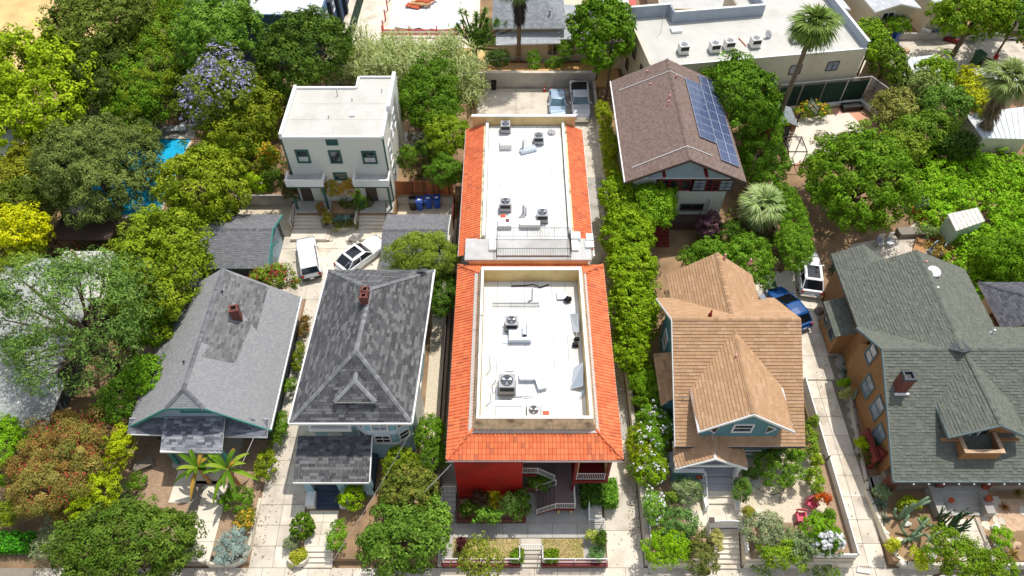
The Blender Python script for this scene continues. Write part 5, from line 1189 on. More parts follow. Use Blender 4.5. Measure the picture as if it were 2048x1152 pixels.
# ------------------------------------------------------------------ rooftop plant
def ac_proto(label, m='ac_grey', louvre='black', loc=(0, 0, 0), sx=.85, sy=.8, sz=.85, side='S', rz=0, group=None, scale=1, dark_top=True):
    t = thing('air_conditioner', label, 'air conditioner', loc, group, rz); o = Vector((0, 0, 0))
    def bld(mb, nm, mm, par=t): return link(nm, mb.mesh(nm, o), par, mm)
    a, b = sx / 2 * scale, sy / 2 * scale; h = sz * scale
    bd = bld(MB().box(-a, a, -b, b, .08, h), 'cabinet', m); md = bd.modifiers.new('bevel', 'BEVEL'); md.width = .03; md.segments = 2
    r = min(a, b) * .78
    bld(MB().cyl((0, 0), r, h, h + .012, 20), 'fan_opening', 'black' if dark_top else 'ac_grey')
    g = MB()
    for q in (r, r * .66, r * .36): g.tube([(q * math.cos(k * math.pi / 9), q * math.sin(k * math.pi / 9), h + .05) for k in range(19)], .012, 4, cap=False)
    for k in range(4): c_, s_ = math.cos(k * math.pi / 4), math.sin(k * math.pi / 4); g.tube([(-r * c_, -r * s_, h + .05), (r * c_, r * s_, h + .05)], .008, 4)
    bld(g, 'fan_guard', 'metal')
    for k in range(3):
        an = k * 2.094 + .5; f = MB(); f.add([(.05 * math.cos(an), .05 * math.sin(an), h + .02), (r * .85 * math.cos(an - .35), r * .85 * math.sin(an - .35), h + .02), (r * .85 * math.cos(an + .35), r * .85 * math.sin(an + .35), h + .035)], [(0, 1, 2)]); bld(f, 'fan_blade', 'sheet_metal' if dark_top else 'ac_white')
    lv = MB(); lv.box(-a + .06, a - .06, -b - .012, -b, h * .52, h - .08); bld(lv, 'louvre_panel', louvre)
    bld(MB().box(-a + .06, a - .06, -b - .012, -b, .14, h * .45), 'access_panel', m)
    bld(MB().box(-a - .06, a + .06, -b - .06, b + .06, 0, .08), 'base_frame', 'membrane_seam'); return t
ACG = 'air conditioners on the white roofs'
def duct(label, pts, w_, h_, m='sheet_metal', name='roof_duct'):
    t = thing(name, label, 'duct', tuple(pts[0])); 
    for i, (a, b) in enumerate(zip(pts[:-1], pts[1:])):
        a, b = Vector(a), Vector(b); d = b - a; MB().obox((a + b) / 2 + Vector((0, 0, h_ / 2 - .02 * i)), (d.length + w_ * .9, w_ * (1 - .02 * i), h_), math.atan2(d.y, d.x)).build('duct_section', m, t)
    return t
def boxthing(name, label, cat, c, size, m, rz=0, group=None, tilt=None):
    q = MB().obox((c[0], c[1], c[2] + size[2] / 2), size, rz, tilt); return q.build(name, m, None, label, cat, group)
def P(u, v, z): return at(u, v, z)
zt = ZF
acs = [(1011, 262, zt, .82, 'air conditioner at the back left corner of the rear white roof', .95), (1077, 285, zt, .8, 'air conditioner with side duct near the back right of the rear white roof', .95),
       (1011, 418, zt, .85, 'air conditioner with orange tiles on its duct, front left of the rear white roof', 1.0), (1084, 440, zt, .85, 'air conditioner beside a white duct, front right of the rear white roof', 1.0),
       (1023, 655, zt, .85, 'air conditioner with silver curved duct in the middle of the front white roof', 1.0), (1014, 778, zt, 1.05, 'large air conditioner on a white curb near the front of the front white roof', 1.1)]
src = None
for (u, v, z, s, lab, hh) in acs:
    p = P(u, v, z)
    if src is None: src = ac_proto(lab, loc=p, group=ACG)
    else: copy_thing(src, p, 0, lab, ACG, s / .82)
p = P(1067, 826, zt); ac_proto('small round topped air conditioner against the front parapet', loc=p, sz=.4, group=ACG, m='ac_white')
def duct_box(label, u, v, z, sx, sy, sz, m='white_paint', rz=0): p = P(u, v, z); return boxthing('duct_box', label, 'duct', p, (sx, sy, sz), m, rz)
duct_box('white square duct box in front of the back left roof unit', 1012, 292, zt, 1.0, 1.1, .55, 'ac_white')
duct_box('white duct curb carrying loose orange tiles on the rear roof', 1010, 450, zt, 1.05, 1.0, .45, 'ac_white')
for k, (u, v) in enumerate(((1006, 432), (1015, 441))): boxthing('loose_roof_tile', ('larger loose orange tile lying on the white duct curb', 'smaller dark orange tile lying on the white duct curb')[k], 'roof tile', P(u, v, zt + .46), (.4 - .15 * k, .25, .06), 'brick' if k else 'tile_orange' if 'tile_orange' in M else 'orange_plastic', .1)
duct('white duct leading left from the front right unit of the rear roof', [P(1048, 452, zt), P(1072, 452, zt)], .7, .5, 'ac_white')
duct('grey duct running left from the back right unit of the rear roof', [P(1046, 305, zt), P(1066, 300, zt)], .55, .35, 'sheet_metal')
for (u, v, h_, lab) in ((1046, 428, 1.0, 'tall thin vent pipe near the centre of the rear white roof'), (1051, 430, .85, 'shorter vent pipe beside the tall pipe on the rear white roof'), (1046, 300, 1.0, 'grey flue standing by the duct of the rear white roof')):
    p = P(u, v, zt); tag(MB().cyl((p.x, p.y), .09, zt, zt + h_, 10).cyl((p.x, p.y), .14, zt + h_, zt + h_ + .06, 10).build('vent_pipe', 'metal', None, lab, 'vent pipe'))
# front roof ducts
t = duct('silver curved duct beside the middle unit of the front roof', [P(1030, 676, zt), P(1050, 676, zt)], .95, .5)
q = MB(); c0 = P(1047, 664, zt)
for k in range(7): a = R(-10 + k * 18); q.obox((c0.x + .0 + .2 * math.cos(a), c0.y - .2, zt + .35 + .32 * math.sin(a)), (.16, 1.0, .14), 0, (0, -a))
q.build('duct_elbow', 'sheet_metal', t)
boxthing('metal_tray', 'pale metal drip tray under the middle unit of the front roof', 'tray', P(1030, 672, zt), (1.7, 1.3, .07), 'sheet_metal')
boxthing('metal_tray', 'bluish white metal curb under the large front unit', 'tray', P(1018, 793, zt), (1.75, 1.5, .07), 'sheet_metal')
duct('white duct running right from the large front unit then turning forward', [P(1047, 757, zt), P(1077, 757, zt), P(1083, 775, zt)], .6, .42)
boxthing('roof_hatch', 'grey square metal hatch at the back right of the front roof', 'hatch', P(1124, 594, zt), (.75, .65, .2), 'metal')
boxthing('roof_hatch', 'small white hatch between the two units of the front roof', 'hatch', P(1020, 738, zt), (.55, .45, .12), 'white_paint')
boxthing('loose_roof_tile', 'single orange tile lying by the front parapet', 'roof tile', P(1092, 826, zt), (.42, .25, .07), 'orange_plastic')
rng = random.Random(9)
for (u, v, r, lab) in ((1136, 602, .3, 'black rubbish bag by the metal hatch on the front roof'), (1150, 692, .24, 'small black rubbish bag along the right parapet'), (1153, 680, .2, 'black bag end just behind the small bag along the right parapet')):
    p = P(u, v, zt); tag(MB().ell((p.x, p.y, zt + r * .6), (r, r * .9, r * .7), 10, 7, .5, rng).build('rubbish_bag', 'black_bag', None, lab, 'bag', smooth=True))
def sheet(label, pts, m='sheet_metal', name='metal_sheet'): return tag(MB().slab([Vector(p) for p in pts], .03).build(name, m, None, label, 'metal sheet'))
sheet('bent pale metal sheet leaning on the right parapet near the bags', [P(1140, 628, zt + .05), P(1156, 626, zt + .6), P(1158, 664, zt + .6), P(1146, 664, zt + .05)])
sheet('large folded metal sheet leaning in the right parapet corner', [P(1142, 778, zt + .1), P(1148, 735, zt + .1), P(1166, 724, zt + .9), P(1166, 772, zt + .5)])
sheet('loose metal strip lying below the folded metal sheet', [P(1157, 795, zt + .05), P(1168, 772, zt + .2), P(1170, 782, zt + .2), P(1160, 800, zt + .05)])
def pipe_run(label, pts, r=.03, m='metal', name='conduit', cat='pipe'):
    return tag(MB().tube([Vector(p) for p in pts], r, 5).build(name, m, None, label, cat))
pipe_run('long pair pipe lying across the back of the front roof', [P(985, 606, zt + .08), P(1078, 606, zt + .08)], .035)
pipe_run('second long pipe just in front of the back pipe on the front roof', [P(985, 612, zt + .08), P(1080, 612, zt + .08)], .03)
pipe_run('bent pipe rising toward the back parapet of the front roof', [P(1056, 603, zt + .08), P(1064, 600, zt + .08), P(1065, 577, zt + .08)], .05)
pipe_run('dark cable bundle lying along the back parapet of the front roof', [P(1023, 572, zt + .08), P(1050, 571, zt + .1), P(1068, 569, zt + .2), P(1080, 575, zt + .06), P(1098, 569, zt + .08)], .05, 'black')
pipe_run('thin bent conduit by the left parapet of the front roof', [P(973, 750, zt + .06), P(981, 738, zt + .06), P(979, 712, zt + .06)], .03, 'ac_grey')
pipe_run('thin bent conduit left of the large front unit', [P(972, 812, zt + .06), P(982, 803, zt + .06), P(981, 788, zt + .06)], .03, 'ac_grey')
pipe_run('pipe pair lying right of the large front unit', [P(1015, 794, zt + .15), P(1066, 792, zt + .15)], .035)
pipe_run('black cable loop beside the large front unit', [P(992, 760, zt + .05), P(984, 772, zt + .05), P(986, 788, zt + .05), P(993, 780, zt + .05)], .02, 'black')
tag(MB().tube([P(945, 630, 8.1), P(985, 630, 8.3)], .02, 4).tube([P(962, 629, 8.0), P(964, 631, 8.6)], .03, 4).build('aerial', 'metal', None, 'thin metal aerial rod over the left parapet of the front roof', 'aerial'))
dish(tuple(P(1103, 266, zt)), .35, R(3), 0, 'ac_grey', 'flat grey satellite dish in the back right corner of the rear white roof', .12)
# roof units of the beige block
src2 = None
for (u, v, mm, lab) in ((1365, 106, 'ac_white', 'white air conditioner with hood, first from the left on the beige block'), (1427, 103, 'ac_white', 'pale air conditioner, second from the left on the beige block'), (1456, 98, 'ac_white', 'dark sided air conditioner, third from the left on the beige block'), (1508, 93, 'ac_white', 'wide air conditioner with a rusty pipe, fourth from the left on the beige block'), (1590, 82, 'ac_white', 'dark sided air conditioner just left of the tall palm'), (1638, 76, 'ac_white', 'white air conditioner right of the tall palm crown on the beige block')):
    p = P(u, v, 6.17)
    if src2 is None: src2 = ac_proto(lab, 'ac_white', 'black', p, .95, .9, 1.0, rz=A_, group='air conditioners on the beige block roof', dark_top=False)
    else: copy_thing(src2, p, A_, lab, 'air conditioners on the beige block roof')
dish(tuple(P(1535, 75, 6.17)), .45, R(50), R(40), 'ac_grey', 'grey satellite dish on the beige block behind the wide unit', .4)
boxthing('roof_hatch', 'white hatch near the left end of the beige block roof', 'hatch', P(1352, 62, 6.17), (1.1, .9, .25), 'white_paint', A_)
pipe_run('thin mast standing on the left end of the beige block roof', [P(1321, 66, 6.17), P(1321, 66, 6.17) + Vector((0, 0, 2.6))], .025)
pipe_run('rusty pipe snaking beside the wide unit on the beige block', [P(1477, 76, 6.22), P(1485, 84, 6.22), P(1492, 92, 6.22)], .05, 'pot')

# ------------------------------------------------------------------ bins, cones, fences
def wheelie(label, p, m, rz=0, s=1., group=None):
    t = thing('wheelie_bin', label, 'bin', p, group, rz)
    def bld(mb, nm, mm): return link(nm, mb.mesh(nm), t, mm)
    a, b, h = .27 * s, .33 * s, .95 * s
    bld(MB().add([(-a * .8, -b * .8, .06), (a * .8, -b * .8, .06), (a * .8, b * .8, .06), (-a * .8, b * .8, .06), (-a, -b, h), (a, -b, h), (a, b, h), (-a, b, h)], [(3, 2, 1, 0), (4, 5, 6, 7), (0, 1, 5, 4), (1, 2, 6, 5), (2, 3, 7, 6), (3, 0, 4, 7)]), 'body', m)
    bld(MB().obox((0, 0, h + .04), (a * 2.15, b * 2.2, .07), 0, (.06, 0)), 'lid', m)
    bld(MB().tube([(-a, b + .06, h), (a, b + .06, h)], .025, 5), 'handle', m)
    for x in (-a * .9, a * .9): bld(MB().lathe([(.0, -.03), (.11, -.03), (.11, .03), (0, .03)], 10, (x, b * .85, .11), 'Y'), 'wheel', 'rubber')
    return t
RB = 'wheelie bins below the redwood fence'
for (u, v, mm, lab) in ((827, 417, 'black', 'black wheelie bin left of the three blue bins'), (841, 417, 'blue_bin', 'blue recycling bin nearest the black bin'), (858, 414, 'blue_bin', 'blue recycling bin in the middle of the row of three'), (875, 413, 'blue_bin', 'blue recycling bin at the right end of the row')):
    b_ = wheelie(lab, at(u, v, .02), mm, R(3), 1.15, RB)
    if mm == 'blue_bin': link('lid_label', MB().box(-.16, .16, -.12, .12, 1.19, 1.195).mesh('lid_label'), b_, 'label_white')
wheelie('black wheelie bin against the back wall of the parking lot', at(988, 178, 0), 'black')
wheelie('blue bin between the grey green roof and the far right house', at(1958, 585, .1), 'blue_bin', .6, 1.2)
wheelie('green bin tucked beside the grey green roof near the white car', at(1668, 545, .1), 'green_bin', .2, 1.2)
wheelie('green wheelie bin behind the blue car', at(1538, 585, .0), 'green_bin', .1, 1.1)
wheelie('dark green bin in the junk yard at the upper right', at(1950, 128, .1), 'green_bin', .4, 1.5)
wheelie('blue bin beside the junk pile at the upper right', at(1785, 82, .1), 'blue_bin', .5, 1.4)
t = thing('traffic_cone', 'orange traffic cone behind the silver sedan', 'cone', at(1089, 182, 0)); o = world_loc(t)
MB().obox(o + Vector((0, 0, .02)), (.36, .36, .04)).build('base', 'orange_plastic', t); MB().cyl((o.x, o.y), .15, .04, .28, 12, .1).cyl((o.x, o.y), .075, .42, .7, 12, .03).build('cone', 'orange_plastic', t); MB().cyl((o.x, o.y), .1, .28, .42, 12, .075).build('band', 'plastic_white', t)
for k, (u, v) in enumerate(((1011, 182), (1055, 182))): boxthing('wheel_stop', ('left', 'right')[k] + ' of the two concrete wheel stops in the empty parking bays', 'wheel stop', at(u, v, 0), (1.6, .16, .12), 'concrete')
# white vinyl fence round the teal house garden
def board_fence(label, pts, h, m='white_paint', bw=.3, name='board_fence', th=.04, cap=True, post_every=2.2, cat='fence'):
    t = thing(name, label, cat, pts[0])
    for a, b in zip(pts[:-1], pts[1:]):
        a, b = Vector(a), Vector(b); L = (b - a).length; n = max(1, int(L / bw)); rz = math.atan2(b.y - a.y, b.x - a.x)
        for i in range(n):
            c = a.lerp(b, (i + .5) / n); MB().obox(c + Vector((0, 0, h / 2)), (L / n - .012, th, h), rz).build('fence_board', m, t)
        if cap: c = a.lerp(b, .5); MB().obox(c + Vector((0, 0, h + .02)), (L + .04, th * 2.2, .06), rz).build('fence_rail', m, t)
        k = max(1, int(L / post_every))
        for i in range(k + 1): MB().obox(a.lerp(b, i / k) + Vector((0, 0, h / 2 + .05)), (.1, .1, h + .1), rz).build('post', m, t)
    return t
zt_ = .66
board_fence('white board fence along the right side of the teal house garden', [(22.3, 28.5, .1), (22.3, 22, .2), (22.3, 15.25, .3)], 1.15)
board_fence('white board fence across the front right of the teal house garden', [(16.1, 15.3, .4), (22.3, 15.25, .4)], .9)
board_fence('white board fence at the front left of the teal house garden', [(9.1, 19.5, .4), (9.1, 16.2, .4)], .8)
t = thing('garden_gate', 'white arched garden gate at the top of the street steps of the teal house', 'gate', (14.2, 17.2, .66))
gx0, gx1 = 13.2, 15.15
for i in range(9):
    x = gx0 + (gx1 - gx0) * i / 9; xm = (x + .11 - 14.17) / 1.0; MB().box(x + .006, x + .21, 17.2, 17.25, .66, 1.75 + .22 * (1 - xm * xm)).build('gate_board', 'white_paint', t)
for x in (gx0 - .15, gx1 + .05): MB().box(x - .12, x + .14, 17.1, 17.36, .3, 2.0).build('post', 'white_paint', t); MB().box(x - .16, x + .18, 17.06, 17.4, 2.0, 2.08).build('post_cap', 'brown_trim', t)
for s, xx in ((0, 13.0), (1, 15.3)): board_fence('white board panel along the ' + ('left' if s == 0 else 'right') + ' side of the teal house street steps', [(xx, 17.1, .4), (xx + (.0 if s else .05), 15.6, -.1)], 1.1)
t = thing('steps', 'long flight of grey white steps from the sidewalk to the arched white gate', 'steps', (14.2, 15.8, ZS))
for i in range(8): MB().box(13.3, 15.1, 14.92 + i * .28, 17.15, ZS - .05, ZS + (i + 1) * .157).build('step', 'concrete_new', t)
t = thing('retaining_wall', 'low curved pale wall along the sidewalk in front of the white fence', 'wall', (18.5, 15.1, ZS)); MB().box(15.3, 22.35, 14.98, 15.14, ZS - .1, .28).build('wall', 'lime_stone', t)
t = thing('retaining_wall', 'pale wall along the sidewalk left of the teal house street steps', 'wall', (11.2, 15.1, ZS)); MB().box(9.0, 13.1, 14.98, 15.14, ZS - .1, .35).build('wall', 'lime_stone', t)
# curbed cactus garden wall
t = thing('garden_wall', 'rounded pale concrete curb wall around the cactus garden', 'wall', (25.2, 17, 0))
cw = [(24.95, 20.6), (24.72, 20.0), (24.85, 19), (25.05, 17), (25.3, 15.5), (25.8, 15.05), (27, 14.98), (34, 14.98), (45, 14.98)]
for a, b in zip(cw[:-1], cw[1:]):
    c = ((a[0] + b[0]) / 2, (a[1] + b[1]) / 2); L = math.hypot(b[0] - a[0], b[1] - a[1]); MB().obox((c[0], c[1], -.15), (L + .08, .2, .95), math.atan2(b[1] - a[1], b[0] - a[0])).build('wall_block', 'lime_stone', t)
t = thing('garden_wall', 'low pale curb wall along the upper right driveway bed', 'wall', (25.6, 25, 0))
for a, b in (((24.95, 20.8), (25.2, 22.5)), ((25.2, 22.5), (25.5, 26)), ((25.5, 26), (26.2, 29))): MB().obox(((a[0] + b[0]) / 2, (a[1] + b[1]) / 2, .1), (math.hypot(a[0] - b[0], a[1] - b[1]), .14, .35), math.atan2(b[1] - a[1], b[0] - a[0])).build('wall_block', 'concrete', t)
t = thing('steps', 'pale steps from the sidewalk into the cactus garden path', 'steps', (30.5, 15.5, 0))
for i in range(4): MB().box(29.4, 31.4, 15.0 + i * .32, 16.9, ZS, ZS + .8 * (i + 1) / 4 + .003 * i).build('step', 'concrete_new', t)
MB().box(31.4, 31.62, 14.9, 18.0, ZS, .4).build('stair_cheek', 'concrete', t)
gp = structure('walkway', MB().box(29.0, 31.6, 16.3, 18.0, 0, .21), 'joint'); slabs(gp, 29.0, 31.6, 16.3, 18.0, 2, 2, lambda x, y: .24, 'concrete_new')
fl2 = structure('flagstone_patio', MB().box(31.8, 38, 17.2, 19.4, 0, .205), 'rock_tan'); rng = random.Random(17)
for k in range(34):
    x, y, r = 32.0 + rng.random() * 5.6, 17.3 + rng.random() * 2, rng.uniform(.28, .42); MB().prism([(x + r * rng.uniform(.75, 1.1) * math.cos(a), y + r * rng.uniform(.75, 1.1) * math.sin(a)) for a in [i * math.pi / 3 + rng.uniform(-.2, .2) for i in range(6)]], .2, .225 + .001 * k).build('flagstone', rng.choice(['rock_tan', 'concrete', 'lime_stone']), fl2)
# blue house front walk
wk3 = structure('walkway', MB().box(-13.9, -11.9, 16.2, 18.65, -.3, -.02), 'joint'); slabs(wk3, -13.9, -11.9, 16.2, 18.65, 2, 3, lambda x, y: .03, 'concrete_new')
t = thing('steps', 'short pale steps from the sidewalk up to the blue house walk', 'steps', (-12.9, 15.5, ZS))
for i in range(4): MB().box(-13.8, -11.9, 14.98 + i * .3, 16.25, ZS - .02, ZS + .15 * (i + 1)).build('step', 'concrete_new', t)
t = thing('garden_wall', 'small rounded curb around the shrub bed at the foot of the blue house drive', 'wall', (-14.2, 15.2, ZS)); 
for i in range(7): a0 = math.pi + i * math.pi / 7; a1 = a0 + math.pi / 7; c0 = (-14.15, 15.6); MB().prism([(c0[0] + .75 * math.cos(a0), c0[1] + .6 * math.sin(a0)), (c0[0] + .75 * math.cos(a1), c0[1] + .6 * math.sin(a1)), (c0[0] + .62 * math.cos(a1), c0[1] + .48 * math.sin(a1)), (c0[0] + .62 * math.cos(a0), c0[1] + .48 * math.sin(a0))], ZS, .02).build('wall_block', 'lime_stone', t)
MB().prism([(-14.15 + .64 * math.cos(math.pi + i * math.pi / 7), 15.6 + .5 * math.sin(math.pi + i * math.pi / 7)) for i in range(8)], ZS, -.02).build('soil', 'dry_grass', t)
# bungalow front path, kerb
wk4 = structure('walkway', MB().box(-22.3, -19.9, 15.1, 20.6, -.6, -.01), 'joint'); slabs(wk4, -21.6, -19.9, 15.2, 20.5, 1, 4, lambda x, y: .03, 'concrete_new'); slabs(wk4, -23.8, -22.3, 19.2, 21.6, 1, 2, lambda x, y: .03, 'concrete_new')
t = thing('garden_wall', 'rounded pale kerb wall at the drive corner of the grey bungalow garden', 'wall', (-18, 15.2, ZS))
for a, b in (((-20.0, 15.1), (-18.4, 15.1)), ((-18.4, 15.1), (-17.75, 15.45)), ((-17.75, 15.45), (-17.55, 16.2)), ((-17.55, 16.2), (-17.5, 19.5))): MB().obox(((a[0] + b[0]) / 2, (a[1] + b[1]) / 2, -.3), (math.hypot(a[0] - b[0], a[1] - b[1]) + .06, .18, .72), math.atan2(b[1] - a[1], b[0] - a[0])).build('wall_block', 'lime_stone', t)

# ------------------------------------------------------------------ sports court, chain link, shed, hoop
sc_ = structure('sports_court', MB().prism([tuple(at(1575, 228))[:2], tuple(at(1715, 212))[:2], tuple(at(1800, 300))[:2], tuple(at(1590, 330))[:2]], -.2, .03), 'terracotta_pave')
MB().prism([tuple(at(1572, 240))[:2], tuple(at(1697, 226))[:2], tuple(at(1762, 290))[:2], tuple(at(1580, 330))[:2]], .0, .05).build('court_surface', 'sport_court', sc_)
a, b, c = at(1545, 222, 0), at(1720, 205, 0), at(1806, 270, 0)
t = thing('court_fence', 'tall chain link fence with dark green windscreens behind the sports court', 'fence', tuple(a))
n = 4; hF = 3.3
for i in range(n):
    p0, p1 = a.lerp(b, (i + .04) / n), a.lerp(b, (i + .96) / n)
    MB().add([p0 + Vector((0, 0, .5)), p1 + Vector((0, 0, .5)), p1 + Vector((0, 0, 2.9)), p0 + Vector((0, 0, 2.9)), p0 + Vector((0, .03, .5)), p1 + Vector((0, .03, .5)), p1 + Vector((0, .03, 2.9)), p0 + Vector((0, .03, 2.9))], [(0, 1, 2, 3), (7, 6, 5, 4), (0, 3, 7, 4), (1, 5, 6, 2), (3, 2, 6, 7)]).build('windscreen', 'green_mesh', t)
for i in range(n + 1): p0 = a.lerp(b, i / n); MB().tube([p0, p0 + Vector((0, 0, hF))], .06, 6).build('post', 'metal', t)
MB().tube([a + Vector((0, 0, hF)), b + Vector((0, 0, hF))], .05, 6).build('rail', 'wire_pale', t)
MB().obox((a + b) / 2 + Vector((0, -.1, .2)), ((b - a).length, .2, .45), math.atan2(b.y - a.y, b.x - a.x)).build('base_wall', 'white_paint', t)
t2 = thing('court_fence', 'chain link fence along the right edge of the sports court', 'fence', tuple(b))
q = MB(); L = (c - b).length; d = (c - b).normalized()
for k in range(int((L + hF) / .28)):
    s = k * .28
    for sg in (0, 1):
        x0, z0, x1, z1 = (s - hF, 0, s, hF); 
        if x0 < 0: z0 -= x0; x0 = 0
        if x1 > L: z1 -= (x1 - L); x1 = L
        if z1 > z0 + .05:
            za, zb = (z0, z1) if sg == 0 else (hF - z0, hF - z1); q.tube([b + d * x0 + Vector((0, 0, za)), b + d * x1 + Vector((0, 0, zb))], .009, 3, cap=False)
q.build('wire_mesh', 'wire_pale', t2, kind='stuff'); MB().tube([b + Vector((0, 0, hF)), c + Vector((0, 0, hF))], .05, 6).build('rail', 'wire_pale', t2)
for k in (0.02, .5, 1): MB().tube([b.lerp(c, k), b.lerp(c, k) + Vector((0, 0, hF))], .05, 6).build('post', 'metal', t2)
MB().obox((b + c) / 2 + Vector((-.2, 0, .25)), (L, .25, .5), math.atan2(d.y, d.x)).build('base_wall', 'white_paint', t2)
a2, b2 = at(1722, 172, 0), at(1815, 252, 0)
t = thing('retaining_wall', 'stained taupe wall running back beside the beige block and the court fence', 'wall', tuple(a2)); MB().obox((a2 + b2) / 2 + Vector((.6, .6, 1.6)), ((b2 - a2).length * 1.25, .25, 3.2), math.atan2((b2 - a2).y, (b2 - a2).x)).build('wall', 'taupe', t)
MB().obox((a2 + b2) / 2 + Vector((.6, .6, 3.24)), ((b2 - a2).length * 1.25, .35, .1), math.atan2((b2 - a2).y, (b2 - a2).x)).build('coping', 'rock_tan', t)
p = at(1556, 275, 0); t = thing('garden_shed', 'small shed with a grey gable roof beside the basketball hoop', 'shed', tuple(p))
gable_walls(t, 'Y', p.x - 1.1, p.x + 1.1, p.y - .6, p.y + 2.0, 0, 2.0, 2.5, 'brown_paint')
shingle_roof(t, [[(p.x - 1.3, p.y + 2.2, 2.0), (p.x - 1.3, p.y - .8, 2.0), (p.x, p.y - .8, 2.6), (p.x, p.y + 2.2, 2.6)], [(p.x + 1.3, p.y - .8, 2.0), (p.x + 1.3, p.y + 2.2, 2.0), (p.x, p.y + 2.2, 2.6), (p.x, p.y - .8, 2.6)]], .35, .2, .02, G('7f8688', '8a9092'), 'brown_paint', .08, seed=101)
window(t, 'S', (p.x + .2, p.y - .62, 1.1), .7, 1.4, 'black', 'black', nz=1)
p = at(1586, 268, 0); t = thing('basketball_hoop', 'black basketball hoop on a slanted post at the edge of the pale court', 'basketball hoop', tuple(p))
MB().tube([p, p + Vector((-.1, 0, 2.6)), p + Vector((.9, .2, 3.2))], [.09, .08, .06], 8).build('post', 'black', t)
bb = p + Vector((1.1, .2, 3.3)); q = MB().obox(bb, (.06, 1.7, .08), .3); 
for dz in (-.5, .5): q.obox(bb + Vector((0, 0, dz)), (.05, 1.7, .06), .3)
for s in (-1, 1): q.obox(bb + Vector((-s * .25, s * .8, 0)), (.05, .06, 1.06), .3)
q.build('backboard_frame', 'black', t); MB().obox(bb, (.02, 1.66, 1.0), .3).build('backboard', 'clear_board', t)
MB().tube([bb + Vector((.35 + .23 * math.cos(k * math.pi / 6), .1 + .23 * math.sin(k * math.pi / 6), -.4)) for k in range(13)], .02, 5, cap=False).build('rim', 'orange_plastic', t)
p = at(1573, 320, 0); t = thing('garden_swing', 'black metal pergola frame in front of the small shed', 'frame', tuple(p))
q = MB()
for dx in (-.7, 1.1):
    for dy in (-1.2, 1.0): q.tube([p + Vector((dx, dy, 0)), p + Vector((dx, dy, 2.1))], .05, 5)
q.tube([p + Vector((-.7, -1.2, 2.1)), p + Vector((1.1, -1.2, 2.1)), p + Vector((1.1, 1.0, 2.1)), p + Vector((-.7, 1.0, 2.1)), p + Vector((-.7, -1.2, 2.1))], .06, 5); q.build('frame', 'black', t)
p = at(1574, 300, 0); t = thing('ladder', 'white ladder leaning on the small shed', 'ladder', tuple(p)); q = MB()
for s in (-.2, .2): MB().tube([p + Vector((s, 0, 0)), p + Vector((s, .5, 2.0))], .03, 4).build('rail', 'white_paint', t)
for k in range(6): MB().tube([p + Vector((-.2, .08 * k + .05, .33 * k + .2)), p + Vector((.2, .08 * k + .05, .33 * k + .2))], .025, 4).build('rung', 'white_paint', t)

# ------------------------------------------------------------------ buildings beyond
def flat_building(label, x0, x1, y0, y1, h, wall, roof, rz=0, name='building', par=.3, wins=(), pm=None):
    t = thing(name, label, 'building', ((x0 + x1) / 2, y0, 0)); MB().box(x0, x1, y0, y1, 0, h).build('wall', wall, t)
    MB().box(x0 + .1, x1 - .1, y0 + .1, y1 - .1, h, h + .06).build('flat_roof', roof, t)
    if par: MB().box(x0 - .03, x1 + .03, y0 - .03, y0 + .15, h - .05, h + par).box(x0 - .03, x0 + .15, y0 + .15, y1, h - .05, h + par).box(x1 - .15, x1 + .03, y0 + .15, y1, h - .05, h + par).box(x0 + .15, x1 - .15, y1 - .15, y1 + .03, h - .05, h + par).build('parapet', pm or wall, t)
    for (f, cx, cy, cz, w_, h_) in wins: window(t, f, (cx, cy, cz), w_, h_, 'white_paint', 'glass')
    return t
# grey hip roofed house behind the parking lot
gh = thing('house', 'cream house with a grey hip roof and lower grey porch roof behind the dirt slope', 'house', (2, 76, 0))
MB().box(-1.6, 8.5, 71.6, 80, 0, 2.9).build('wall', 'beige_stucco', gh)
shingle_roof(gh, [[(-2.2, 72.0, 3.9), (6.0, 72.0, 3.9), (2.6, 77.0, 6.3), (1.0, 77.0, 6.3)], [(6.0, 72.0, 3.9), (6.0, 82, 3.9), (2.6, 77.0, 6.3)], [(-2.2, 82, 3.9), (-2.2, 72.0, 3.9), (1.0, 77.0, 6.3)], [(-2.2, 82, 3.9), (6, 82, 3.9), (2.6, 77, 6.3), (1, 77, 6.3)][::-1]], .35, .22, .015, G('8d9196', '979b9f', '84888d'), 'white_paint', .15, seed=111, jit=.05)
shingle_roof(gh, [[(-1.8, 70.6, 2.7), (5.4, 70.9, 2.7), (5.4, 72.4, 3.2), (-1.8, 72.4, 3.2)], [(5.0, 71.4, 2.9), (9.3, 71.4, 2.9), (9.3, 77, 3.8), (5.0, 77, 3.8)]], .35, .22, .012, G('a9acaf', 'b2b5b8'), 'white_paint', .12, seed=113, name='porch_roof', jit=.05)
for x in (4.6, 6.4): window(gh, 'S', (x, 71.58, 1.6), 1.1, 1.5, 'beige_stucco', 'glass', nx=2, nz=1)
MB().cyl((4.2, 73.5), .12, 4.2, 5.2, 8).build('vent_pipe', 'metal', gh)
flat_building('white flat roofed building with rooftop units left of the beige block', 9.2, 13.0, 70, 82, 5.2, 'beige_stucco', 'cream_roof', par=.25)
for k, (u, v) in enumerate(((1243, 18), (1244, 40), (1258, 52))): boxthing('roof_unit', ('farthest', 'middle', 'nearest')[k] + ' white roof unit on the flat building left of the beige block', 'roof unit', at(u, v, 5.26), (1.3, 1.2, .9), 'ac_white', .1)
t = flat_building('blue walled house with pale flat roof at the top edge', -36, -20.6, 71, 92, 6.0, 'blue_wall', 'corrugated', par=.1)
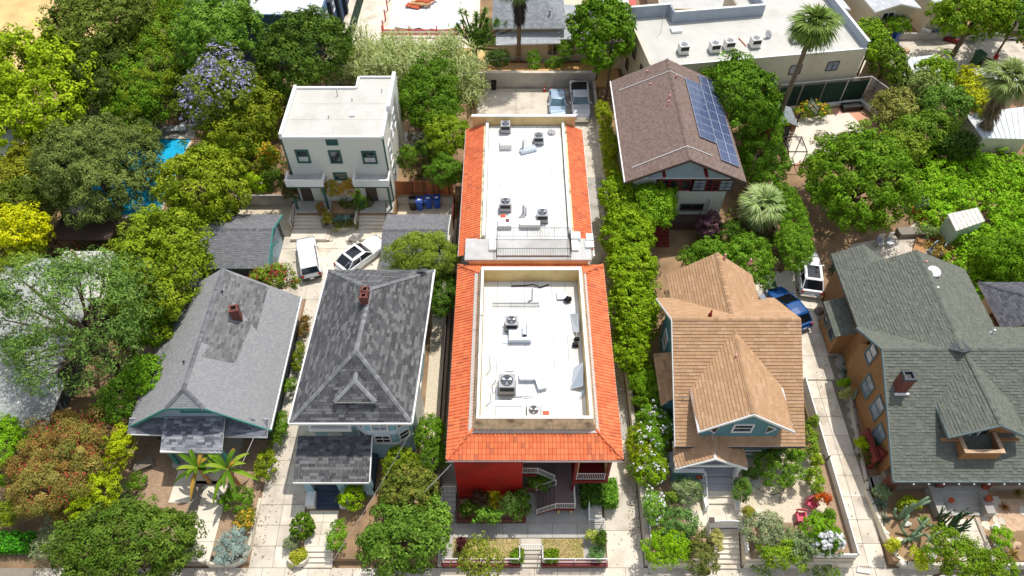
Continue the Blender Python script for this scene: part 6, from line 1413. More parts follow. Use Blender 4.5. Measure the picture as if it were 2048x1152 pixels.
for y in (73, 76.5, 80): window(t, 'E', (-20.58, y, 4.2), .9, 1.6, 'white_paint', 'pale_glass'); MB().box(-20.6, -20.2, y + 1.2, y + 2.0, .2, 5.7).build('side_bay', 'navy', t)
board_fence('dark mesh fence beside the blue walled house', [(-18.9, 75, .1), (-18.7, 86, .1)], 1.9, 'green_mesh', 1.2)
flat_building('dark shuttered building at the top behind the construction lot', -14, 2, 88, 96, 3.4, 'navy', 'grey_roofing', par=.2)
# construction lot
cs = structure('construction_pit', MB().box(-15.0, -4.8, 76.6, 86, .1, .16), 'rock'); rng = random.Random(33)
n = 12; q = MB(); vs = []
for i in range(n):
    for j in range(9): vs.append((-13.9 + 7.6 * i / (n - 1) + rng.uniform(-.2, .2), 77.6 + 6.6 * j / 8 + rng.uniform(-.2, .2), .25 + rng.uniform(0, .35)))
q.add(vs, [(i * 9 + j, (i + 1) * 9 + j, (i + 1) * 9 + j + 1, i * 9 + j + 1) for i in range(n - 1) for j in range(8)])
tag(q.build('tarp', 'tarp', None, 'crumpled white plastic sheeting over the construction pit', 'tarp'))
for k in range(6): boxthing('plywood_sheet', ('plywood board lying flat on the white sheeting, number of the pile toward the back', 'tan plywood board across the white sheeting', 'reddish plank on the plywood heap', 'short plywood offcut on the sheeting', 'long plank on the plywood heap', 'plywood board at the right of the heap')[k], 'board', (-12.2 + k * .5, 82.3 + (k % 3) * .5, .6 + .09 * k), (1.9 - .15 * k, .9 - .1 * k, .05), 'wood_tan' if k % 2 else 'pot', .2 * k - .4)
t = thing('barrier', 'red and white board barrier around the construction pit', 'barrier', (-10, 76.3, .1))
for k in range(4): x = -15.3 + k * 3.2; MB().obox((x, 76.3, .8), (.14, .14, 1.5)).build('post', 'coral', t)
MB().box(-15.4, -5.2, 76.25, 76.31, .9, 1.1).box(-15.4, -5.2, 76.25, 76.31, .4, .6).build('rail', 'coral', t)
MB().box(-15.4, -5.2, 76.24, 76.32, .65, .85).build('rail', 'plastic_white', t)
for k in range(4): y = 77.5 + k * 2.3; MB().obox((-15.4, y, .8), (.14, .14, 1.5)).build('post', 'coral', t)
# row of gabled cottages at the top right
def cottage(label, x0, x1, y0, y1, ze, zr, seed, wall='beige_stucco', rot=0):
    t = thing('house', label, 'house', ((x0 + x1) / 2, y0, 0)); o = world_loc(t)
    gable_walls(t, 'Y', x0 + .3, x1 - .3, y0 + .5, y1, 0, ze, zr - .2, wall); xm = (x0 + x1) / 2
    shingle_roof(t, [[(x0, y1, ze), (x0, y0, ze), (xm, y0, zr), (xm, y1, zr)], [(x1, y0, ze), (x1, y1, ze), (xm, y1, zr), (xm, y0, zr)]], .6, .4, .012, G('c4c7c9', 'cfd1d2', 'bcbfc2'), 'white_paint', .14, seed=seed, jit=.04)
    boards(t, [((x0, y0 - .03, ze), (xm, y0 - .03, zr)), ((xm, y0 - .03, zr), (x1, y0 - .03, ze))], 'white_paint', .08, .2)
    window(t, 'S', (xm - .6, y0 + .47, ze - 1.0), 1.3, .9, 'white_paint', 'glass', nx=2, nz=1); window(t, 'E', (x1 - .28, y0 + 2.0, ze - 1.2), 1.2, 1.2, 'brown_trim', 'glass'); t.rotation_euler.z = rot; return t
cottage('grey roofed cream cottage just right of the tall palm', 33.5, 39.0, 76, 90, 3.6, 4.4, 121, rot=R(8))
cottage('second grey roofed cream cottage from the tall palm', 41.0, 46.6, 75.2, 90, 4.2, 5.0, 122, rot=R(8))
cottage('third grey roofed cream cottage from the tall palm, above the scrap yard', 48.5, 54.2, 76.5, 90, 4.2, 5.0, 123, rot=R(8))
cottage('grey roofed cottage at the top right corner behind the big tree', 58.5, 66, 77.5, 92, 4.2, 5.0, 124, rot=R(8))
q = thing('stairs', 'dark red wooden outdoor stairs between the first two cottages', 'stairs', (40.2, 74.5, 0))
for k in range(7): MB().box(39.2 + k * .2, 39.4 + k * .2, 73.2, 74.6, .2 + k * .3, .3 + k * .3).build('step', 'maroon_trim', q)
railing(q, [(39.2, 73.1, .4), (40.6, 73.1, 2.4), (42.2, 73.1, 2.4)], 1.0, 'maroon_trim', .2)
flat_building('cream building with brown stairs behind the grey parapets', 17, 27, 76, 90, 3.6, 'beige_stucco', 'grey_roofing', par=.3, wins=(('S', 22, 75.98, 2, 1.4, 1.0),))
MB().box(12.9, 14.0, 75, 90, 4.5, 4.9).build('sign_fascia', 'coral', None, 'coral red roof edge of the building at the top', 'roof edge')
# white low sheds on the right
def shed_roof(label, pts, z0, z1, m, wall='beige_stucco', wallh=None):
    t = thing('shed', label, 'shed', (sum(p[0] for p in pts) / len(pts), sum(p[1] for p in pts) / len(pts), 0))
    zs = [z0, z0, z1, z1]; MB().slab([(p[0], p[1], z) for p, z in zip(pts, zs)], .12).build('roof', m, t)
    cx, cy = world_loc(t).x, world_loc(t).y; MB().prism([(lerp(cx, p[0], .93), lerp(cy, p[1], .93)) for p in pts], 0, min(z0, z1) - .12).build('wall', wall, t)
    rb = MB(); a, b, c, d = [Vector((p[0], p[1], z)) for p, z in zip(pts, zs)]; n = int((b - a).length / .45)
    for k in range(n + 1): rb.tube([a.lerp(b, k / n) + Vector((0, 0, .03)), d.lerp(c, k / n) + Vector((0, 0, .03))], .025, 4)
    rb.build('roof_ribs', m, t, kind='stuff'); return t
def xy(u, v, z): p = at(u, v, z); return (p.x, p.y)
shed_roof('long white corrugated roof at the right edge behind the leaning palm', [xy(1965, 276, 2.5), xy(2060, 278, 2.5), xy(2060, 212, 2.9), xy(1930, 228, 2.9)], 2.5, 2.9, 'corrugated')
shed_roof('pale grey flat roof right of the yellow bushes', [xy(1970, 175, 2.4), xy(2040, 190, 2.4), xy(2040, 128, 2.7), xy(1940, 138, 2.7)], 2.4, 2.7, 'grey_roofing')
shed_roof('pale shed roof in front of the scrap yard with a banana plant', [xy(1812, 160, 2.2), xy(1880, 150, 2.2), xy(1880, 108, 2.6), xy(1795, 118, 2.6)], 2.2, 2.6, 'corrugated')
t = shed_roof('pale green shed half buried in vines on the right slope', [xy(1912, 462, 2.6), xy(1970, 442, 2.6), xy(1955, 415, 2.9), xy(1895, 428, 2.9)], 2.6, 2.9, 'rock', 'teal_shed')
# scrap yard clutter
rng = random.Random(77)
for k, (u, v, sx, sy, sz, mm, lab) in enumerate(((1790, 112, 1.2, .8, .5, 'blue_bin', 'blue plastic crate in the scrap heap'), (1808, 104, 1.4, 1.0, .4, 'rock_tan', 'tan cushion on the scrap heap'), (1776, 106, 1.0, 1.0, .7, 'sheet_metal', 'grey metal drum in the scrap heap'), (1845, 76, 1.2, .3, 1.2, 'tarp', 'pale tarp hung along the scrap yard wall'), (1866, 75, .8, .3, 1.1, 'blue_bin', 'blue cloth hung along the scrap yard wall'), (1905, 85, 4.0, .4, .5, 'maroon_trim', 'long dark red beam along the back of the scrap yard'), (1925, 76, 3.4, .8, .9, 'metal', 'grey crates stacked behind the red beam'), (1968, 130, 1.6, 1.0, .7, 'black', 'black engine parts beside the dark green bin'), (1990, 118, .5, .5, .6, 'red_paint', 'red fuel can beside the engine parts'), (1765, 78, 2.2, 1.6, 1.3, 'metal', 'grey covered trailer at the left end of the scrap yard'))):
    p = at(u, v, .05); q = MB()
    for j in range(4 if k in (0, 2, 6, 7) else 1): q.obox(p + Vector((rng.uniform(-.4, .4) * (j > 0), rng.uniform(-.3, .3) * (j > 0), sz / 2)), (sx * rng.uniform(.5, 1), sy * rng.uniform(.5, 1), sz * rng.uniform(.7, 1)), rng.uniform(-.6, .6))
    tag(q.build('scrap', mm, None, lab, 'scrap'))
t = thing('garden_wall', 'low grey block wall along the back of the scrap yard', 'wall', (48, 75.5, 0)); MB().box(43, 58, 75.7, 75.95, 0, .9).build('wall', 'concrete_grey', t)

# ------------------------------------------------------------------ left neighbour houses, pool
def hip_house(label, x0, x1, y0, y1, ze, zr, wall, pal, rid, seed, trim='white_paint'):
    t = thing('house', label, 'house', ((x0 + x1) / 2, (y0 + y1) / 2, 0)); MB().box(x0 + .5, x1 - .5, y0 + .5, y1 - .5, 0, ze - .05).build('wall', wall, t)
    (a, b) = rid
    shingle_roof(t, [[(x0, y0, ze), (x1, y0, ze), (b[0], b[1], zr), (a[0], a[1], zr)] if a[1] == b[1] else [(x0, y0, ze), (x1, y0, ze), (a[0], a[1], zr)], [(x1, y0, ze), (x1, y1, ze)] + ([(b[0], b[1], zr)] if a[1] == b[1] else [(b[0], b[1], zr), (a[0], a[1], zr)]), [(x1, y1, ze), (x0, y1, ze)] + ([(a[0], a[1], zr), (b[0], b[1], zr)] if a[1] == b[1] else [(b[0], b[1], zr)]), [(x0, y1, ze), (x0, y0, ze)] + ([(a[0], a[1], zr)] if a[1] == b[1] else [(a[0], a[1], zr), (b[0], b[1], zr)])], .4, .22, .016, pal, trim, .15, seed=seed, jit=.06)
    return t
WG = G('a4a7a1', 'aaada7', 'b0b3ad', '9ca09a')
lh = hip_house('large pale grey roofed house under the feathery tree on the left', -46, -33.2, 23.6, 38.6, 3.4, 6.2, 'slate_siding', WG, ((-39.5, 30), (-39.5, 32)), 131)
gable = MB(); MB().box(-36.8, -31.8, 34.5, 39.0, 0, 3.5).build('rear_wing', 'slate_siding', lh); MB().box(-37.0, -31.5, 34.3, 39.2, 3.5, 3.65).build('flat_roof', 'cream_roof', lh)
MB().cyl((-35.6, 38.4), .09, 3.6, 4.7, 8).build('vent_pipe', 'rock_tan', lh)
dish(tuple(at(92, 535, 3.4)), .45, R(30), R(160), 'white_paint', 'pale satellite dish on the edge of the left house roof', .3)
shingle_roof(lh, [[(-36.3, 23.0, 3.0), (-32.4, 23.0, 3.0), (-34.2, 24.6, 4.4)], [(-32.4, 23.0, 3.0), (-32.4, 27.0, 3.3), (-34.2, 27.5, 4.6), (-34.2, 24.6, 4.4)], [(-36.3, 27.0, 3.3), (-36.3, 23.0, 3.0), (-34.2, 24.6, 4.4), (-34.2, 27.5, 4.6)]], .4, .22, .016, WG, 'white_paint', .14, seed=135, name='porch_roof')
board_fence('pale leaning board fence beside the left garage and gravel strip', [(-26.9, 37.5, 0), (-26.9, 43.5, 0), (-25.6, 46.0, 0)], 1.7, 'white_paint', .25)
ph = shed_roof('white ribbed roof with green wall at the left edge', [xy(-8, 318, 3.6), xy(66, 296, 3.6), xy(38, 236, 4.2), xy(-20, 225, 4.2)], 3.6, 4.2, 'white_roof', 'green_trim')
po = structure('pool_deck', MB().box(-42, -31.0, 46.5, 60, -.1, .03), 'concrete_grey')
pw_ = structure('swimming_pool_water', MB().box(-40.5, -33.0, 47, 57.7, -.1, .045), 'pool_water')
t = thing('pool_edge', 'pale coping with dark tile line around the blue swimming pool', 'pool', (-37, 57.8, 0)); MB().box(-40.8, -32.7, 57.72, 58.1, -.1, .14).box(-33.0, -32.7, 47, 57.72, -.1, .14).build('coping', 'lime_stone', t); MB().box(-40.5, -33.0, 57.69, 57.72, .04, .12).build('tile_line', 'navy', t)
for k, (u, v, lab, mm) in enumerate(((288, 252, 'white sun lounger tipped beside the pool deck', 'teal_shed'), (353, 262, 'low white lounger at the far end of the pool', 'plastic_white'))):
    p = at(u, v, .05); t = thing('sun_lounger', lab, 'lounger', tuple(p))
    MB().obox(p + Vector((0, 0, .35)), (1.7 if k else .8, .7 if k else 1.6, .12), .1).build('bed', mm, t); MB().obox(p + Vector((.9 if k else 0, 0 if k else .9, .6)), (.5 if k else .8, .7 if k else .4, .5), .1).build('backrest', mm, t)
    for sx in (-.3, .3):
        for sy in (-.25, .25): MB().obox(p + Vector((sx * (2 if k else 1), sy * (1 if k else 2), .15)), (.06, .06, .3)).build('leg', mm, t)
t = thing('carport', 'dark brown carport roof under the trees behind the left house', 'carport', tuple(at(165, 470, 2.4))); p = at(165, 470, 2.4); MB().box(p.x - 2.6, p.x + 2.6, p.y - .6, p.y + 2.4, 2.35, 2.5).build('roof', 'brown_trim', t)
for s in (-2.3, -.8, 2.3): MB().box(p.x + s, p.x + s + .12, p.y - .5, p.y - .38, 0, 2.35).build('post', 'brown_paint', t)
# service cables and pole
def cable(label, a, b, sag=.8, m='wire', r=.02):
    a, b = Vector(a), Vector(b); pts = [a.lerp(b, k / 12) - Vector((0, 0, sag * 4 * (k / 12) * (1 - k / 12))) for k in range(13)]
    return tag(MB().tube(pts, r, 4).build('power_cable', m, None, label, 'cable'))
p = at(1211, 205, 0); t = thing('utility_pole', 'dark utility pole with crossarm behind the brown roofed house', 'utility pole', tuple(p)); top = 7.6
MB().tube([p, p + Vector((0, 0, top))], [.16, .11], 8).build('pole', 'brown_trim', t); MB().obox(p + Vector((0, 0, top - .3)), (2.0, .1, .12), .2).build('crossarm', 'brown_trim', t)
for k in (-.8, -.3, .3, .8): MB().cyl((p.x + k, p.y + k * .2), .05, top - .24, top - .08, 8).build('insulator', 'metal', t)
q = p + Vector((0, 0, top - .3)); cable('dark cable running left from the utility pole over the parking lot', q, (-22, 60, 7.5), 1.2); cable('second dark cable below the first, over the bamboo', q - Vector((0, 0, .5)), (-22, 58, 6.6), 1.2, r=.025)
cable('pale service cable sloping from the apartments to the street trees', at(903, 928, 6), at(820, 1010, 3.4), .1, 'wire_pale', .025)
cable('thin pale cable crossing the blue house bay toward the street', at(822, 862, 5.5), at(660, 1130, 4.5), .3, 'ac_grey', .011)
cable('pale cable from the grey bungalow porch corner to the banana tree', at(518, 850, 3.2), at(480, 935, 2.6), .05, 'wire_pale', .02)
tag(MB().tube([at(515, 850, 3.1), at(515, 850, 3.1) + Vector((0, 0, .7)), at(515, 850, 3.1) + Vector((-.25, 0, .95))], .025, 5).build('service_mast', 'navy', None, 'small dark service mast on the right eave corner of the grey bungalow', 'mast'))

# fallen leaves on the paving: stuff
rng = np.random.default_rng(9); Q = []
for (x0, x1, y0, y1, n, zf) in ((8.0, 8.75, 16, 50, 900, ramp), (6.4, 8.75, 15, 60, 300, ramp), (-17.4, -16.6, 15.2, 36, 300, ramp), (-17.4, -14.4, 15.2, 44, 160, ramp), (22.5, 26, 15.2, 39, 260, ramp), (-20, 22, 12.2, 14.9, 500, lambda y: ZS), (-20, -6, 37.2, 45, 140, lambda y: 0), (-3.5, 8.5, 52.2, 66, 200, lambda y: 0)):
    xy_ = np.stack([rng.uniform(x0, x1, n), rng.uniform(y0, y1, n)], 1)
    for x, y in xy_:
        a, r = rng.uniform(0, 6.28), rng.uniform(.025, .07); z = zf(y) + .012; c, s_ = math.cos(a) * r, math.sin(a) * r
        Q.append([(x + c, y + s_, z), (x - s_ * .6, y + c * .6, z + .01), (x - c, y - s_, z), (x + s_ * .6, y - c * .6, z + .008)])
tag(npmesh('leaf_litter', np.array(Q), 4, np.array(G('6a5a34', '7c6a3c', '5a4a30', '8a7a44'))[rng.integers(0, 4, len(Q))]), kind='stuff', label='scattered fallen leaves on the driveways and sidewalk')

# ------------------------------------------------------------------ garden furniture, stones
for k, (u, v, rz, lab) in enumerate(((1620, 1012, .5, 'pink garden chair nearer the orange flowers'), (1598, 1038, -.1, 'pink garden chair nearer the grey shrubs'))):
    p = at(u, v, .68); t = thing('garden_chair', lab, 'chair', tuple(p), 'pink garden chairs'); mt = Matrix.Rotation(rz, 3, 'Z')
    MB().obox(p + Vector((0, 0, .4)), (.6, .6, .07), rz).build('seat', 'pink_chair', t); 
    for j in range(5): MB().obox(p + mt @ Vector((-.24 + j * .12, .36, .72)), (.1, .05, .65), rz, (.25, 0)).build('back_slat', 'pink_chair', t)
    for sx in (-.27, .27):
        MB().obox(p + mt @ Vector((sx, -.05, .62)), (.09, .7, .04), rz).build('armrest', 'pink_chair', t)
        for sy in (-.3, .25): MB().obox(p + mt @ Vector((sx, sy, .3)), (.06, .06, .6), rz).build('leg', 'pink_chair', t)
p = at(830, 528, 0)
tag(MB().tube([at(1505, 960, .69), at(1520, 980, .69), at(1545, 990, .69), at(1575, 984, .69), at(1592, 962, .69), at(1600, 948, .69), at(1592, 945, .69), at(1575, 965, .69), at(1560, 995, .69), at(1560, 1008, .69)], .03, 5).build('garden_hose', 'taupe', None, 'thin garden hose looping over the pale gravel of the teal house yard', 'hose'))
for k, (u, v) in enumerate(((1515, 1022), (1497, 1030), (1512, 965), (1500, 975))): boxthing('stepping_stone', ('thin pale stepping stone standing out on the gravel', 'stepping stone nearest the grey shrubs', 'large flat stone beside the dark round bush', 'flat stone edging the path to the porch')[k], 'stone', at(u, v, .67), (.5 + .2 * (k > 1), .28 + .2 * (k > 1), .06), 'rock', .6 * k)
p = at(290, 940, 0); t = thing('garden_bench', 'weathered slatted bench in the mulch of the bungalow garden', 'bench', tuple(p))
for k in range(5): MB().obox(p + Vector((-.1 * k * .3, .14 * k, .42)), (1.3, .11, .05), .45).build('slat', 'wood_grey', t)
for s in (-.5, .5): MB().obox(p + Vector((s, .25 + s * .4, .2)), (.1, .5, .4), .45).build('leg', 'wood_grey', t)
p = at(1735, 1140, -.56); t = thing('fallen_sign', 'fallen white metal sign frame lying on the right driveway', 'sign frame', tuple(p)); q = MB(); c = [at(1714, 1143, -.5), at(1740, 1147, -.5), at(1746, 1130, -.4), at(1718, 1128, -.4)]
q.tube(c + [c[0]], .03, 5); q.tube([(c[0] + c[3]) / 2, (c[1] + c[2]) / 2], .02, 4); q.build('frame', 'white_paint', t); MB().slab([c[0].lerp(c[3], .05), c[1].lerp(c[2], .05), c[1].lerp(c[2], .4), c[0].lerp(c[3], .4)], .02).build('panel', 'rock', t)
rng = random.Random(41)
st_l = ['white boulder left of the columnar cactus base', 'white rock under the candelabra cactus', 'pale stone at the left curb of the cactus garden', 'round pale rock beside the barrel cactus', 'white stone in front of the tall cactus', 'long white stone near the yellow green succulent', 'flat tan stone beside the dark bushy cactus', 'pale rock by the cactus garden steps', 'white boulder right of the lime succulent', 'rock by the white boulder at the right edge']
for k, (u, v, r, mm) in enumerate(((1797, 1082, .3, 'rock'), (1812, 1048, .32, 'rock'), (1772, 1066, .2, 'rock'), (1870, 1096, .2, 'rock'), (1805, 1127, .25, 'rock'), (1862, 1112, .34, 'rock'), (1905, 1066, .3, 'rock_tan'), (1897, 1022, .32, 'rock'), (1990, 1056, .32, 'rock'), (1992, 1090, .25, 'rock'))):
    p = at(u, v, .22); tag(MB().ell((p.x, p.y, .22 + r * .3), (r, r * .75, r * .55), 9, 6, .35, rng).build('rock', mm, None, st_l[k], 'rock', group='rocks in the cactus garden'))
for k, (u, v, r, lab) in enumerate(((2000, 1097, .3, 'first pink edging stone of the bed'), (2010, 1100, .28, 'second pink edging stone of the bed'), (2020, 1094, .32, 'third pink edging stone of the bed'), (2032, 1090, .34, 'fourth pink edging stone, at the right frame edge'))):
    p = at(u, v, .22); tag(MB().ell((p.x, p.y, .32), (r, r * .6, r * .4), 9, 6, .3, rng).build('edging_stone', 'rock_tan', None, lab, 'stone'))
# roof-lined patio behind the right house
structure('patio', MB().prism([xy(1700, 490, .0), xy(1800, 470, 0), xy(1850, 430, 0), xy(1885, 500, 0), xy(1840, 540, 0), xy(1700, 560, 0)], -.1, .04), 'concrete')
for k, (u, v, lab) in enumerate(((1756, 492, 'left metal patio chair under the big citrus tree'), (1775, 490, 'right metal patio chair under the big citrus tree'), (1862, 508, 'grey blue armchair at the patio corner'), (1882, 512, 'second grey blue armchair at the patio edge'))):
    p = at(u, v, .05); t = thing('patio_chair', lab, 'chair', tuple(p), 'patio chairs behind the grey green roof'); mm = 'metal' if k < 2 else 'bungalow_gable'
    MB().obox(p + Vector((0, 0, .42)), (.6, .6, .06), .3 * k).build('seat', mm, t); MB().obox(p + Vector((0, .32, .85)), (.6, .06, .9), .3 * k).build('backrest', mm, t)
    for sx in (-.25, .25):
        for sy in (-.25, .25): MB().obox(p + Vector((sx, sy, .2)), (.05, .05, .42)).build('leg', mm, t)
boxthing('bench', 'tan wooden lounge bench on the patio', 'bench', at(1838, 497, .05), (1.0, 2.0, .35), 'wood_tan', -.5)
boxthing('planter', 'long raised wooden planter of grey green herbs on the patio', 'planter', at(1832, 468, .05), (3.6, .9, .5), 'wood_grey', .05)
def pot(label, p, r=.25, h=.4, m='pot'):
    return tag(MB().lathe([(r * .65, 0), (r, h), (r * 1.08, h), (r * 1.05, h * .9), (r * .85, h * .88), (0, h * .85)], 12, tuple(p)).build('plant_pot', m, None, label, 'pot'))
for (u, v, z, r, lab) in ((1829, 425, .05, .4, 'large terracotta pot with cactus at the top of the patio'), (1838, 438, .05, .35, 'smaller terracotta pot on the patio below the large one'), (1863, 488, .05, .35, 'brown pot at the right patio edge'), (1900, 1003, .95, .18, 'small clay pot on the left cheek of the grey steps'), (1968, 976, .95, .2, 'clay pot high on the right cheek of the grey steps'), (1974, 1000, .95, .22, 'clay pot lower on the right cheek of the grey steps'), (1976, 1025, .2, .3, 'orange and green glazed jar at the foot of the grey steps'), (1561, 590, 0, .3, 'brown pot standing in front of the blue car'), (1396, 955, 1.5, .2, 'dark pot on the porch wall of the teal house')): pot(lab, at(u, v, z), r, r * 1.5)
boxthing('planter', 'black planter box at the court fence corner', 'planter', at(1702, 217, .1), (2.2, .8, .5), 'black', .1)
t = thing('garden_umbrella', 'closed grey garden umbrella on the patio right of the white duplex', 'umbrella', tuple(at(822, 295, 1.2))); p = at(822, 295, 1.2)
MB().tube([p, p + Vector((0, 0, 2.3))], .03, 6).build('pole', 'wood_tan', t); MB().lathe([(.05, .9), (.26, 1.0), (.12, 1.8), (.02, 2.3)], 10, tuple(p)).build('canopy', 'taupe', t)
structure('patio', MB().box(at(800, 300, 1.2).x, at(870, 300, 1.2).x, at(820, 310, 1.2).y, at(820, 265, 1.2).y, 1.0, 1.23), 'concrete')
pipe_run('red coiled hose hanging on the right wall of the blue house', [Vector((-6.3, 24.6 + .35 * math.cos(k * .6), .8 + .35 * math.sin(k * .6))) for k in range(24)], .03, 'red_paint', 'garden_hose', 'hose')
p = at(1680, 645, 0)
rng = random.Random(3)
for k, (u, v, r) in enumerate(((1637, 625, .4), (1642, 640, .33), (1650, 650, .28))): q = at(u, v, 0); tag(MB().ell((q.x, q.y, r * .6), (r, r * .9, r * .8), 9, 6, .3, rng).build('boulder', 'taupe', None, ('largest brown boulder by the driveway behind the orange wall', 'middle brown boulder by the driveway', 'smallest brown boulder by the cracked flagstones')[k], 'boulder'))
# ------------------------------------------------------------------ trees and shrubs
T = tree
LG = 'trees in the left backyards'
T('tree', 'rounded bright lime green tree at the left edge beside the white ribbed roof', 'tree', 92, 184, 110, 98, 5.5, 'lime', lobes=9, leaf=.34)
T('tree', 'broad grey olive tree in front of the blue swimming pool', 'tree', 196, 346, 108, 98, 4.6, 'olive', lobes=10, leaf=.3, asp=.3, droop=.2)
T('tree', 'yellow green bushy tree between the pool and the white duplex', 'tree', 410, 382, 86, 78, 4.0, 'ygreen', lobes=9, leaf=.28)
T('tree', 'tall mid green tree with orange tinged leaves left of the purple jacaranda', 'tree', 325, 110, 92, 115, 3.6, G('5c8a24', '6f9c2c', '8a9a2c', '4a7a1e'), lobes=9, leaf=.32, asp=.3)
T('tree', 'tall olive tree at the top left beside the dry field', 'tree', 195, 62, 85, 82, 7, G('6a7a34', '7a8a40', '5a6c2c'), lobes=9, leaf=.32)
T('tree', 'light green tree with fern like leaves at the top above the jacaranda', 'tree', 438, 58, 76, 74, 7.5, G('6a9434', '7da444', '5a842c', '8ab050'), lobes=9, leaf=.34, asp=.35)
T('tree', 'dense dark green tree at the top beside the blue walled house', 'tree', 610, 112, 86, 88, 6, 'dark', lobes=9, leaf=.3)
T('jacaranda_tree', 'jacaranda tree with pale purple blossoms behind the pool', 'tree', 440, 180, 68, 72, 7.2, G('6a7c34', '7a8a3c'), lobes=7, flowers=('purple', .24, .22, .9), dens=.7)
T('tree', 'dark yellow green tree between the jacaranda and the white duplex', 'tree', 490, 235, 75, 80, 4.5, G('7c8a1e', '8a962a', '5a7020', '98a432'), lobes=8, leaf=.28)
T('tree', 'small yellow green tree against the left wall of the white duplex', 'tree', 465, 300, 55, 55, 3.2, G('6a8a1e', '7c9a24', '8a9a2c'), lobes=6)
T('tree', 'dark leafy tree tucked between the lime tree and the olive top left tree', 'tree', 205, 150, 60, 60, 5, G('4a5c2c', '566a30'), lobes=6)
T('tree', 'small olive bush tree at the left edge below the white ribbed roof', 'tree', 60, 330, 52, 62, 3.4, G('7a7a24', '868a2c', '9a9a34'), lobes=6)
shrub('shrub', 'grey green shrub between the lime tree and the tipped lounger', 'shrub', 228, 210, 46, 48, 'grey', 3.0, lobes=5)
T('columnar_tree', 'tall columnar yellow green tree left of the grey bungalow roof', 'tree', 318, 545, 78, 118, 5.6, G('7a9020', '8ea42c', '647c1c', 'a0b038'), lobes=10, leaf=.26, rz=4.5)
T('columnar_tree', 'dark lower green tree hugging the left eave of the grey bungalow', 'tree', 300, 640, 62, 60, 3.6, G('5a7c1a', '6c8c20', '4a6a18'), lobes=6)
T('feathery_tree', 'sparse feathery tree with visible pale branches over the left house roof', 'tree', 150, 640, 150, 118, 7.6, G('5f8040', '6f904c', '80a05c', '527238'), lobes=14, leaf=.26, asp=.3, dens=.42, clump=.6, loose=.5, cover=.55)
T('tree', 'bright yellow leaved tree at the left edge beside the carport', 'tree', 48, 460, 55, 42, 4.2, 'yellow', lobes=6, dens=.8)
T('tree', 'yellow green bush tree at the left edge below the bright yellow tree', 'tree', 25, 545, 40, 55, 3.2, 'ygreen', lobes=6)
T('tree', 'shaded dark green tree behind the bright yellow tree', 'tree', 62, 405, 75, 42, 3.6, G('5a6c20', '6a7a28', '4a5c1c'), lobes=7)
T('feathery_tree', 'small bright green feathery tree at the lower left eave of the grey bungalow', 'tree', 292, 752, 46, 36, 3.6, G('4f9a24', '62aa30', '3f8a1e'), lobes=6, leaf=.22, asp=.35)
T('tree', 'small green tree behind the red berry bush by the bungalow eave', 'tree', 240, 800, 40, 42, 3.0, G('4f8a2c', '5f9a34', '3f7424'), lobes=5)
T('berry_tree', 'large rusty bush with red berries in front of the left house', 'shrub', 134, 932, 90, 86, 2.6, G('a0945c', '8a8448', 'a0784c', 'b0a064', '8c6a44', '7c8444'), lobes=10, leaf=.15, asp=.35, droop=.3, flowers=('red', .12, .08, .5), trunk=True)
shrub('shrub', 'yellow green hedge shrub along the right of the red berry bush, upper one', 'shrub', 243, 905, 26, 45, G('a8b81c', 'b8c424', '90a41c'), 2.0, base=-.1)
shrub('shrub', 'yellow green shrub along the right of the red berry bush, lower one', 'shrub', 195, 1000, 38, 50, G('a0b41c', 'b0c428', '8aa01c'), 2.0, base=-.2)
T('tree', 'spreading dark green tree at the bottom left beside the sidewalk', 'tree', 248, 1098, 140, 70, 2.8, G('4c6c24', '5e7c2c', '4a5c24', '74903c', '56702c'), lobes=14, leaf=.19, base=-.4, clump=.6)
shrub('shrub', 'grey wispy shrub between the clipped hedge and the bottom left tree', 'shrub', 110, 1080, 40, 40, 'grey', 1.0, base=-.4, dens=.6)
T('tree', 'vivid green tree at the left frame edge in front of the left house', 'tree', 8, 905, 42, 72, 3.0, G('4fa41e', '62b428', '3f8a18'), lobes=6)
shrub('shrub', 'small round yellow green shrub left of the rusty bush by the path', 'shrub', 35, 1015, 22, 30, 'ygreen', 1.0, base=-.3)
T('tree', 'willowy light olive tree leaning over the right garage', 'tree', 850, 515, 72, 48, 4.2, G('7c8f34', '8c9e40', '6c7f2c', '98aa4c'), lobes=9, leaf=.24, asp=.22, droop=.35)
T('tree', 'lower dark part tree between the willowy tree and the tiled apartments', 'tree', 888, 585, 34, 50, 3.0, G('4a6a24', '567a2c'), lobes=5)
shrub('bottlebrush_shrub', 'round pink flowered shrub behind the grey bungalow gable', 'shrub', 545, 565, 52, 36, G('7a8f34', '8a9c3c', '6a7f2c'), 2.0, flowers=('red', .15, .15, .6), lobes=6)
T('tree', 'dark green tree behind the bins lot, upper of three by the tiled apartments', 'tree', 862, 195, 58, 68, 5.5, G('3f7a1c', '4c8a24', '336a18'), lobes=8)
T('tree', 'yellow green tree by the apartments left eave, middle of three', 'tree', 893, 278, 46, 46, 4.5, G('6f8a1e', '7f9a24', '93aa30'), lobes=7)
T('tree', 'dark olive round tree by the apartments left eave, lowest of three', 'tree', 890, 345, 40, 32, 3.8, G('4f7c22', '5c8a2a', '6a9434'), lobes=6)
shrub('shrub', 'small green shrub beside the white duplex right wall', 'shrub', 815, 328, 22, 25, 'mid', 2.2, base=1.2)
shrub('shrub', 'low dark shrub beside the closed umbrella', 'shrub', 845, 318, 24, 20, 'dark', 2.1, base=1.2)
T('shade_tree', 'green tree behind the white duplex at its right back corner', 'tree', 822, 215, 32, 36, 4.0, 'mid', lobes=5)
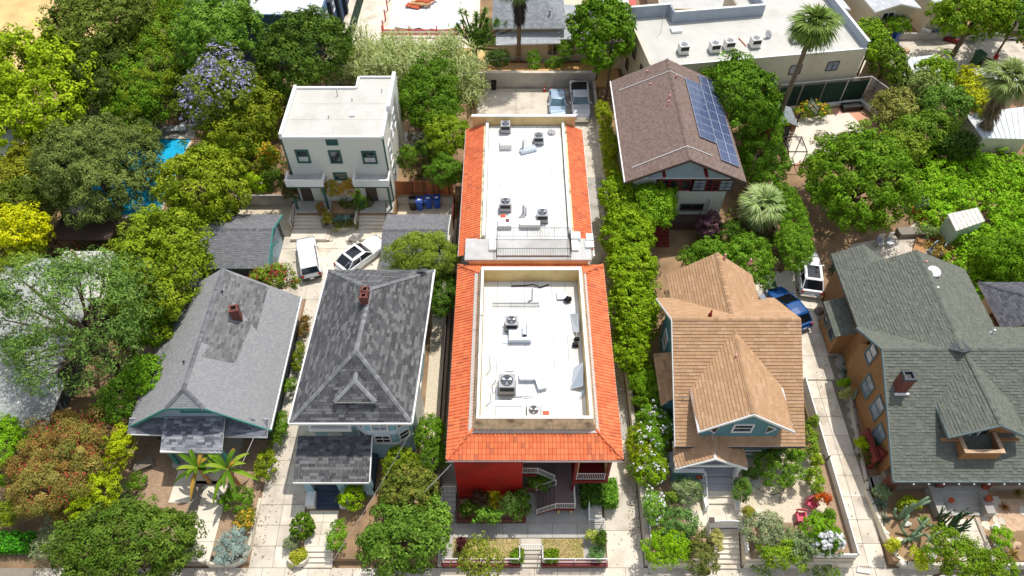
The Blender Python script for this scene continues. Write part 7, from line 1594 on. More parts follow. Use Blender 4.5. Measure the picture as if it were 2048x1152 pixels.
# golden cypress shrubs
shrub('golden_shrub', 'left golden orange shrub in front of the white duplex', 'shrub', 664, 384, 18, 26, G('c0a440', 'ccb048', 'b09838'), 1.7, base=.6, leaf=.14, asp=.35, up=1.2)
shrub('golden_shrub', 'right taller golden orange shrub in front of the white duplex', 'shrub', 694, 380, 23, 30, G('d0a048', 'c89840', 'dab058'), 1.9, base=.6, leaf=.14, asp=.35, up=1.2)
shrub('flowering_shrub', 'orange yellow flowering shrub left of the white duplex', 'shrub', 540, 325, 24, 26, G('7a8f2c', '8a9c34'), 2.3, base=1.2, flowers=('gold', .16, .5, .8))
shrub('shrub', 'bright lime shrub at the left of the white duplex yard', 'shrub', 510, 372, 26, 16, 'bright', 1.9, base=1.2)
shrub('shrub', 'dark green shrub on the wall above the gravel strip', 'shrub', 550, 368, 24, 14, 'dark', 1.8, base=1.2)
for k, (x, y, s, lab) in enumerate(((-15.9, 45.5, 1.0, 'left blue grey agave between the twin stairs'), (-15.0, 45.4, 1.0, 'right blue grey agave between the twin stairs'))):
    plant_blades('agave', lab, 'agave', (x, y, .55), rosette((x, y, .6), 60, .95 * s, .11, G('8fb0a4', '9cbcb0', '7a9c90'), .1, k, -.05, .95), 'blue agaves', seed=k)
shrub('shrub', 'low brown green succulents under the blue agaves', 'shrub', 690, 452, 26, 7, G('7a7440', '6a7a3c'), .2, base=.5)
# topiary and blue house garden
T('topiary', 'clipped round ball bush beside the blue house walk', 'shrub', 605, 1052, 24, 26, .85, G('55781c', '648824', '466a18'), lobes=0, ry=.84, rz=.82, leaf=.11, trunk=False, thr=-.8, clump=.18, loose=.3, dens=2.6, base=-.1, stray=0.)
shrub('citrus_bush', 'bright yellow green bush at the foot of the blue house porch', 'shrub', 706, 997, 26, 27, 'bright', 1.0, leaf=.17)
shrub('shrub', 'low green hedge bush along the right of the blue house walk', 'shrub', 675, 1078, 19, 30, G('5f9a24', '70aa30', '4f8a1e'), .7)
shrub('shrub', 'small variegated shrub below the clipped ball bush', 'shrub', 581, 1088, 12, 14, 'grey', .4, base=-.3)
shrub('shrub', 'low yellow green shrub inside the rounded street curb', 'shrub', 598, 1113, 20, 16, G('a0a434', 'b0b040', '8a942c'), .3, base=-.4)
SG = 'bushy trees before the blue house'
T('tree', 'yellow green tree top touching the blue house bay', 'tree', 800, 928, 36, 32, 2.8, G('7a8c1e', '8a9c28', '5f7c1c'), lobes=6)
T('tree', 'green bush in the gap between the blue house and the red wall, upper one', 'tree', 862, 868, 30, 35, 2.2, G('5a8a1e', '6a9a28', '4a7a1c'), lobes=5)
T('tree', 'green bush in the gap between the blue house and the red wall, lower one', 'tree', 868, 915, 26, 26, 2.0, G('4f7c24', '5f8a2c'), lobes=5)
T('tree', 'olive brown tinged tree right of the blue house porch', 'tree', 820, 985, 58, 48, 3.0, G('6c7a34', '7c7c3c', '5c7030', '8a8444'), lobes=8, leaf=.22)
T('tree', 'dense green tree at the street corner between blue house and apartments', 'tree', 800, 1080, 80, 64, 3.2, G('5a7c2c', '688a38', '4a6c24', '7c9a48'), lobes=11, leaf=.22, base=-.3)
T('tree', 'lighter green tree beside the apartment side steps', 'tree', 862, 1050, 36, 55, 3.0, G('6f9438', '80a448', '5f842e'), lobes=7, leaf=.22)
T('street_tree', 'thin young street tree in front of the apartment lawn', 'tree', 958, 1122, 45, 42, 3.0, G('7c8a2c', '8a963a', '6a7a24'), lobes=8, dens=.3, leaf=.18, base=ZS)
# bungalow garden
shrub('shrub', 'yellow green shrub at the right corner of the grey bungalow porch', 'shrub', 532, 930, 22, 26, 'ygreen', 1.0)
shrub('shrub', 'low green shrub strip along the grey bungalow wall, nearest', 'shrub', 560, 858, 16, 32, 'mid', .9)
shrub('shrub', 'low green shrub strip along the grey bungalow wall, middle', 'shrub', 580, 775, 12, 18, 'mid', .9)
shrub('shrub', 'dark yellow shrub strip along the grey bungalow wall, farthest', 'shrub', 598, 715, 11, 32, G('8a8c2c', '5f7c20'), .7)
shrub('shrub', 'reddish dry shrub by the rear right bungalow corner', 'shrub', 608, 655, 8, 26, G('8a5a3c', '7a6a34'), .6)
shrub('grey_shrub', 'silvery blue grey shrub at the drive corner of the bungalow garden', 'shrub', 463, 1098, 32, 38, 'blue', .9, base=-.1, leaf=.2, asp=.2)
shrub('shrub', 'low shrub with orange flowers beside the silvery shrub', 'shrub', 490, 1042, 22, 20, G('7a7a2c', '8a8434', '6a7a28'), .6, flowers=('gold', .14, .25))
shrub('shrub', 'green leafy plants under the banana tree', 'shrub', 470, 1000, 36, 22, G('4f8a24', '5f9a30'), .8)
shrub('shrub', 'small green plants by the bungalow garden bench', 'shrub', 272, 965, 18, 16, 'mid', .5)
shrub('shrub', 'dark spiky plant below the garden bench', 'shrub', 238, 1000, 18, 28, G('3a4a34', '4a5c40'), .7, asp=.2)
for k, (u, v, hw, hh, pal, h, lab) in enumerate(((645, 425, 9, 16, G('9a5a3c', '8a6a3c', '7a7a34'), 1.1, 'reddish potted plant on the left flight of duplex steps'), (722, 412, 12, 12, 'dark', 1.8, 'dark potted plants left of the right duplex steps'), (655, 440, 9, 9, G('a8904c', '8a8c40'), .9, 'yellowish plant at the foot of the left duplex steps'), (525, 350, 22, 14, G('7a8434', '98963c'), 1.6, 'mixed low garden plants left of the white duplex'), (495, 345, 18, 14, G('6a7c2c', '8a9434'), 1.7, 'green plants on the stony bed left of the white duplex'), (580, 392, 14, 8, G('4a5c2c', '6a4c34'), 1.7, 'shaded plants beside the left porch of the duplex'),
    (1622, 845, 10, 16, G('8a9c3c', '6c8430'), 1.0, 'small green plants at the far end of the white right fence'), (1632, 925, 11, 14, G('a0b434', '8aa42c'), 1.0, 'lime plants in the middle of the white right fence bed'), (1652, 1035, 14, 16, G('5c8424', '6c942c'), 1.1, 'green plant between the orange flowers and the white roses'), (1500, 950, 12, 16, G('4f6c2c', '5c7834'), 1.2, 'shaded shrub right of the teal porch steps'), (1340, 1000, 14, 14, G('6c8434', '7c943c'), 1.1, 'green shrub on the curved path of the teal garden'))):
    shrub('shrub', lab, 'shrub', u, v, hw, hh, pal, h, base=h - .6)
rng = random.Random(61)
for k, (u, v, r) in enumerate(((505, 362, .3), (522, 366, .26), (538, 352, .3), (512, 340, .24), (548, 345, .22))): p = at(u, v, 1.2); tag(MB().ell((p.x, p.y, 1.3), (r, r * .8, r * .6), 9, 6, .35, rng).build('rock', 'rock', None, ('leftmost pale garden stone beside the duplex lawn bed', 'pale stone nearest the wall left of the duplex', 'pale stone beside the orange flowering shrub', 'farthest pale stone of the bed left of the duplex', 'small pale stone against the left duplex wall')[k], 'rock'))
# hedges
def hedge(label, u0, v0, u1, v1, hgt, pal, base=0., name='hedge', rounded=False, **kw):
    a, b = at(u0, v1, base), at(u1, v0, base); x0, x1 = a.x, b.x; y0, y1 = a.y, max(b.y, a.y + .5); t = thing(name, label, 'hedge', ((x0 + x1) / 2, (y0 + y1) / 2, base))
    rng_ = np.random.default_rng(abs(int(u0))); n = int(((x1 - x0) * (y1 - y0) + 2 * hgt * (x1 - x0 + y1 - y0)) * 190); q = rng_.random((n, 3)); f = rng_.integers(0, 6, n)
    q[f == 0, 0] = 0; q[f == 1, 0] = 1; q[f == 2, 1] = 0; q[f == 3, 1] = 1; q[f >= 4, 2] = 1
    Pn = np.array([x0, y0, base]) + q * np.array([x1 - x0, y1 - y0, hgt]) + rng_.normal(size=(n, 3)) * .05
    N = np.zeros((n, 3)); N[f == 0, 0] = -1; N[f == 1, 0] = 1; N[f == 2, 1] = -1; N[f == 3, 1] = 1; N[f >= 4, 2] = 1; N = nrm(N + rng_.normal(size=(n, 3)) * .6)
    tt = nrm(np.cross(N, rng_.normal(size=(n, 3)))); bb = np.cross(N, tt); l = .075 * rng_.uniform(.7, 1.4, (n, 1))
    V = np.stack([Pn - tt * l, Pn + bb * l * .6, Pn + tt * l, Pn - bb * l * .6], 1); pal_ = np.array(PAL[pal] if isinstance(pal, str) else pal); C = pal_[rng_.integers(0, len(pal_), n)] * rng_.uniform(.75, 1.25, (n, 1))
    npmesh('foliage', V, 4, C, t); MB().box(x0 + .1, x1 - .1, y0 + .1, y1 - .1, base, base + hgt - .1).build('branches', 'hedge_core', t); return t
hedge('low clipped bright green hedge at the bottom left corner', -20, 1072, 82, 1108, .8, G('3f8a14', '4c9c1a', '58a822'), -.5)
hedge('large clipped dark green block hedge right of the stair deck', 1163, 968, 1203, 1018, 1.5, 'darkhedge', 0)
hedge('taller narrow clipped hedge beside the apartment driveway', 1204, 972, 1228, 1018, 1.3, G('5f9024', '6ea02c', '80ac34'), 0)
hedge('small square hedge left of the apartment entry steps', 1024, 1105, 1046, 1126, .7, G('6a8f1c', '7aa024'), 0)
hedge('small square hedge right of the apartment entry steps', 1090, 1105, 1114, 1126, .7, G('7a9a1c', '6a8a18'), 0)
# planter of the red wall
for k, (u, v, hw, hh, pal, lab) in enumerate(((935, 1022, 16, 14, 'dark', 'dark green shrub at the left end of the brick planter'), (955, 1005, 20, 16, G('5a3a34', '4a3a30', '3f5a2c'), 'reddish dark foliage behind the yellow palm plant'), (975, 1035, 30, 12, G('4f9434', '5fa444', '3f7c28'), 'light green leafy plants along the front of the brick planter'), (1020, 1010, 18, 22, G('8fb45c', '7ca44c', '9cc06c'), 'pale green leafy plant in the middle of the brick planter'), (1040, 1010, 18, 30, G('3f8430', '2f6c24', '4f9438'), 'dark green shrub at the right end of the brick planter'))): shrub('shrub', lab, 'shrub', u, v, hw, hh, pal, 1.0, base=.42, leaf=.2)
c0 = at(985, 1000, 1.0); plant_blades('yellow_palm', 'yellow green palm like plant in front of the red board wall', 'plant', (c0.x, c0.y, .42), sum([rosette((c0.x + dx, c0.y + dy, 1.0 + dz), 16, .6, .16, G('c9b81e', 'a8b424', 'e0c828', '8aa020'), .8, k, .1, .9) for k, (dx, dy, dz) in enumerate(((0, 0, 0), (.35, .2, .4), (-.4, .1, .1), (.25, -.2, -.2), (-.1, .3, .6)))], []))
shrub('shrub', 'green plant under the upper stair landing of the apartments', 'shrub', 1078, 968, 20, 10, 'mid', .9, base=.3)
shrub('shrub', 'pale yellow succulent bush by the side steps of the right lawn', 'shrub', 1185, 1075, 13, 10, G('b4bc6c', '9cac50'), .5)
shrub('shrub', 'dark small conifer at the right end of the right lawn', 'shrub', 1202, 1082, 8, 16, 'dark', .8)
shrub('shrub', 'blue green shrub at the street end of the right lawn', 'shrub', 1195, 1108, 15, 12, G('4f8a50', '5f9a60'), .5)
shrub('shrub', 'dark red leaved plant on the left lawn', 'shrub', 925, 1090, 10, 13, 'maroonleaf', .6)
# tall hedge by the driveway: separate bushes of one row
for k, (u, v, hw, hh, z) in enumerate(((1240, 402, 38, 50, 3.4), (1256, 470, 48, 60, 3.5), (1262, 545, 51, 64, 3.5), (1264, 620, 48, 66, 3.2), (1262, 690, 36, 52, 2.6))):
    T('hedge_bush', ('farthest', 'second farthest', 'middle', 'second nearest', 'nearest')[k] + ' bright green bush of the tall row between the driveway and the teal house', 'hedge', u, v, hw, hh, z, G('7c9e16', '8eae20', '64881a', '9cb82c'), 'tall bright bush row along the driveway', lobes=11, leaf=.22, limbs=False)
T('tree', 'green tree at the left front of the sage house', 'tree', 1306, 412, 50, 55, 3.6, G('5f9a1e', '72aa28', '8aac2c', '4f841a'), lobes=8)
for k, (u, v, hw, hh, z) in enumerate(((1208, 235, 16, 35, 2.4), (1218, 290, 17, 35, 2.2), (1222, 335, 14, 28, 2.0))): T('narrow_shrub', ('farthest', 'middle', 'nearest')[k] + ' narrow yellow green shrub below the brown roof edge', 'shrub', u, v, hw, hh, z, G('8f9c1e', 'a0ac28', '74881c'), 'narrow shrubs under the brown roof edge', lobes=5, trunk=False)
WF = ('white', .15, .05, .17)
for k, (u, v, hw, hh, z, pal, f, lab) in enumerate(((1285, 760, 32, 42, 1.9, G('6f9a1e', '80aa28', '5a8418'), None, 'green climber left of the teal house, below the tall hedge'), (1305, 800, 36, 40, 1.8, G('5a8a24', '6a9a2c'), None, 'green shrub against the left bay of the teal house'), (1305, 860, 40, 48, 2.0, G('4f8a24', '5f9a2c', '78a834'), WF, 'white flowered bush at the left of the teal house porch'), (1280, 895, 28, 45, 1.9, G('8a9c1e', '9cac28'), None, 'yellow green climber on the driveway wall'), (1300, 935, 36, 35, 1.7, G('7a9c1e', '8cac28', '5f8a1c'), WF, 'yellow green bush with white flowers beside the porch roof corner'))):
    T('flowering_shrub' if f else 'shrub', lab, 'shrub', u, v, hw, hh, z, pal, None, lobes=6, flowers=f, trunk=False, base=.3)
# teal house garden
for k, (u, v, hw, hh, pal, h, f, lab) in enumerate(((1375, 985, 28, 28, G('8f9c84', '9cac8c', '5f7a48'), 1.0, None, 'silvery shrub left of the teal house steps'), (1310, 1020, 20, 36, G('5f9434', '70a444', '8ab454'), 1.0, WF, 'green bush with white blossoms along the left garden edge'), (1355, 1055, 30, 34, G('5a8048', '6a9054', '7c9c64'), .8, None, 'soft grey green shrub in the front left garden bed'), (1330, 1100, 42, 30, G('7aa414', '8cb41c', '6a9412'), .9, None, 'bright green shrub mass at the front left garden corner'), (1400, 1115, 28, 40, G('6c7440', '7a7c48', '5a6a34'), .8, None, 'olive twiggy shrub left of the street steps'),
    (1480, 985, 13, 24, G('6a8a3c', '5a7a34'), .9, None, 'small shrub between the steps and the dark round bush'), (1555, 940, 42, 38, G('5a8424', '4a741c', '6c9430', '7c9c3c'), 1.0, None, 'dark round bush under the teal house front window'), (1590, 915, 16, 16, G('7ca434', '6a942c'), 1.0, None, 'light green bush at the front right corner of the teal house'), (1530, 1065, 40, 34, 'grey', .8, None, 'silver grey shrub beside the garden gate'), (1590, 1095, 34, 30, G('8a9c7c', '7a8f6c', '6a8454'), .8, None, 'grey green feathery shrub in the front right bed'), (1560, 1110, 46, 22, G('7a9a24', '8aa82c', '6a8a20'), .6, None, 'low yellow green shrub mass along the front fence'),
    (1640, 1065, 34, 30, G('6a9c1c', '7cac24', '4f841a'), 1.1, None, 'bright green bush right of the pink chairs'), (1650, 1090, 32, 22, G('4f7c2c', '5f8c34'), 1.0, ('white', .24, .12, .5), 'white rose bush in the front right corner of the garden'), (1640, 1002, 13, 12, 'orange', .7, None, 'orange flowering plant by the right fence'), (1628, 965, 13, 26, G('8aa42c', '7a942c'), .6, None, 'yellow green plants along the right fence'), (1618, 890, 10, 28, G('8aa43c', '7a9430'), .6, None, 'low plants at the back of the right fence'), (1495, 1030, 10, 14, G('8a9c3c', '9c7a34'), .5, None, 'small yellowish plant beside the gate post'), (1430, 1085, 9, 24, G('b4a878', 'a49c60'), .9, None, 'pale grassy plant left of the white steps'))):
    shrub('rose_bush' if 'rose' in lab else 'shrub', lab, 'shrub', u, v, hw * 1.15, hh * 1.1, pal, .66 + h * .6, base=.5, flowers=f)
for k, (u, v, hw, hh, lab) in enumerate(((1530, 1135, 40, 12, 'trailing green plants over the sidewalk wall right of the steps'), (1640, 1145, 50, 10, 'dark plants below the white front fence'))): shrub('shrub', lab, 'shrub', u, v, hw, hh, G('5a7c2c', '6c8c34', '7c943c'), 0.2, base=-.4)
# solar house surroundings
T('tree', 'dense dark green tree between the solar panels and the beige block', 'tree', 1478, 195, 70, 82, 5.5, G('3a7a18', '4a8a20', '5c9a2c', '306a14'), lobes=9, leaf=.28)
T('tree', 'lighter green tree right of the dark tree by the solar panels', 'tree', 1530, 230, 32, 46, 4, G('6a9c24', '5a8c1e', '7aac30'), lobes=6)
shrub('flowering_shrub', 'crimson flowering shrub below the dark green tree', 'shrub', 1505, 280, 26, 30, G('a8203c', '8a2434', 'c0304c', '5a6a2c'), 2.4, lobes=5)
T('tree', 'layered green shrub tree above the small fan palm', 'tree', 1525, 325, 48, 48, 3.4, G('4f8a24', '5f9a2c', '3f7a1c'), lobes=7)
T('tree', 'tall green shrub tree right of the small fan palm', 'tree', 1582, 432, 30, 66, 3.0, G('4f8a20', '609a28', '3f7a1a', '78a834'), lobes=8)
T('tree', 'bushy green tree above the white car', 'tree', 1585, 495, 34, 45, 3.2, G('6a9428', '7ca434', '5a8424'), lobes=7)
T('rounded_tree', 'clumpy rounded green tree behind the tan hip, left one', 'tree', 1415, 520, 50, 36, 3.4, G('5f8a24', '6f9a30', '4f7c1c'), lobes=8)
T('rounded_tree', 'clumpy rounded green tree behind the tan hip, right one', 'tree', 1495, 525, 50, 50, 3.0, G('5a8c24', '6c9c2c', '4a7c1c', '80ac3c'), lobes=8)
shrub('plum_shrub', 'dark plum shrub with pink tips beside the maroon steps', 'shrub', 1415, 455, 26, 32, 'plum', 1.6, lobes=5)
shrub('shrub', 'dark green shrub under the small fan palm', 'shrub', 1455, 470, 34, 28, 'deep', 1.4, lobes=5)
T('citrus_tree', 'big round citrus tree in the dirt yard right of the sports court', 'tree', 1718, 366, 102, 90, 4.0, G('5f8a1c', '6f9a24', '4f7a1a', '8aa834'), lobes=13, leaf=.28)
shrub('flower_bed', 'green and orange flower bed along the court windscreens', 'shrub', 1620, 222, 38, 10, G('7a9c2c', '8aa834', '5f8a28'), .8, flowers=('gold', .2, .5))
# right slope
for k, (u, v, hw, hh, z, pal, lab) in enumerate(((1870, 150, 45, 28, 3.0, G('7a9c1e', '8aac2c', '6a8a1c'), 'bright green bush behind the pale shed roof'), (1835, 185, 42, 34, 3.0, G('7c8f54', '8c9c64', '6c7f44'), 'grey green bush left of the yellow bushes'), (1880, 215, 56, 34, 3.0, G('5f8434', '6f9440', '7ca44c'), 'mid green bush mass right of the court fence'), (1945, 190, 38, 38, 3.0, G('b4b41e', 'c4c028', '98a41c'), 'yellow bush beside the leaning palm'), (1790, 225, 40, 36, 2.2, G('9a9c5c', '8a8f50', 'a8a468'), 'dry olive bush behind the chain link fence'), (1850, 265, 66, 36, 2.6, G('6a8a2c', '7a9a34', '5a7a24'), 'green bush mass left of the leaning palm base'), (1800, 300, 40, 36, 2.2, G('7c9434', '8ca43c', '6a842c'), 'green bushes between the court fence and the citrus tree'), (1915, 295, 40, 26, 2.2, G('3f5a24', '4a6a2c'), 'dark shrub at the base of the leaning palm'))): T('shrub', lab, 'shrub', u, v, hw, hh, z, pal, None, lobes=7, trunk=False, leaf=.26)
# vine covered slope: nobody could count it
vl = []; rng = random.Random(8)
for k in range(170):
    u = rng.uniform(1838, 2085); v = rng.uniform(305, 575); 
    if u < 1862 and v > 400: continue
    if u < 1925 and v > 450 or (1885 < u < 1985 and 405 < v < 470): continue
    p = at(u, v, .6); r = rng.uniform(1.0, 1.9); vl.append((p.x, p.y, .5, r, r, rng.uniform(.5, 1.3)))
tag(foliage_obj('vine_cover', vl, G('7cb01c', '90c428', '6a9a1c', 'a0cc38', '5a8a1c'), seed=4, leaf=.26, clump=.5, thr=-.05, dens=.9), kind='stuff', label='bright green vines smothering the slope on the right')
tag(foliage_obj('dry_vines', [(*at(1872, 470, .4), 1.0, 2.6, .5), (*at(1880, 500, .4), .9, 1.2, .5)], 'dry', seed=6, leaf=.2, clump=.4, thr=-.05), kind='stuff', label='dry brown vines along the patio edge')
T('tree', 'dark green tree at the right edge above the far right house', 'tree', 2005, 520, 60, 40, 2.6, G('5a8a18', '6a9a20', '4a7a16'), lobes=7, trunk=False)
T('tree', 'large green tree at the top right in front of the cottages', 'tree', 1945, 42, 85, 40, 4.5, G('6f8f18', '82a020', '5a7c18', '8aa428'), lobes=10, leaf=.36)
T('tree', 'green tree at the far top right corner', 'tree', 2035, 40, 36, 55, 4.5, G('4f7c1c', '5f8a24'), lobes=6, leaf=.34)
T('tree', 'green tree between the beige block and the scrap yard, upper part', 'tree', 1745, 85, 34, 36, 4.2, G('7a9c20', '8aac2c', '5f841c'), lobes=6, leaf=.3)
T('tree', 'darker green tree between the beige block and the scrap yard, lower part', 'tree', 1772, 125, 36, 40, 3.6, G('5a7420', '6a8428', '4a641c'), lobes=6, leaf=.3)
T('tree', 'small green tree behind the scrap yard blue bin', 'tree', 1790, 52, 34, 14, 2.4, G('6a9418', '5a8418'), lobes=5)
T('tree', 'broad leaved dark green tree beside the utility pole at the top', 'tree', 1200, 62, 66, 72, 6.0, G('4a7a14', '5a8a1c', '3a6a12', '6f9a28'), lobes=10, leaf=.4)
for k, (u, v, hw, hh, lab) in enumerate(((1067, 120, 13, 20, 'narrow green bush on the orange dirt slope, left'), (1108, 128, 18, 16, 'low bush on the orange dirt slope, middle'), (1128, 95, 15, 24, 'small tree on the orange dirt slope, right'), (993, 120, 26, 18, 'grey green bush with agaves at the foot of the spiky tree'))): T('shrub', lab, 'shrub', u, v, hw, hh, 2.0, 'mid' if k < 3 else G('4f6a34', '5c7840'), None, lobes=5, trunk=k == 2)
# giant reed stand
rng = random.Random(5); sp = []
for k in range(85):
    u = rng.uniform(672, 955); v = rng.uniform(118, 205) - 12 * math.sin((u - 660) / 60); p = at(u, v, 0); hc = rng.uniform(2.6, 5.2)
    for i in range(34):
        a = rng.uniform(0, 6.28); l = rng.uniform(.02, .38); h = hc * rng.uniform(.75, 1.1); d = Vector((math.cos(a) * l, math.sin(a) * l, 1)); b = p + Vector((rng.gauss(0, .5), rng.gauss(0, .5), 0)); c = rng.choice(PAL['reed'])
        sp.append((tuple(b), tuple(d), h, .07, .25, c))
        for q in range(5):
            f = rng.uniform(.35, 1); a2 = rng.uniform(0, 6.28); sp.append((tuple(b + d * h * f * .93), (math.cos(a2) * .7, math.sin(a2) * .7, .8), rng.uniform(.5, 1.0), .085, .7, rng.choice(PAL['reed'])))
V, C = blades(sp, 3); o = npmesh('giant_reeds', V, 4, C); tag(o, kind='stuff', label='tall pale green giant reeds behind the white duplex')
# bark mulch and lawn tufts
# ------------------------------------------------------------------ palms, yucca, banana, cacti
def fan_frond(c, az, el, pet, L, pal, rng, n=22, wd=.12, droop=.65):
    d = Vector((math.cos(az) * math.cos(el), math.sin(az) * math.cos(el), math.sin(el))); hub = Vector(c) + d * pet
    hub.z -= pet * .12; s = d.cross(Vector((0, 0, 1))).normalized(); u_ = s.cross(d)
    out = [(tuple(c), tuple(hub - Vector(c)), (hub - Vector(c)).length, .06, 0, pal[0])]
    for k in range(n):
        a = -1.45 + 2.9 * k / (n - 1); dd = d * math.cos(a) + s * math.sin(a) + u_ * rng.uniform(-.08, .12)
        out.append((tuple(hub), tuple(dd), L * (.75 + .25 * math.cos(a)) * rng.uniform(.9, 1.05), wd, droop * rng.uniform(.6, 1.2), rng.choice(pal)))
    return out
def palm(label, base, top, r0, r1, nf, L, pet, pal, skirt=None, seed=0, lean=None, skirt_len=3., cat='palm tree', el0=-.5):
    t = thing('palm_tree', label, cat, tuple(base)); rng = random.Random(seed); a, b = Vector(base), Vector(top); pts = []; rs = []
    for k in range(15): f = k / 14; pts.append(a.lerp(b, f) + Vector((0, 0, 0)) + (Vector(lean) * math.sin(f * math.pi) if lean else Vector((0, 0, 0)))); rs.append((lerp(r0, r1, f) + .04 * max(0, .3 - f)) * (1 + .1 * (k % 2)))
    MB().tube(pts, rs, 10).build('trunk', 'palm_bark', t)
    for k in range(nf):
        az = k * 2.4 + rng.uniform(-.2, .2); el = lerp(1.25, el0, (k / nf) ** .8) + rng.uniform(-.1, .1)
        V, C = blades(fan_frond(b, az, el, pet * rng.uniform(.8, 1.1) * (.35 if k < nf * .28 else 1), L, pal, rng), seed + k); npmesh('frond', V, 4, C, t)
    if skirt:
        sp = []
        ax = (a - b).normalized()
        for k in range(900):
            f = rng.random(); c = b + ax * skirt_len * f * .9; an = rng.uniform(0, 6.28); rr_ = lerp(r1, r0, f) * .95
            sp.append(((c.x + math.cos(an) * rr_, c.y + math.sin(an) * rr_, c.z), (math.cos(an) * .75 + ax.x, math.sin(an) * .75 + ax.y, -1.1), rng.uniform(.8, 1.5) * (1.1 - .45 * f), .12, .2, rng.choice(skirt)))
        V, C = blades(sp, seed); npmesh('dead_leaf_skirt', V, 4, C, t)
    return t
PG = G('6a8434', '7a9440', '88a04c', '5c742c')
SKB = G('8a7860', '7a6a54', '9c8a70', '6a5a48')
tb = at(1535, 290, 0)
ztop = 15.5
tp = at(1634, 40, ztop)
# the tall palm stands nearly upright: its top is put above its base
palm('tall slender palm with a small crown in front of the beige block', (tb.x, tb.y, 0), (tp.x, tp.y, ztop), .26, .17, 44, 1.5, 1.1, PG, SKB, 3, skirt_len=2.2, el0=-.9)
rb, zt2 = at(1955, 292, 0), 9.0; rt = at(2020, 150, zt2)
palm('leaning palm with a shaggy brown skirt at the right edge', (rb.x, rb.y, 0), (rt.x, rt.y, zt2), .36, .34, 34, 1.6, 1.3, G('7c8f48', '8a9c54', '9ca868', '6c7c3c'), SKB, 4, skirt_len=7.5)
cb = at(1505, 425, 0); palm('short fan palm with pale green fronds in front of the sage house', (cb.x - .1, cb.y - .6, 0), (cb.x - .1, cb.y - 2.0, 3.4), .25, .22, 30, 1.6, 1.2, G('9cb468', 'a8bc78', '8aa458', 'b4c488'), G('a88a5c', '98784c', 'b49a70'), 5, skirt_len=1.4, el0=-.45)
kb = at(1037, 125, 0); 
tt = at(1040, -30, 10.5)
palm('palm trunk with a dark hanging skirt of dead leaves at the top centre', (kb.x, kb.y, 0), (tt.x, tt.y, 10.5), .22, .24, 18, 1.5, 1.1, PG, G('4a4440', '3c3632', '5a524c'), 6, skirt_len=5.0)
# spiky dragon tree
t = thing('yucca_tree', 'spiky multi headed yucca tree beside the construction lot', 'tree', tuple(at(950, 120, 0))); rng = random.Random(11); o = at(950, 120, 0); sp = []; br_ = MB(); br_.tube([o, o + Vector((0, 0, 2.5))], [.35, .25], 7)
for k in range(46):
    u, v = 950 + rng.gauss(0, 24), 60 + rng.gauss(0, 30); z = lerp(5.6, 1.4, min(1, max(0, (v - 5) / 120))); c = at(u, v, z); c.y = lerp(c.y, o.y + 1, .25)
    br_.tube([o + Vector((0, 0, 1.5)), o.lerp(c, .6) + Vector((0, 0, .8)), c], [.13, .1, .07], 5); sp += rosette(c, 34, .75, .09, G('5f8228', '6f9234', '7c9c3c', '4f7420'), .25, k, -.3, 1)
V, C = blades(sp, 2); npmesh('crown', V, 4, C, t); br_.build('trunk', 'bark', t)
# banana plant
def banana(label, u, v, z, n, L, seed, droop=1.0):
    b = at(u, v + 10, 0); t = thing('banana_plant', label, 'banana plant', tuple(b)); rng = random.Random(seed); top = Vector((b.x, b.y, z)); MB().tube([b, b.lerp(top, .5), top], [.16, .13, .09], 8).build('stem', 'wood_tan', t)
    for k in range(n):
        az = k * 2.399 + rng.uniform(-.3, .3); el = rng.uniform(.1, 1.25); l = L * rng.uniform(.7, 1.1); d = Vector((math.cos(az), math.sin(az), 0)); s = Vector((-math.sin(az), math.cos(az), 0)); m = MB(); pts = []
        for i in range(7):
            f = i / 6; p = top + d * (l * f * math.cos(el) + .05) + Vector((0, 0, l * (math.sin(el) * f - droop * f * f * .75))); wd = .02 if i == 0 else .15 * math.sin(math.pi * (.12 + .85 * f)) ** .8; pts.append((p + s * wd + Vector((0, 0, .06 * (f > 0))), p, p - s * wd + Vector((0, 0, .06 * (f > 0)))))
        vs = [q for tr in pts for q in tr]; m.col = rng.choice(G('6c8c20', '7c9c28', '93a838', '587c1c')) if rng.random() > .15 else hx('b8923c'); m.add(vs, [(i * 3 + j, i * 3 + j + 1, i * 3 + j + 4, i * 3 + j + 3) for i in range(6) for j in (0, 1)]); m.build('leaf', 'leaf', t)
    return t
banana('banana plant with long drooping bright leaves by the bungalow steps, left one', 420, 955, 2.4, 16, 2.6, 1, .75); banana('banana plant with long drooping bright leaves by the bungalow steps, right one', 478, 960, 2.6, 18, 2.7, 2, .8)
banana('small banana plant in front of the pale shed roof at the upper right', 1858, 148, 3.2, 6, 2.0, 3)
# cacti
def cactus(label, u, v, arms, m='cactus', base=.2, r=.1, name='cactus'):
    b = at(u, v, base); t = thing(name, label, 'cactus', tuple(b))
    for k, (dx, dy, h, lx, ly) in enumerate(arms):
        p0 = b + Vector((dx * .15, dy * .15, 0)); p1 = b + Vector((dx, dy, h * .35)); p2 = b + Vector((dx + lx, dy + ly, h)); MB().tube([p0, p0.lerp(p1, .6) , p1, p1.lerp(p2, .5) + Vector((0, 0, .05)), p2, p2 + Vector((lx, ly, h * .1)).normalized() * .1], [r * .9, r, r, r, r * .8, r * .25], 8).build('arm', m, t, smooth=True)
    return t
rng = random.Random(21)
def arms(n, spread, h, seed, lean=.2): g = random.Random(seed); return [(spread * g.uniform(-1, 1), spread * .6 * g.uniform(-1, 1), h * g.uniform(.6, 1.1), lean * g.uniform(-1, 1), lean * g.uniform(-1, 1)) for _ in range(n)]
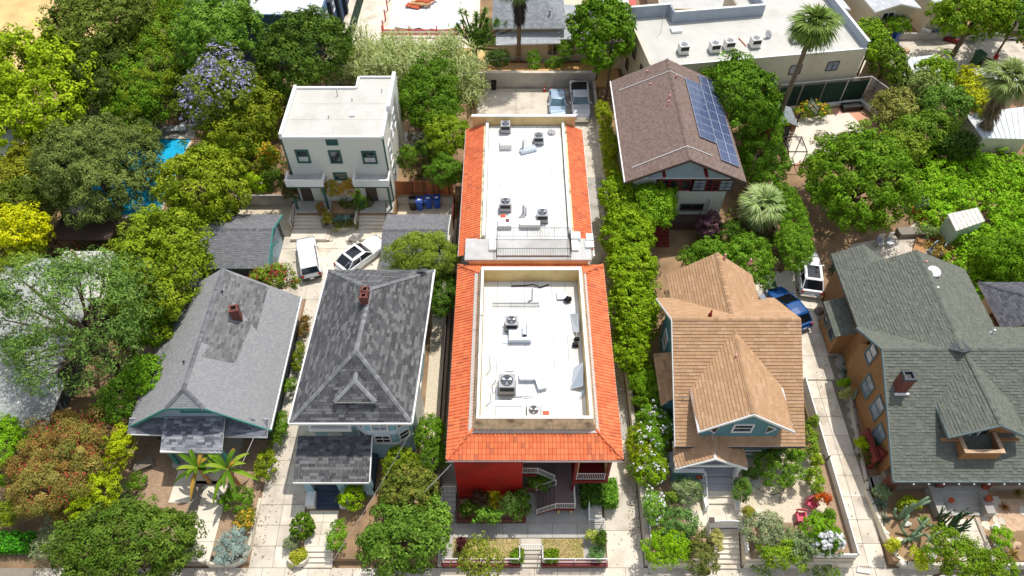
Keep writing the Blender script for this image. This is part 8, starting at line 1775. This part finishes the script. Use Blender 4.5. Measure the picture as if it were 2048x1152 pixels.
cactus('tall grey columnar cactus rising over the porch beam', 1797, 1040, [(-.1, .1, 1.9, -.1, .1), (.25, .3, 1.9, .1, .1), (.6, .4, 2.4, .5, .2), (-.4, .3, 1.2, -.2, 0), (1.0, .6, 1.3, .8, .2)], r=.11)
cactus('candelabra cactus with long sideways arms in the middle of the cactus garden', 1818, 1075, arms(9, 1.0, 1.6, 2, .5), r=.1)
cactus('lower sprawling grey cactus in front of the candelabra cactus', 1850, 1090, arms(7, 1.0, .9, 5, .5), r=.09)
cactus('dark green bushy candelabra cactus left of the garden path', 1895, 1055, arms(26, .9, 1.9, 3, .35), 'cactus_dark', r=.06)
cactus('slim tall cactus pair beside the orange side wall, upper', 1712, 745, [(0, 0, 2.4, .3, .5), (.3, .2, 2.2, .4, .6), (-.1, .4, 1.6, .1, .3)], base=.1)
cactus('slim leaning cactus beside the orange side wall, lower', 1705, 800, [(0, 0, 1.3, -.1, .2), (.4, 0, 1.2, .5, .3), (.2, .2, 1.0, .2, .3)], base=.1)
cactus('small cactus at the right end of the patio', 1833, 420, arms(6, .5, 2.0, 9, .5), base=.5)
for k, (u, v, lab) in enumerate(((1853, 1095, 'left golden barrel cactus behind the white rocks'), (1885, 1095, 'right golden barrel cactus behind the white rocks'))): p = at(u, v, .2); tag(MB().ell((p.x, p.y, .42), (.27, .27, .26), 14, 8).build('barrel_cactus', 'lawn_dry', None, lab, 'cactus'))
for k, (u, v, s, pal, lab) in enumerate(((1865, 1010, 1.0, G('9cb4a8', '8aa49a', 'a8bcb0'), 'blue grey agave by the porch steps'), (1848, 1040, .6, G('7c9c3c', '8aa848'), 'green grassy plant under the blue agave'), (1760, 1010, .7, G('7c8f7c', '8a9c88'), 'grey agave at the left curb of the cactus garden, upper'), (1768, 1040, .7, G('8a9080', '9c9c84'), 'grey agave at the left curb of the cactus garden, lower'), (2025, 1110, .9, G('a88a4c', 'b89c5c', '98803c'), 'dry golden grass clump at the lower right corner'), (2008, 1015, .6, G('a88c4c', 'b4783c'), 'dry orange grass plant by the flagstone patio'), (2035, 985, .7, G('8a8440', '9c8c44'), 'brownish grass clump beside the porch right'), (1690, 745, .7, G('8fa49a', '7c948a'), 'blue agave in the shaded side bed, upper'), (1698, 770, .6, G('8fa49a', '9cac9c'), 'blue agave in the shaded side bed, lower'))):
    p = at(u, v, .2); plant_blades('agave' if 'agave' in lab else 'grass_clump', lab, 'agave' if 'agave' in lab else 'grass', tuple(p), rosette(p, 90 if 'grass' in lab else 55, .9 * s, .035 if 'grass' in lab else .1, pal, .5 if 'grass' in lab else .1, k, .1, 1))
for k, (u, v, hw, hh, pal, lab) in enumerate(((1835, 1122, 14, 18, G('b4c41c', 'c4d02c'), 'lime yellow succulent at the front of the cactus garden'), (1783, 1092, 11, 11, G('c4c83c', 'b4b434'), 'yellow green succulent at the left front of the cactus garden'), (2000, 1075, 20, 16, G('7cb41c', '8cc428', '6aa018'), 'bright green succulent on the flagstone bed'), (1815, 1008, 22, 10, G('a4b42c', '8a9c30'), 'yellow flowering plants behind the tall cactus'), (1745, 905, 22, 24, G('4a5c24', '3f5020'), 'dark spiky shrub in the side bed by the orange wall'), (1722, 890, 13, 14, G('b4c41c', '98b018'), 'lime succulent at the lower corner of the side bed'), (1685, 768, 9, 10, G('8ab428', '7ca020'), 'small lime plant in the side bed'), (1690, 790, 10, 10, G('a8a474', 'b4b080'), 'pale cream plant in the side bed'), (1760, 985, 16, 14, G('8a9c84', '7c8f74'), 'grey plants at the top left of the cactus garden'), (1855, 465, 24, 10, G('6a8a3c', '8a9c7c'), 'grey green herbs in the long wooden planter'))): shrub('shrub', lab, 'shrub', u, v, hw, hh, pal, .2 + .45, base=.2 if v > 500 else .5)
T('street_tree', 'street tree at the bottom right in front of the cactus garden steps', 'tree', 1915, 1118, 52, 42, 3.0, G('6a8a1c', '7c9a28', '5a7a18'), lobes=9, leaf=.16, dens=.55, base=ZS, seed=91)
T('street_tree', 'second street tree at the lower right corner', 'tree', 1985, 1140, 40, 30, 2.6, G('6a8a1c', '7c9a28', '5a7a18'), lobes=7, leaf=.16, dens=.6, base=ZS, seed=92)
# low undergrowth nobody could count, under the backyard trees
rng = random.Random(55); ul = []
for (x0, x1, y0, y1, n, z, sk) in ((-48, -26, 39.5, 46.3, 60, 0, None), (-48, -41, 46, 60, 26, 0, None), (-32, -20.5, 49, 63, 70, 1.2, None), (-44, -18, 60.5, 69, 60, .3, None), (-10, -4.9, 50, 66, 36, 1.2, None), (9.6, 12.2, 33.6, 44, 22, 0, None), (15.5, 20.2, 36.5, 44, 30, 0, None), (20.5, 25, 41, 47, 16, 0, None), (29, 42, 50, 58, 46, 0, None), (-17.3, -13, 47.2, 47.5, 8, 1.2, None)):
    for k in range(n):
        r = rng.uniform(.5, 1.2); ul.append((rng.uniform(x0, x1), rng.uniform(y0, y1), z, r, r, rng.uniform(.25, .8)))
ul = [q for q in ul if not (-42.5 < q[0] < -31.5 and 45.5 < q[1] < 60.5)]
tag(foliage_obj('undergrowth', ul, G('4a5c24', '5c6c2c', '3c4c20', '7a7440', '6a7c34'), seed=12, leaf=.22, clump=.4, thr=.0, dens=.6, cover=.8), kind='stuff', label='low shaded undergrowth and weeds beneath the backyard trees')
# tufts over the dry lawns: stuff
rng = random.Random(31); sp = []
for k in range(2600):
    x = rng.choice([rng.uniform(-3.9, .45), rng.uniform(2.05, 4.7)]); y = rng.uniform(15.4, 16.7); a = rng.uniform(0, 6.28); sp.append(((x, y, 0), (math.cos(a) * .6, math.sin(a) * .6, 1), rng.uniform(.06, .14), .03, .4, rng.choice(G('c4ac70', 'b09858', '9ca440', 'b4a868'))))
V, C = blades(sp, 9); tag(npmesh('lawn_grass', V, 4, C), kind='stuff', label='dry patchy grass of the apartment front lawns')
